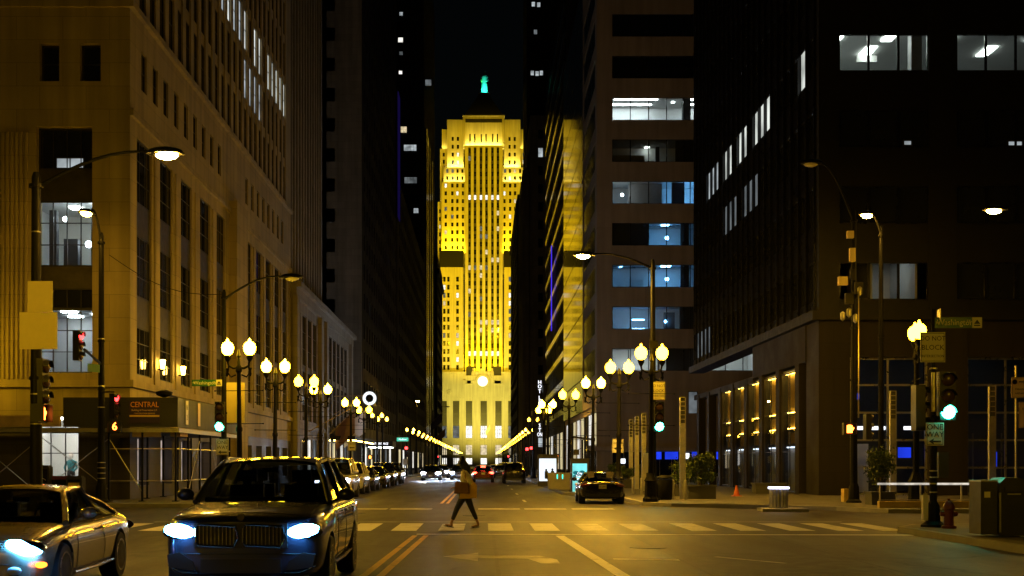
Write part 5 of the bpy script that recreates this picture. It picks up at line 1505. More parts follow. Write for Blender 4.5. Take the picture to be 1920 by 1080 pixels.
# light pylons
def pylon(x, ytop, d, label, w=0.24):
    q = at(x, ytop, d)
    t = thing('light_pylon', label, 'pylon', (q.x, d, g)); H = q.z-g
    t['group'] = 'slender steel pylons on the plaza'
    m = MB('galv'); m.box(-w/2,w/2,-0.07,0.07,0,H-1.1); m.build('shaft', t)
    m = MB('planter'); m.box(-w/2+0.03,w/2-0.03,-0.05,0.05,H-1.1,H); m.build('lamp_box', t)
    m = MB('galv')
    for k in range(7): m.box(-w/2,w/2,-0.075,0.075,H-1.1+k*0.18,H-1.1+k*0.18+0.03)
    m.box(-w/2,-w/2+0.03,-0.075,0.075,H-1.07,H); m.box(w/2-0.03,w/2,-0.075,0.075,H-1.07,H); m.build('lattice', t)
    return t
pylon(1280,745,51,'tall slender steel pylon with latticed top beside the big planter')
pylon(1207,775,66,'nearest of the three thin pylons left of the green signal mast')
pylon(1194,781,71,'middle of the three thin pylons left of the green signal mast')
pylon(1183,787,76,'farthest of the three thin pylons left of the green signal mast')
pylon(1674,733,47.7,'slender pylon with square latticed head behind the railing')
pylon(1860,724,43.8,'plain pale pylon behind the litter bin')
q = at(1905,0,43.0)
t = thing('parking_sign','pole with faded white parking notices at the right edge','sign',(q.x,43.0,g))
m = MB('galv'); m.tube([(0,0,0),(0,0,4.9)],0.04,8); m.build('post', t)
so = sign(t,'parking_notice',(0.12,-0.08,at(0,727,43).z-g),0.62,0.72,-90,'sign_pink',[('PARKING',0.09,-0.06,1),('6AM-6PM',0.09,-0.2,1)],(0.22,-0.05,0.2,0.02))
m = MB('ink'); m.lathe([(0.09,-0.006),(0.09,-0.002),(0.065,-0.002),(0.065,-0.006)],(-0.2,0,0.2),16,axis='y'); m.build('ring', so)
sign(t,'parking_notice',(0.3,-0.08,at(0,778,43).z-g),0.46,0.9,-90,'sign_pink',[('TAXI',0.12,0.2,1)])
# shrubs in planters
def shrub(name, loc, R3, n, label, seed, stem=True):
    t = thing(name, label, 'shrub', loc)
    rr = random.Random(seed)
    if stem:
        m = MB('bark')
        for k in range(4):
            a = k*1.6; m.tube([(0.05*math.cos(a),0.05*math.sin(a),0),(0.2*R3[0]*math.cos(a),0.2*R3[1]*math.sin(a),R3[2]*0.7),(0.5*R3[0]*math.cos(a),0.5*R3[1]*math.sin(a),R3[2]*1.4)],[0.04,0.03,0.012],5)
        m.build('stem', t)
    m = MB('leaf_a')
    cl = [(rr.uniform(-.75,.75)*R3[0], rr.uniform(-.75,.75)*R3[1], R3[2]*(0.35+rr.random()*1.5)) for _ in range(26)]
    for i in range(n):
        c = rr.choice(cl); s_ = 0.30
        p = Vector((c[0]+rr.gauss(0,1)*R3[0]*s_*0.7, c[1]+rr.gauss(0,1)*R3[1]*s_*0.7, max(0.05, c[2]+rr.gauss(0,1)*R3[2]*s_*0.6)))
        q = Matrix.Rotation(rr.uniform(0,6.28),3,'Z') @ Matrix.Rotation(rr.uniform(0.2,1.4),3,'X')
        L_ = rr.uniform(0.07,0.15)
        m.use('leaf_b' if rr.random() < 0.35 else 'leaf_a')
        m.add([p+q@Vector(v) for v in ((0,0,0),(L_*0.35,L_*0.5,0.01),(0,L_,0),(-L_*0.35,L_*0.5,0.01))],[(0,1,2,3)])
    m.build('foliage', t, fix=False)
    return t
def planter(loc, w, d, h, label):
    t = thing('planter', label, 'planter', loc)
    m = MB('planter'); m.prism([(-w/2*0.92,-d/2),(w/2*0.92,-d/2),(w/2*0.92,d/2),(-w/2*0.92,d/2)],0,h-0.06); m.build('tub', t)
    m = MB('planter'); m.box(-w/2,w/2,-d/2-0.04,d/2+0.04,h-0.06,h+0.02); m.build('rim', t)
p = at(1313,868,51.8)
planter((p.x,51.8,g),1.25,0.9,0.55,'long dark planter under the big rounded shrub')
shrub('shrub',(p.x,51.8,g+0.55),(0.62,0.5,0.62),2600,'big rounded green shrub in a planter beside the tall pylon',3)
for i, (x, d, w_, hh) in enumerate(((1273,56,0.9,1.15),(1207,72,0.8,0.9),(1178,74,0.8,0.8),(1152,78,0.9,1.0))):
    p = at(x,868,d)
    planter((p.x,d,g),0.9,0.8,0.5,['dark planter just behind the green signal mast','dark planter at the foot of the three pylons','dark planter left of the three pylons','dark planter behind the parked black sedan'][i])
    shrub('shrub',(p.x,d,g+0.5),(0.5*w_,0.45,0.45*hh),1200,['tall dark shrub behind the green signal mast','dark shrub among the three thin pylons','dark shrub just left of the three pylons','dark shrub right of the turquoise panel behind the sedan'][i],10+i)
p = at(1650,868,44.2); planter((p.x,44.2,g),0.9,0.8,0.45,'planter beside the camera mast'); shrub('shrub',(p.x,44.2,g+0.45),(0.5,0.4,0.75),1600,'tall dark green shrub between the camera mast and railing',21)
p = at(1440,868,62); planter((p.x-0.3,60.5,g),1.6,0.9,0.5,'low dark planter before the mirror glass arcade'); 
p = at(1575,868,47.5); 
m = MB('yellow_concrete'); m.box(-0.2,0.2,-0.2,0.2,0,0.5); o = m.build('bollard'); o.location = (p.x+0.3,47.5,g); tag(o,'short yellow concrete block at the foot of the camera mast','bollard')
for i,(x,d) in enumerate(((1262,51.5),(1285,50.2),(1187,60),(1203,58))):
    p = at(x,868,d); m = MB('galv'); m.lathe([(0.07,0),(0.07,0.75),(0.05,0.8)],n=8); o = m.build('bollard',None,True); o.location=(p.x,d,g)
    tag(o,['thin steel bollard right of the black bin','thin steel bollard at the foot of the tall pylon','thin steel bollard nearest the parked sedan','thin steel bollard second from the parked sedan'][i],'bollard')
p = at(1247,868,50.2)
t = thing('litter_bin','round black litter bin beside the green signal mast','litter bin',(p.x,50.2,g))
m = MB('black_iron'); m.lathe([(0.26,0),(0.3,0.1),(0.32,0.8),(0.3,0.84)],n=16); m.build('body', t, 30)
m = MB('black_iron'); m.lathe([(0.31,0.86),(0.33,0.9),(0.2,1.0),(0.12,1.0)],n=16); m.build('lid', t, 30)
# kerbside kiosks
def ad_panel(x, yt, yb, d, w, label, face, pic):
    q = at(x, yt, d); t = thing('advert_panel', label, 'advert panel', (q.x, d, g)); H = q.z-g+0.18; zb = at(x, yb, d).z-g
    m = MB('black_plastic'); m.box(-w/2-0.1,w/2+0.1,0,0.22,0.0,H+0.12); m.box(-w/2-0.13,w/2+0.13,-0.03,0.25,H+0.12,H+0.17); m.build('case', t)
    m = MB(face); m.box(-w/2,w/2,-0.012,-0.002,zb,H-0.1); s_ = m.build('screen', t)
    pic(s_, w, zb, H-0.1)
    return t
def pic_a(s_, w, z0, z1):
    m = MB(glow('screen_dark_teal',(0.02,0.22,0.26),0.7))
    for (x, z, r) in ((-0.2,0.68,0.16),(0.12,0.7,0.15),(-0.05,0.62,0.18),(0.2,0.6,0.13),(-0.25,0.56,0.12)): m.ball((x,-0.014,z0+(z1-z0)*z),(r,0.004,r*0.6),12,6)
    m.build('picture', s_)
    for i in range(3): text('lettering','City Travel Pass'.split()[i],0.16,'white_text',s_,(0,-0.025,z0+(z1-z0)*(0.66-0.1*i)))
def pic_b(s_, w, z0, z1):
    m = MB('ink')
    for (x, z) in ((-0.1,0.3),(0.3,0.42)):
        m.ball((x,-0.014,z0+0.42*(z1-z0)+z*0.3),(0.07,0.004,0.09),8,6); m.box(x-0.1,x+0.12,-0.016,-0.012,z0+0.15,z0+0.42*(z1-z0)+z*0.1)
    m.box(-0.05,0.45,-0.016,-0.012,z0+0.1,z0+0.3); m.build('picture', s_)
ad_panel(1087,872,923,64.5,0.76,'turquoise lit advert panel just left of the parked black sedan',glow('turquoise_screen',(0.22,0.85,0.85),1.0,0.35,0.9),pic_a)
ad_panel(1027,862,902,79.5,1.1,'wide white lit advert panel with dark figures by the kerb',glow('white_screen',(0.8,0.9,1.0),1.25,0.1,0.9),pic_b)
p = at(1092,868,68.5)
t = thing('pay_station','thin pole with tilted dark solar panel and hanging box','pay station',(p.x,68.5,g))
m = MB('black_iron'); m.tube([(0,0,0),(0,0,2.8)],0.05,8); m.build('pole', t)
m = MB('dark_glass'); m.add([(-0.55,-0.4,2.95),(0.55,-0.35,2.8),(0.62,0.35,2.75),(-0.62,0.3,2.9),(-0.55,-0.4,3.0),(0.55,-0.35,2.85),(0.62,0.35,2.8),(-0.62,0.3,2.95)],[(0,3,2,1),(4,5,6,7),(0,1,5,4),(1,2,6,5),(2,3,7,6),(3,0,4,7)]); m.build('solar_panel', t)
m = MB('black_plastic'); m.box(-0.5,-0.2,-0.1,0.1,1.95,2.25); m.tube([(-0.3,0,2.2),(0,0,2.35)],0.02,5); m.build('control_box', t)
p = at(1060,868,70)
t = thing('bench_wall','low grey kerbside wall with small teal lights','low wall',(p.x,70,g))
m = MB('kerb'); m.box(-1.0,0.85,-0.2,0.2,0,0.95); m.build('wall', t); 
m = MB('teal'); 
for x in (-0.5,-0.2): m.box(x,x+0.06,-0.212,-0.202,0.6,0.85)
m.build('light', t)
# bicycle racks / docked bikes silhouettes near the white panel
p = at(1005,868,97)
for k in range(4):
    m = MB('galv'); m.tube([(0,0,0),(0,0,0.7),(0,0.15,0.9),(0,0.45,0.9),(0,0.6,0.7),(0,0.6,0)],0.03,6); o = m.build('bike_rack',None,True); o.location=(4.6+0.12*k,92+2.2*k,g)
    tag(o,['bent steel bike hoop nearest the white advert panel','second bent steel bike hoop behind the parked black van','third bent steel bike hoop behind the parked black van','farthest bent steel bike hoop by the right kerb'][k],'bike rack')
# round clock sign on a bracket
q = at(693,747,118)
t = thing('hanging_clock','round white lit clock disc on a bracket from the left facade','clock',(q.x,118,q.z))
m = MB('ink'); m.lathe([(0.0,-0.1),(0.7,-0.1),(0.7,0.1),(0.0,0.1)],(0,0,0),28,axis='y'); m.build('case', t)
m = MB(glow('clock_disc_light',(0.9,0.95,1.0),1.2)); m.lathe([(0,-0.115),(0.66,-0.115),(0.66,-0.102),(0,-0.102)],(0,0,0),28,axis='y'); f = m.build('face', t)
m = MB('ink'); m.lathe([(0.12,-0.13),(0.12,-0.118),(0,-0.118)],(0,0,0),14,axis='y'); m.lathe([(0.37,-0.125),(0.37,-0.118),(0.34,-0.118),(0.34,-0.125)],(0,0,0),24,axis='y'); m.tube([(0,-0.13,0),(0.3,-0.13,-0.25)],0.02,5); m.tube([(0,-0.13,0),(-0.15,-0.13,-0.5)],0.02,5); m.build('clock_hands', t)
m = MB('timber'); m.tube([(-14.3-q.x,0,0.2),(-0.6,0,0.25)],0.05,6); m.tube([(-14.3-q.x,0,-1.5),(-0.65,0,0)],0.04,6); m.build('bracket', t)
# flagpoles and flags
def flag(name, x0, y0, z0, x1, z1, label, cloth=None):
    t = thing(name, label, 'flag', (x0, y0, z0))
    m = MB('timber'); m.tube([(0,0,0),(x1-x0,0,z1-z0)],[0.05,0.03],6); m.ball((x1-x0,0,z1-z0),0.07,8,6); m.build('pole', t)
    if cloth:
        m = MB(cloth); P = []
        for i in range(6):
            r = []
            for j in range(5):
                u = 0.3+0.65*j/4; zz = -i*0.42
                r.append(((x1-x0)*u, 0.14*math.sin(j*1.6+i*0.5), (z1-z0)*u + zz))
            P.append(r)
        m.grid(P); m.build('cloth', t, True, fix=False)
flag('flagpole',-14.2,100,4.2,-10.9,6.0,'bare gold lit flagpole leaning from the ribbed tower base')
flag('flag',-14.3,112,4.0,-11.6,6.6,'dark draped flag under the round clock','brown_leather')
flag('flag',-14.3,118,4.5,-11.2,6.8,'pale draped flag behind the globes near the round clock','cream')
flag('flag',-14.3,300,10.0,-10.0,14.0,'large dark blue draped flag beside the golden tower base','navy_banner')
flag('flag',-14.3,345,8,-10.6,11.5,'brown draped flag low beside the golden tower base','brown_leather')
flag('flag',0,542.5,14,3,19,'pale flag hanging in front of the golden tower doors','cream')
# entrance canopies on the left
t = thing('entrance_canopy','black entrance canopy with a strip of white lettering on the left','canopy',(-14.4,150,0))
m = MB('ink'); m.box(0,3.3,0,6,3.6,4.3); m.build('canopy_box', t)
text('lettering','THEATRE ENTRANCE',0.42,'white_text',t,(1.65,-0.02,3.98),sx=0.55); m = MB('light_panel'); m.box(0.3,3.0,0.4,5.6,3.54,3.59); m.build('soffit_light', t)
t = thing('entrance_canopy','long canopy edged with warm bulbs along the left facade','canopy',(-14.3,112,0))
m = MB('bronze'); m.box(0,2.6,0,20,3.75,4.1); m.build('canopy_box', t)
m = MB('sconce')
for k in range(14): m.ball((2.5,0.6+1.4*k,3.7),0.07,6,4)
for k in range(6): m.ball((0.3+0.42*k,0.1,3.7),0.07,6,4)
m.build('bulb_row', t)
# overhead cable
m = MB('black_iron')
a, b = at(205,478,46.9), at(421,552,47.2)
m.tube([a.lerp(b,k/10)+Vector((0,0,-0.5*math.sin(math.pi*k/10))) for k in range(11)],0.012,4)
tag(m.build('overhead_cable'),'thin black cable sagging between the two left poles','cable')
# ================================================================ VEHICLES
def car_body(L, W, prof, lift, wheels, wr, name, sub=2):
    """closed body shell lofted along its length, with wheel arches cut out; front at -y"""
    mb = MB()
    n = 0; rings = []
    for (f, wf, zb, zt, crown) in prof:
        y = -L/2 + L*f; w = W/2*wf; h = zt-zb
        half = [(0,zb),(w*0.82,zb),(w*0.955,zb+h*0.10),(w*0.985,zb+h*0.32),(w*1.0,zb+h*0.60),(w*0.985,zb+h*0.80),(w*0.93,zt-0.03),(w*0.80,zt+crown*0.35),(w*0.42,zt+crown*0.9),(0,zt+crown)]
        ring = half + [(-x, z) for (x, z) in half[-2:0:-1]]
        rings.append([(x, y, z) for x, z in ring])
    m = len(rings[0])
    vs = [p for r in rings for p in r]; fs = []
    for i in range(len(rings)-1):
        for k in range(m): fs.append((i*m+k, i*m+(k+1)%m, (i+1)*m+(k+1)%m, (i+1)*m+k))
    # end caps as quad strips
    def cap(o, rev):
        out = []
        for k in range(9):
            a, b = k, k+1; c, d_ = (m-k-1) % m, (m-k) % m
            q = [o+a, o+b, o+c, o+d_] if k > 0 else [o+0, o+1, o+m-1]
            if k == 8: q = [o+8, o+9, o+10]
            out.append(tuple(q if not rev else q[::-1]))
        return out
    fs += cap(0, True) + cap((len(rings)-1)*m, False)
    mb.use('black_plastic'); mb.add(vs, fs)
    o = mb.build(name+'_tmp')
    md = o.modifiers.new('s', 'SUBSURF'); md.levels = sub; md.render_levels = sub
    cutm = MB('black_plastic')
    for y in wheels:
        for s_ in (-1, 1): cutm.lathe([(0.0,W/2*0.62),(wr*1.13,W/2*0.62),(wr*1.13,W/2*1.3),(0.0,W/2*1.3)],(0,y,wr),28,axis='x') if s_ > 0 else cutm.lathe([(0.0,-W/2*1.3),(wr*1.13,-W/2*1.3),(wr*1.13,-W/2*0.62),(0.0,-W/2*0.62)],(0,y,wr),28,axis='x')
    c = cutm.build('cut_tmp')
    bo = o.modifiers.new('b', 'BOOLEAN'); bo.object = c; bo.operation = 'DIFFERENCE'; bo.solver = 'EXACT'
    bpy.context.view_layer.update()
    me = evaluated(o, name); bpy.data.objects.remove(c)
    me.polygons.foreach_set('use_smooth', [True]*len(me.polygons)); me.set_sharp_from_angle(angle=R(38))
    return me

WHEEL = {}
def wheel(parent, x, y, r, wd=0.24, spokes=10, side=1):
    t = MB('rubber'); k = (r, wd, spokes)
    if k not in WHEEL:
        t.lathe([(r*0.66,-wd/2),(r*0.93,-wd/2),(r,-wd/2+0.04),(r,wd/2-0.04),(r*0.93,wd/2),(r*0.66,wd/2)],(0,0,0),30,axis='x')
        q = MB('alloy')
        q.lathe([(r*0.69,wd/2-0.03),(r*0.69,wd/2+0.005),(r*0.62,wd/2+0.005),(r*0.60,wd/2-0.03)],(0,0,0),30,axis='x')
        q.lathe([(0.0,wd/2-0.005),(r*0.16,wd/2-0.005),(r*0.18,wd/2-0.04)],(0,0,0),14,axis='x')
        for i in range(spokes):
            a = 2*math.pi*i/spokes
            p0 = Vector((wd/2-0.02, math.cos(a)*r*0.1, math.sin(a)*r*0.1)); p1 = Vector((wd/2-0.012, math.cos(a)*r*0.64, math.sin(a)*r*0.64))
            q.tube([p0,p1],[r*0.055,r*0.04],6)
        q.use('black_iron'); q.lathe([(0.0,wd/2-0.1),(r*0.66,wd/2-0.1),(r*0.66,wd/2-0.09),(0,wd/2-0.09)],(0,0,0),20,axis='x')
        WHEEL[k] = (t.mesh('wheel', 40), q.mesh('rim', 40))
    w = put('wheel', WHEEL[k][0], parent, (x, y, r), 0 if side > 0 else R(180))
    put('rim', WHEEL[k][1], w)
    return w

from mathutils.bvhtree import BVHTree
def seams(t, me, S):
    """thin shut lines laid on the body surface"""
    bv = BVHTree.FromPolygons([v.co for v in me.vertices], [p.vertices for p in me.polygons])
    L, W = S['L'], S['W']; Y = lambda f: -L/2+L*f
    m = MB('rubber')
    def line(pts, d):
        out = []
        for p in pts:
            h = bv.ray_cast(Vector(p), Vector(d))
            if h[0] is not None: out.append(h[0] - Vector(d)*0.001)
        if len(out) > 2: m.tube(out, 0.005, 4)
    z0, z1 = S['prof'][4][2]+0.12, S['belt']-0.03
    fr = [S['ws0']+0.03] + list(S['pillars']) + ([] if S.get('coupe') else [])
    for sg in (-1, 1):
        for i, f in enumerate(fr):
            line([(sg*3, Y(f)+(0.05*math.sin(k*0.5) if i == len(fr)-1 else 0), z0+(z1-z0)*k/9) for k in range(10)], (-sg,0,0))
        line([(sg*3, Y(fr[0]+(fr[-1]-fr[0])*k/9), z0) for k in range(10)], (-sg,0,0))
        line([(sg*W*0.40, Y(0.03+(S['ws0']-0.03)*k/9), 3) for k in range(10)], (0,0,-1))
    line([(W*(-0.40+0.8*k/11), Y(0.035), 3) for k in range(12)], (0,0,-1))
    line([(W*(-0.44+0.88*k/11), -9, S['prof'][0][2]+0.22) for k in range(12)], (0,1,0))
    m.build('panel_gap', t)

def make_car(name, label, cat, S, loc, rotz=0, group=None):
    t = thing(name, label, cat, loc, rotz, group)
    L, W, H = S['L'], S['W'], S['H']
    wr = S['wr']; fy = -L/2+S['fo']; ry = fy+S['wb']
    body = car_body(L, W, S['prof'], 0, (fy, ry), wr, 'body', S.get('sub', 2))
    body.materials.clear(); body.materials.append(S['paint'])
    put('body', body, t)
    if S.get('sub', 2) == 2: seams(t, body, S)
    for y in (fy, ry):
        for s_ in (-1, 1): wheel(t, s_*(W/2-0.13), y, wr, 0.25, S.get('spokes', 10), s_)
    # greenhouse
    Y = lambda f: -L/2 + L*f
    zb, zr = S['belt'], H
    wb, wt = W/2*S.get('gb', 0.90), W/2*S.get('gt', 0.70)
    a0, a1, c1, c0 = S['ws0'], S['ws1'], S['rw1'], S['rw0']
    def zbelt(f): return zb + S.get('beltrise', 0.03)*(f-a0)/(c0-a0)
    def zroof(f): 
        q = (f-a1)/(c1-a1); return zr - S.get('rooff', 0.05)*(1-min(1, q/0.45))**2 * (q < 0.45) - S.get('roofr', 0.06)*max(0, (q-0.5)/0.5)**2
    rl = S['paint'] if not S.get('dark_roof') else M['black_plastic']
    # roof skin
    P = []; nf = 10
    for i in range(nf+1):
        f = a1 + (c1-a1)*i/nf; r = []
        for j in range(11):
            u = -1+2*j/10; wl = wt*(1-0.06*(abs(i/nf-0.4)*2)**3)
            r.append((u*wl, Y(f), zroof(f)-0.055*abs(u)**3.0 + 0.0))
        P.append(r)
    m = MB(rl); m.grid(P); m.grid([[(x,y,z-0.03) for x,y,z in r] for r in P]); m.build('roof', t, 60, fix=False)
    ez = -0.05
    edge = [Vector((wt*(1-0.06*(abs(i/nf-0.4)*2)**3), Y(a1+(c1-a1)*i/nf), zroof(a1+(c1-a1)*i/nf)+ez)) for i in range(nf+1)]
    bA, bC = Vector((wb, Y(a0), zbelt(a0))), Vector((wb*0.97, Y(c0), zbelt(c0)))
    pil = MB(rl)
    mx = lambda v: Vector((-v.x, v.y, v.z))
    for fl in (lambda v: v, mx):
        pil.tube([fl(v) for v in [bA, bA.lerp(edge[0],0.5)+Vector((0.012,0,0.015))] + edge + [bC.lerp(edge[-1],0.5)+Vector((0.012,0.0,0.02)), bC]], 0.038, 8)
    for fp in S['pillars']:
        for sg in (-1, 1):
            f1 = fp + S.get('plean', 0.02)
            q = min(nf, max(0, (f1-a1)/(c1-a1)*nf)); i0 = int(min(nf-1, q)); e = edge[i0].lerp(edge[i0+1], q-i0)
            b_ = Vector((wb, Y(fp), zbelt(fp)-0.01))
            pil.tube([(sg*b_.x, b_.y, b_.z), (sg*(b_.x+e.x)/2*1.01, (b_.y+e.y)/2, (b_.z+e.z)/2), (sg*e.x, e.y, e.z)], S.get('pw', 0.045), 8)
    pil.build('pillars', t, True)
    # glass
    def patch(c00, c10, c01, c11, bulge, n=6, nm='windscreen'):
        P = []
        for i in range(n+1):
            r = []
            for j in range(n+1):
                u, v = j/n, i/n
                p = c00.lerp(c10, u).lerp(c01.lerp(c11, u), v)
                r.append(p + bulge*(1-(2*u-1)**2)*(0.75+0.25*math.sin(math.pi*v)))
            P.append(r)
        g_ = MB('car_glass'); g_.grid(P); return g_.build(nm, t, 60, fix=False)
    e0, eN = edge[0], edge[-1]
    patch(mx(bA), bA, mx(e0), e0, Vector((0,-0.10,0.03)))
    patch(mx(bC), bC, mx(eN), eN, Vector((0,0.07,0.02)), nm='rear_window')
    fb = [a0+0.01] + list(S['pillars']) + [c0-0.005]
    for sg in (-1, 1):
        for k in range(len(fb)-1):
            pl = S.get('plean', 0.02)
            f0, f1_ = fb[k], fb[k+1]
            t0 = a1 if k == 0 else f0+pl; t1 = c1 if k == len(fb)-2 else f1_+pl
            def ed(f):
                q = min(nf, max(0, (f-a1)/(c1-a1)*nf)); i0 = int(min(nf-1, q)); return edge[i0].lerp(edge[i0+1], q-i0)
            c = [Vector((wb, Y(f0), zbelt(f0))), Vector((wb, Y(f1_), zbelt(f1_))), ed(t0), ed(t1)]
            c = [Vector((sg*v.x, v.y, v.z)) for v in c]
            patch(c[0], c[1], c[2], c[3], Vector((sg*0.01,0,0)), 4, 'side_window')
    # cabin: dash, seats with head restraints, steering wheel
    cab = MB('car_inside')
    cab.box(-wb*0.92, wb*0.92, Y(a0)+0.28, Y(a0)+0.55, zb-0.03, zb+0.06)
    cab.build('dashboard', t)
    st_ = MB('black_plastic'); sx_ = 0.36*S.get('drive', 1)
    st_.tube([(sx_+0.17*math.cos(a*0.6283), Y(a0)+0.62+0.05*math.sin(a*0.6283), zb+0.05+0.15*math.sin(a*0.6283)) for a in range(11)], 0.016, 5, caps=False); st_.build('steering_wheel', t, True)
    fs_ = a1+0.07
    for f in ([fs_] if S.get('coupe') else [fs_, fs_+0.19]):
        for s_ in (-1, 1):
            q = MB('leather'); q.box(s_*0.38-0.23,s_*0.38+0.23,Y(f)-0.05,Y(f)+0.08,zb-0.1,zb+0.22)
            q.box(s_*0.38-0.13,s_*0.38+0.13,Y(f)-0.02,Y(f)+0.08,zb+0.26,zb+0.42); q.box(s_*0.38-0.06,s_*0.38+0.06,Y(f),Y(f)+0.04,zb+0.2,zb+0.3)
            q.build('seat', t)
    ma = MB('black_plastic'); ma.cbox((0,Y(a1)-0.02,zroof(a1)-0.14),(0.22,0.03,0.06)); ma.build('rear_view_mirror', t)
    # mirrors, handles, seams
    for s_ in (-1, 1):
        q = MB(S['paint']); q.ball((s_*(W/2+0.08), Y(a0)+0.30, zb+0.10),(0.12,0.07,0.085),10,8); q.tube([(s_*wb,Y(a0)+0.32,zb+0.0),(s_*(W/2+0.02),Y(a0)+0.3,zb+0.06)],0.025,6); q.build('wing_mirror', t, True)
        for k, fp in enumerate(list(S['pillars'])[:1 if S.get('coupe') else 2]):
            q = MB('chrome'); q.tube([(s_*(W/2*0.985),Y(fp)-0.27,S['hz']),(s_*(W/2*1.005),Y(fp)-0.25,S['hz']),(s_*(W/2*1.005),Y(fp)-0.10,S['hz']),(s_*(W/2*0.985),Y(fp)-0.08,S['hz'])],0.016,6); q.build('door_handle', t, True)
        if S.get('sill'):
            q = MB('chrome'); q.tube([(s_*W/2*0.985,fy+wr*1.2,S['sill']),(s_*W/2*0.995,(fy+ry)/2,S['sill']),(s_*W/2*0.985,ry-wr*1.2,S['sill']+0.03)],0.02,6); q.build('sill_trim', t, True)
    S['front'](t, S, Y); S['rear'](t, S, Y)
    return t

def lens(parent, name, c, r, mat, roty=0):
    m = MB(mat); m.ball((0,0,0), r, 14, 10); o = m.build(name, parent, True); o.location = c; o.rotation_euler = (0, R(roty), 0); return o
def plate(t, y, z, face=-1, txt='', mat='plate'):
    m = MB(mat); m.box(-0.155,0.155,y-0.008,y+0.008,z-0.08,z+0.08); o = m.build('number_plate', t)
    if txt: text('lettering', txt, 0.09, 'navy_banner', o, (0,y+face*0.01,z), (R(90),0,0 if face < 0 else R(180)), 0.001)

# ---- large dark SUV coming towards us
def suv_front(t, S, Y):
    m = MB('black_plastic'); m.box(-0.56,0.56,Y(0)-0.015,Y(0)+0.2,0.63,0.93); m.build('grille_surround', t)
    for s_ in (-1, 1):
        g_ = MB('chrome'); x0, x1 = sorted((s_*0.03, s_*0.53))
        ring = [(x0+0.03,0.665),(x1-0.06,0.645),(x1,0.75),(x1-0.03,0.89),(x0+0.03,0.915),(x0,0.87),(x0,0.70)]
        g_.tube([(x,Y(0)-0.03,z) for x,z in ring+[ring[0],ring[1]]],0.016,6)
        for k in range(10): 
            x = x0+0.045+0.0455*k; g_.box(x-0.007,x+0.007,Y(0)-0.035,Y(0)-0.016,0.67,0.90)
        g_.build('grille', t, True)
        hl = lens(t,'headlight',(s_*0.735,Y(0.012)+0.02,0.83),(0.205,0.15,0.088),'head_blue',s_*-6)
        b = MB('black_plastic'); b.ball((s_*0.74,Y(0.012)+0.05,0.825),(0.23,0.14,0.105),12,8); b.build('headlight_housing', t, True)
        b = MB('black_plastic'); b.prism([(s_*0.55,0.36),(s_*0.86,0.40),(s_*0.88,0.55),(s_*0.74,0.58),(s_*0.57,0.47)],Y(0.0)-0.0,Y(0)+0.25,'y'); b.build('air_intake', t)
        b = MB('chrome'); b.tube([(s_*0.52,Y(0)-0.0,0.34),(s_*0.7,Y(0)+0.0,0.345),(s_*0.88,Y(0.01)+0.02,0.42)],0.014,6); b.build('bumper_trim', t, True)
    m = MB('black_plastic'); m.box(-0.48,0.48,Y(0)-0.01,Y(0)+0.2,0.33,0.5); m.build('lower_intake', t)
    m = MB('chrome'); m.lathe([(0,-0.0),(0.045,-0.0),(0.045,0.02)],(0,Y(0)-0.005,1.0),16,axis='y'); m.build('badge', t)
    m = MB('galv')
    for s_ in (-1, 1): m.tube([(s_*0.645,Y(.5),1.68),(s_*0.645,Y(.53),1.725),(s_*0.625,Y(.80),1.70),(s_*0.61,Y(.83),1.65)],0.013,6)
    m.build('roof_rail', t, True)
    m = MB('black_plastic')
    for s_ in (-1, 1): m.tube([(s_*0.1,Y(.30)-0.02,1.125),(s_*0.55-0.1,Y(.335),1.19)],0.012,5)
    m.build('wiper', t)
    # driver behind the wheel
def plain_rear(t, S, Y):
    for s_ in (-1, 1): lens(t,'tail_light',(s_*W_(S)*0.72,Y(1)-0.02,S['tz']),(0.2,0.08,0.08),S.get('tail','tail_off'))
    plate(t, Y(1)+0.012, S['tz']-0.08, 1)
def W_(S): return S['W']/2
M['tail_off'] = pbr('unlit_red_tail_lens',(0.06,0.008,0.008),0.15,world_co=False)
navy = paint('flare_tinted_car_paint',(0.06,0.066,0.11),0.75,0.33)  # dark grey body, blue tint stands in for lens flare
SUV = dict(L=4.92,W=2.0,H=1.745,wr=0.37,wb=2.97,fo=0.88,paint=navy,belt=1.13,gb=0.885,gt=0.67,ws0=0.305,ws1=0.44,rw1=0.90,rw0=0.972,pillars=(0.555,0.755),hz=1.0,sill=0.36,tz=0.95,rooff=0.05,roofr=0.10,drive=1,
  prof=[(0.0,0.74,0.34,0.90,0.04),(0.012,0.86,0.28,0.965,0.05),(0.05,0.955,0.25,1.02,0.055),(0.12,0.99,0.24,1.055,0.055),(0.24,1.0,0.24,1.105,0.05),(0.31,1.0,0.24,1.14,0.02),(0.45,0.99,0.24,1.14,0.0),(0.65,0.99,0.24,1.145,0.0),(0.85,1.0,0.25,1.16,0.0),(0.95,0.985,0.28,1.15,0.0),(0.985,0.94,0.33,1.10,0.0),(1.0,0.85,0.38,1.0,0.0)],
  front=suv_front, rear=plain_rear)
suv = make_car('suv','large dark SUV with bright blue white headlights coming towards the camera','car',SUV,(-2.93,14.75+2.46,0),R(0.5))
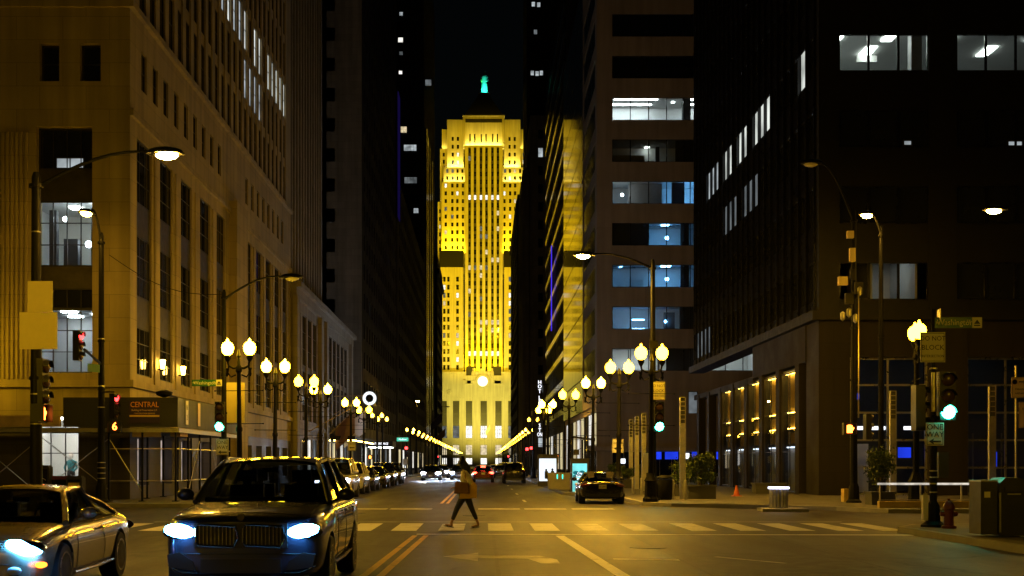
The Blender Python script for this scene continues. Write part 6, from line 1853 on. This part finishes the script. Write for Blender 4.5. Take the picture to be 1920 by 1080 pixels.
# ---- silver-grey coupe at the left edge
def coupe_front(t, S, Y):
    for s_ in (-1, 1):
        hl = lens(t,'headlight',(s_*0.66,Y(0.035),0.665),(0.215,0.17,0.075),'head_blue',s_*14)
        q = MB('chrome'); q.ball((s_*0.655,Y(0.045),0.66),(0.25,0.17,0.095),12,8); q.build('headlight_housing', t, True)
        lens(t,'fog_light',(s_*0.60,Y(0.0)-0.0,0.40),(0.085,0.05,0.05),'lens_off')
        lens(t,'side_marker',(s_*0.845,Y(0.045),0.455),(0.06,0.12,0.035),'amber')
    m = MB('black_plastic'); m.prism([(-0.42,0.52),(0.42,0.52),(0.36,0.66),(-0.36,0.66)],Y(0)-0.01,Y(0)+0.2,'y'); m.build('grille', t)
    m = MB('chrome')
    for k in range(4): m.box(-0.40+0.01*k,0.40-0.01*k,Y(0)-0.02,Y(0)-0.008,0.54+0.032*k,0.552+0.032*k)
    m.lathe([(0,-0.02),(0.05,-0.02),(0.05,0.0)],(0,Y(0)-0.012,0.6),16,axis='y'); m.build('grille_bar', t)
    m = MB('black_plastic'); m.box(-0.6,0.6,Y(0)-0.0,Y(0)+0.2,0.24,0.33); m.build('lower_intake', t)
    plate(t, Y(0)-0.02, 0.43)
silver = paint('warm_silver_car_paint',(0.46,0.38,0.27),0.7,0.27)
COUPE = dict(L=4.52,W=1.83,H=1.36,wr=0.335,wb=2.62,fo=0.93,paint=silver,belt=0.90,gb=0.86,gt=0.60,ws0=0.295,ws1=0.455,rw1=0.68,rw0=0.83,pillars=(0.60,),hz=0.78,sill=0.27,tz=0.72,coupe=True,rooff=0.05,roofr=0.10,drive=1,pw=0.05,plean=0.0,
  prof=[(0.0,0.62,0.25,0.60,0.02),(0.012,0.76,0.19,0.66,0.04),(0.05,0.90,0.17,0.72,0.05),(0.12,0.975,0.17,0.79,0.06),(0.22,1.0,0.17,0.86,0.05),(0.30,1.0,0.17,0.895,0.02),(0.45,0.985,0.17,0.90,0.0),(0.62,0.985,0.17,0.91,0.0),(0.78,1.0,0.18,0.935,0.02),(0.90,0.98,0.20,0.93,0.03),(0.97,0.90,0.24,0.88,0.03),(1.0,0.74,0.34,0.80,0.02)],
  front=coupe_front, rear=plain_rear)
make_car('coupe','warm silver coupe with lit headlight and amber marker at the left edge','car',COUPE,(-6.1,14.2+2.26,0),R(2.0))

# ---- smaller cars
def std_front(t, S, Y):
    w = W_(S); hm = S.get('head','lens_off')
    for s_ in (-1, 1):
        lens(t,'headlight',(s_*w*0.74,Y(0.012)+0.03,S['fz']),(0.22,0.14,0.11),hm,s_*-6)
        b = MB('black_plastic'); b.box(s_*w*0.5,s_*w*0.82,Y(0)-0.005,Y(0)+0.2,0.32,0.46); b.build('air_intake', t)
    m = MB('black_plastic'); m.box(-w*0.48,w*0.48,Y(0)-0.012,Y(0)+0.2,S['fz']-0.14,S['fz']+0.07); m.build('grille', t)
    m = MB('chrome'); m.box(-w*0.46,w*0.46,Y(0)-0.02,Y(0)-0.0125,S['fz']-0.02,S['fz']+0.005); m.build('grille_bar', t)
    plate(t, Y(0)-0.015, 0.48)
def std_rear(t, S, Y):
    w = W_(S); tz = S['tz']; tm = S.get('tail','tail_off')
    for s_ in (-1, 1): lens(t,'tail_light',(s_*w*0.76,Y(0.992)-0.02,tz),(0.2,0.09,0.085),tm,s_*8)
    plate(t, Y(1)+0.015, tz-0.06, 1, 'HJ 2841' if S.get('ptxt') else '')
    m = MB('black_plastic'); m.box(-w*0.7,w*0.7,Y(1)-0.2,Y(1)+0.004,0.28,0.42); m.build('bumper', t)
    if tm == 'tail':
        m = MB('tail'); m.box(-0.2,0.2,Y(S['rw1'])+0.05,Y(S['rw1'])+0.1,S['H']-0.1,S['H']-0.05); m.build('brake_light', t)
    if not S.get('van'):
        m = MB('chrome'); m.box(-w*0.42,w*0.42,Y(1)-0.01,Y(1)+0.012,tz+0.05,tz+0.075); m.build('boot_trim', t)
def sedan(p, **k):
    d = dict(L=4.75,W=1.83,H=1.46,wr=0.33,wb=2.75,fo=0.95,paint=p,belt=0.96,gb=0.87,gt=0.63,ws0=0.29,ws1=0.42,rw1=0.72,rw0=0.865,pillars=(0.53,0.735),hz=0.82,tz=0.82,fz=0.70,rooff=0.05,roofr=0.08,plean=0.01,
      prof=[(0.0,0.74,0.28,0.70,0.03),(0.015,0.87,0.22,0.76,0.04),(0.06,0.965,0.2,0.83,0.05),(0.2,1.0,0.2,0.92,0.04),(0.30,1.0,0.2,0.96,0.02),(0.5,0.99,0.2,0.965,0.0),(0.75,0.995,0.2,0.98,0.0),(0.88,0.99,0.22,0.99,0.02),(0.96,0.94,0.26,0.97,0.02),(0.99,0.88,0.30,0.92,0.02),(1.0,0.78,0.36,0.84,0.01)],front=std_front,rear=std_rear,sub=2,spokes=7); d.update(k); return d
def crossover(p, **k):
    d = dict(L=4.65,W=1.86,H=1.70,wr=0.35,wb=2.7,fo=0.9,paint=p,belt=1.08,gb=0.885,gt=0.70,ws0=0.28,ws1=0.40,rw1=0.90,rw0=0.975,pillars=(0.53,0.745),hz=0.95,tz=0.98,fz=0.84,rooff=0.05,roofr=0.07,van=True,
      prof=[(0.0,0.80,0.34,0.90,0.03),(0.012,0.90,0.28,0.95,0.03),(0.05,0.97,0.25,0.99,0.04),(0.2,1.0,0.24,1.06,0.04),(0.30,1.0,0.24,1.09,0.02),(0.5,0.99,0.24,1.095,0.0),(0.75,0.99,0.25,1.10,0.0),(0.93,0.985,0.28,1.10,0.0),(0.98,0.94,0.32,1.06,0.0),(1.0,0.86,0.38,0.98,0.0)],front=std_front,rear=std_rear,sub=2,spokes=8); d.update(k); return d
black = paint('black_car_paint',(0.008,0.008,0.009),0.3,0.18)
white = paint('white_car_paint',(0.62,0.6,0.56),0.05,0.3)
grey = paint('dark_grey_car_paint',(0.05,0.05,0.055),0.6,0.25)
blue = paint('steel_blue_car_paint',(0.12,0.15,0.22),0.6,0.25)
red = paint('dark_red_car_paint',(0.14,0.012,0.012),0.5,0.22)
make_car('parked_car','parked black sedan seen from behind at the right kerb','car',sedan(black,ptxt=True,L=4.5,H=1.29,belt=0.87,tz=0.76,hz=0.75,rw1=0.68,rw0=0.87,prof=[(0.0,0.74,0.26,0.64,0.03),(0.015,0.87,0.2,0.70,0.04),(0.06,0.965,0.18,0.76,0.05),(0.2,1.0,0.18,0.83,0.04),(0.30,1.0,0.18,0.87,0.02),(0.5,0.99,0.18,0.875,0.0),(0.75,0.995,0.18,0.89,0.0),(0.88,0.99,0.2,0.90,0.02),(0.96,0.94,0.24,0.89,0.02),(0.99,0.88,0.28,0.85,0.02),(1.0,0.78,0.34,0.77,0.01)]),(4.8,51.4,0),R(180-1.5))
make_car('suv','white van like SUV with one dazzling headlight right behind the large dark SUV','car',crossover(white,head='head_white',H=1.9,belt=1.15),(-7.0,58.6,0),0)
make_car('parked_car','parked white SUV with dark bumper openings on the left','car',crossover(white,L=4.5),(-7.25,66.8,0),0,'cars parked along the left kerb')
pk = [('sedan',grey,73.6,'parked dark grey sedan second behind the white SUV'),('sedan',black,81.8,'parked black sedan with bright edge in the left row'),('suv',black,89.0,'parked black SUV in the left row, before the last one'),('suv',grey,97.0,'last parked dark SUV in the left row')]
for kd, pt, y, lab in pk:
    make_car('parked_car',lab,'car',(sedan if kd == 'sedan' else crossover)(pt,sub=1,head='lens_off'),(-7.3,y+0.4,0),0,'cars parked along the left kerb')
make_car('oncoming_car','far oncoming car with two dazzling headlights in the left lane','car',sedan(grey,sub=1,head='head_far'),(-4.9,116,0),0)
make_car('oncoming_car','oncoming blue grey car with headlights behind the walking woman','car',sedan(blue,sub=1,head='head_far'),(-2.35,121,0),0)
make_car('oncoming_car','third oncoming car mostly hidden behind the headlight glare','car',sedan(grey,sub=1,head='head_far'),(-4.7,135,0),0)
make_car('braking_car','dark red car with glowing tail lights beyond the walking woman','car',sedan(red,sub=1,tail='tail'),(-0.05,105,0),R(180))
make_car('suv','black SUV driving away in the right lane','car',crossover(black,sub=1),(2.45,100.5,0),R(180))
make_car('receding_car','black sedan driving away ahead of the black SUV','car',sedan(black,sub=1),(1.95,138,0),R(180))
make_car('receding_car','small pale car far down the right lane','car',sedan(white,sub=1),(1.6,178,0),R(180))
make_car('receding_car','tiny dark car farthest down the right lane','car',crossover(grey,sub=1),(3.2,196,0),R(180))

# ================================================================ PEOPLE
def skin_mesh(name, J, E, mat, sub=2):
    names = list(J)
    me = bpy.data.meshes.new(name+'_tmp')
    me.from_pydata([J[n][0] for n in names], [(names.index(a), names.index(b)) for a, b in E], [])
    o = bpy.data.objects.new(name+'_tmp', me); COL.objects.link(o)
    o.modifiers.new('skin', 'SKIN')
    sv = me.skin_vertices[0].data
    for i, n in enumerate(names):
        r = J[n][1]; sv[i].radius = r if isinstance(r, tuple) else (r, r)
        sv[i].use_root = (i == 0)
    s = o.modifiers.new('sub', 'SUBSURF'); s.levels = sub; s.render_levels = sub
    bpy.context.view_layer.update()
    m = evaluated(o, name)
    m.materials.clear(); m.materials.append(M[mat] if isinstance(mat, str) else mat)
    m.polygons.foreach_set('use_smooth', [True]*len(m.polygons))
    return m
# woman walking to the left; local frame: -x is forward, -y faces the camera
wx = at(871,987,31.2)
wm = thing('person','woman with dark hair in cream top and navy trousers walking across the street','person',(wx.x,31.2,0.006))
J = {'pelvis':((0.03,0,0.93),(0.15,0.11)),'waist':((0.02,0,1.08),(0.125,0.095)),'chest':((0.015,0,1.27),(0.15,0.11)),'neck0':((0.0,0,1.42),0.065),'neck1':((-0.02,0,1.49),0.05),'head0':((-0.03,0.01,1.57),(0.085,0.08)),'head1':((-0.025,0.01,1.66),(0.085,0.078)),
 'nose':((-0.125,0.03,1.575),0.014),
 'shL':((0.01,0.16,1.37),0.062),'elL':((-0.04,0.22,1.12),0.045),'wrL':((-0.20,0.15,1.02),0.03),'paL':((-0.27,0.13,1.02),(0.04,0.022)),
 'shR':((0.01,-0.16,1.37),0.062),'elR':((0.16,-0.22,1.14),0.045),'wrR':((0.07,-0.19,0.96),0.03),'paR':((0.03,-0.19,0.90),(0.04,0.022)),
 'hipL':((0.02,0.085,0.87),0.095),'knL':((-0.19,0.085,0.50),0.062),'anL':((-0.34,0.085,0.115),0.036),'heL':((-0.31,0.085,0.05),0.034),'toL':((-0.50,0.085,0.075),0.026),
 'hipR':((0.04,-0.085,0.87),0.095),'knR':((0.17,-0.085,0.52),0.062),'anR':((0.34,-0.085,0.13),0.036),'heR':((0.365,-0.085,0.075),0.034),'toR':((0.17,-0.085,0.03),0.026)}
E = [('pelvis','waist'),('waist','chest'),('chest','neck0'),('neck0','neck1'),('neck1','head0'),('head0','head1'),('head0','nose'),('chest','shL'),('shL','elL'),('elL','wrL'),('wrL','paL'),('chest','shR'),('shR','elR'),('elR','wrR'),('wrR','paR'),
 ('pelvis','hipL'),('hipL','knL'),('knL','anL'),('anL','heL'),('heL','toL'),('pelvis','hipR'),('hipR','knR'),('knR','anR'),('anR','heR'),('heR','toR')]
def fingers(J, E, palm, dirv, up, side, tag_):
    d = Vector(dirv).normalized(); u = Vector(up).normalized(); s = Vector(side).normalized()
    p = Vector(palm)
    for k, (ln, off) in enumerate(((0.065,-0.027),(0.075,-0.009),(0.07,0.009),(0.055,0.026))):
        a = p+d*0.035+s*off; b = a+d*ln*0.5-u*0.012; c = a+d*ln*0.8-u*0.04
        for i, q in enumerate((a, b, c)): J[f'{tag_}{k}{i}'] = (tuple(q), 0.0095-0.001*i)
        E += [('pa'+tag_, f'{tag_}{k}0'), (f'{tag_}{k}0', f'{tag_}{k}1'), (f'{tag_}{k}1', f'{tag_}{k}2')]
    a = p-s*0.035; b = a-s*0.025+d*0.03; J[tag_+'t0'] = (tuple(a), 0.011); J[tag_+'t1'] = (tuple(b), 0.009)
    E += [('pa'+tag_, tag_+'t0'), (tag_+'t0', tag_+'t1')]
fingers(J, E, J['paL'][0], (-1,0,-0.1), (0,0,1), (0,1,0), 'L')
fingers(J, E, J['paR'][0], (-0.3,0,-1), (-1,0,0), (0,1,0), 'R')
put('body', skin_mesh('body', J, E, 'skin'), wm)
def sub(keys, grow, extra=None):
    q = {k: (J[k][0], tuple(v+grow for v in J[k][1]) if isinstance(J[k][1], tuple) else J[k][1]+grow) for k in keys}
    q.update(extra or {}); return q
jt = sub(['pelvis','hipL','knL','hipR','knR'],0.012)
jt['cuL'] = ((-0.315,0.085,0.18),0.052); jt['cuR'] = ((0.315,-0.085,0.20),0.052)
put('trousers', skin_mesh('trousers', jt, [('pelvis','hipL'),('hipL','knL'),('knL','cuL'),('pelvis','hipR'),('hipR','knR'),('knR','cuR')], 'denim'), wm)
js = sub(['chest','waist','neck0','shL','elL','shR','elR'],0.038)
js['hem'] = ((0.04,0,0.95),(0.19,0.14)); js['cuL'] = ((-0.15,0.165,1.045),0.045); js['cuR'] = ((0.09,-0.2,1.0),0.045)
js['neck0'] = ((0.0,0,1.43),0.07)
put('cardigan', skin_mesh('cardigan', js, [('chest','waist'),('waist','hem'),('chest','neck0'),('chest','shL'),('shL','elL'),('elL','cuL'),('chest','shR'),('shR','elR'),('elR','cuR')], 'cream'), wm)
jh = {'a':((0.005,0.0,1.66),(0.125,0.12)),'b':((0.035,-0.005,1.56),(0.155,0.135)),'c':((0.075,-0.01,1.44),(0.145,0.13)),'d':((0.10,-0.01,1.33),(0.075,0.09)),'f':((-0.05,-0.02,1.69),(0.075,0.085)),'g':((-0.03,-0.075,1.55),(0.055,0.04)),'h':((0.0,-0.10,1.42),(0.045,0.03))}
put('hair', skin_mesh('hair', jh, [('a','b'),('b','c'),('c','d'),('a','f'),('b','g'),('g','h')], 'hair'), wm)
for s_, (ax, y, hz_) in enumerate(((-0.40,0.085,0.0),(0.27,-0.085,0.0))):
    m = MB('black_leather')
    pts = [(-0.12,0.028),(-0.08,0.045),(0.0,0.055),(0.06,0.05),(0.10,0.03)]
    m.lathe([(0.0,0.0),(1,0.0),(1,0.018),(0,0.018)],(0,0,0),16,0.135,0.045)
    m.tube([(-0.04,-0.04,0.02),(-0.05,0,0.062),(-0.04,0.04,0.02)],0.012,6); m.tube([(0.05,-0.04,0.02),(0.07,0,0.09),(0.05,0.04,0.02)],0.012,6)
    o = m.build('shoe', wm, True); o.location = (ax, y, 0.004 if s_ else 0.022); o.rotation_euler = (0, R(8) if not s_ else R(-8), 0)
for s_ in (-1, 1):
    m = MB('room_white'); m.ball((-0.108,0.012+s_*0.03,1.605),(0.008,0.012,0.008),8,6); m.build('eye', wm, True)
m = MB('brown_leather'); m.ball((-0.108,0.02,1.525),(0.008,0.022,0.007),8,6); m.build('mouth', wm, True)
# bags carried
bg = thing('tote_bag','brown leather tote bag hanging at the walking woman\'s side','bag',(wx.x-0.07,31.2-0.29,0.88))
m = MB('brown_leather'); P = [(-0.19,0),(0.19,0.0),(0.175,0.28),(-0.165,0.30)]
m.prism(P,-0.05,0.07,'y'); o = m.build('bag_body', bg); bv = o.modifiers.new('b','BEVEL'); bv.width = 0.025; bv.segments = 3
m = MB('brown_leather')
for y in (-0.045,0.06): m.tube([(-0.1,y,0.28),(-0.06,y+0.06,0.5),(0.03,0.11,0.62),(0.1,y+0.06,0.5),(0.12,y,0.28)],0.009,6)
m.build('strap', bg, True)
bg = thing('shoulder_bag','mustard yellow bag at the walking woman\'s hip below the brown tote','bag',(wx.x+0.11,31.2-0.2,0.745))
m = MB('mustard'); m.prism([(-0.24,0.0),(0.2,0.02),(0.21,0.34),(0.14,0.42),(0.06,0.36),(-0.2,0.26)],-0.09,-0.02,'y'); o = m.build('bag_body', bg); bv = o.modifiers.new('b','BEVEL'); bv.width = 0.02; bv.segments = 3
m = MB('mustard'); m.tube([(0.12,-0.05,0.4),(0.06,-0.02,0.52),(-0.05,0.0,0.6)],0.012,6); m.build('strap', bg, True)
# driver of the large dark SUV
dr = thing('person','driver in a dark jacket behind the wheel of the large dark SUV','person',(-2.93+0.38,14.75+4.92*0.53-0.13,0.0))
JD = {'pelvis':((0,0.0,0.66),(0.15,0.12)),'waist':((0,0.03,0.82),(0.14,0.11)),'chest':((0,0.06,1.04),(0.17,0.12)),'neck0':((0,0.05,1.22),0.06),'neck1':((0,0.03,1.29),0.055),'head0':((0,0.02,1.36),(0.075,0.085)),'head1':((0,0.03,1.45),(0.078,0.088)),'nose':((0,-0.075,1.37),0.013),
 'shL':((-0.17,0.06,1.15),0.06),'elL':((-0.22,-0.16,0.98),0.045),'paL':((-0.14,-0.42,1.13),(0.04,0.025)),'shR':((0.17,0.06,1.15),0.06),'elR':((0.22,-0.16,0.98),0.045),'paR':((0.14,-0.42,1.13),(0.04,0.025)),
 'knL':((-0.13,-0.42,0.72),0.07),'anL':((-0.13,-0.62,0.42),0.045),'knR':((0.13,-0.42,0.72),0.07),'anR':((0.13,-0.62,0.42),0.045)}
ED = [('pelvis','waist'),('waist','chest'),('chest','neck0'),('neck0','neck1'),('neck1','head0'),('head0','head1'),('head0','nose'),('chest','shL'),('shL','elL'),('elL','paL'),('chest','shR'),('shR','elR'),('elR','paR'),('pelvis','knL'),('knL','anL'),('pelvis','knR'),('knR','anR')]
fingers(JD, ED, JD['paL'][0], (0.2,-1,0.3), (0,0,1), (1,0,0), 'L'); fingers(JD, ED, JD['paR'][0], (-0.2,-1,0.3), (0,0,1), (1,0,0), 'R')
put('body', skin_mesh('body', JD, ED, 'skin'), dr)
jj = {k: (JD[k][0], tuple(v+0.02 for v in JD[k][1]) if isinstance(JD[k][1], tuple) else JD[k][1]+0.02) for k in ('chest','waist','shL','elL','shR','elR')}
jj['cuL'] = ((-0.155,-0.37,1.10),0.045); jj['cuR'] = ((0.155,-0.37,1.10),0.045)
put('jacket', skin_mesh('jacket', jj, [('chest','waist'),('chest','shL'),('shL','elL'),('elL','cuL'),('chest','shR'),('shR','elR'),('elR','cuR')], 'leather'), dr)
m = MB('hair'); m.ball((0,0.045,1.465),(0.095,0.10,0.085),12,8); m.build('hair', dr, True)
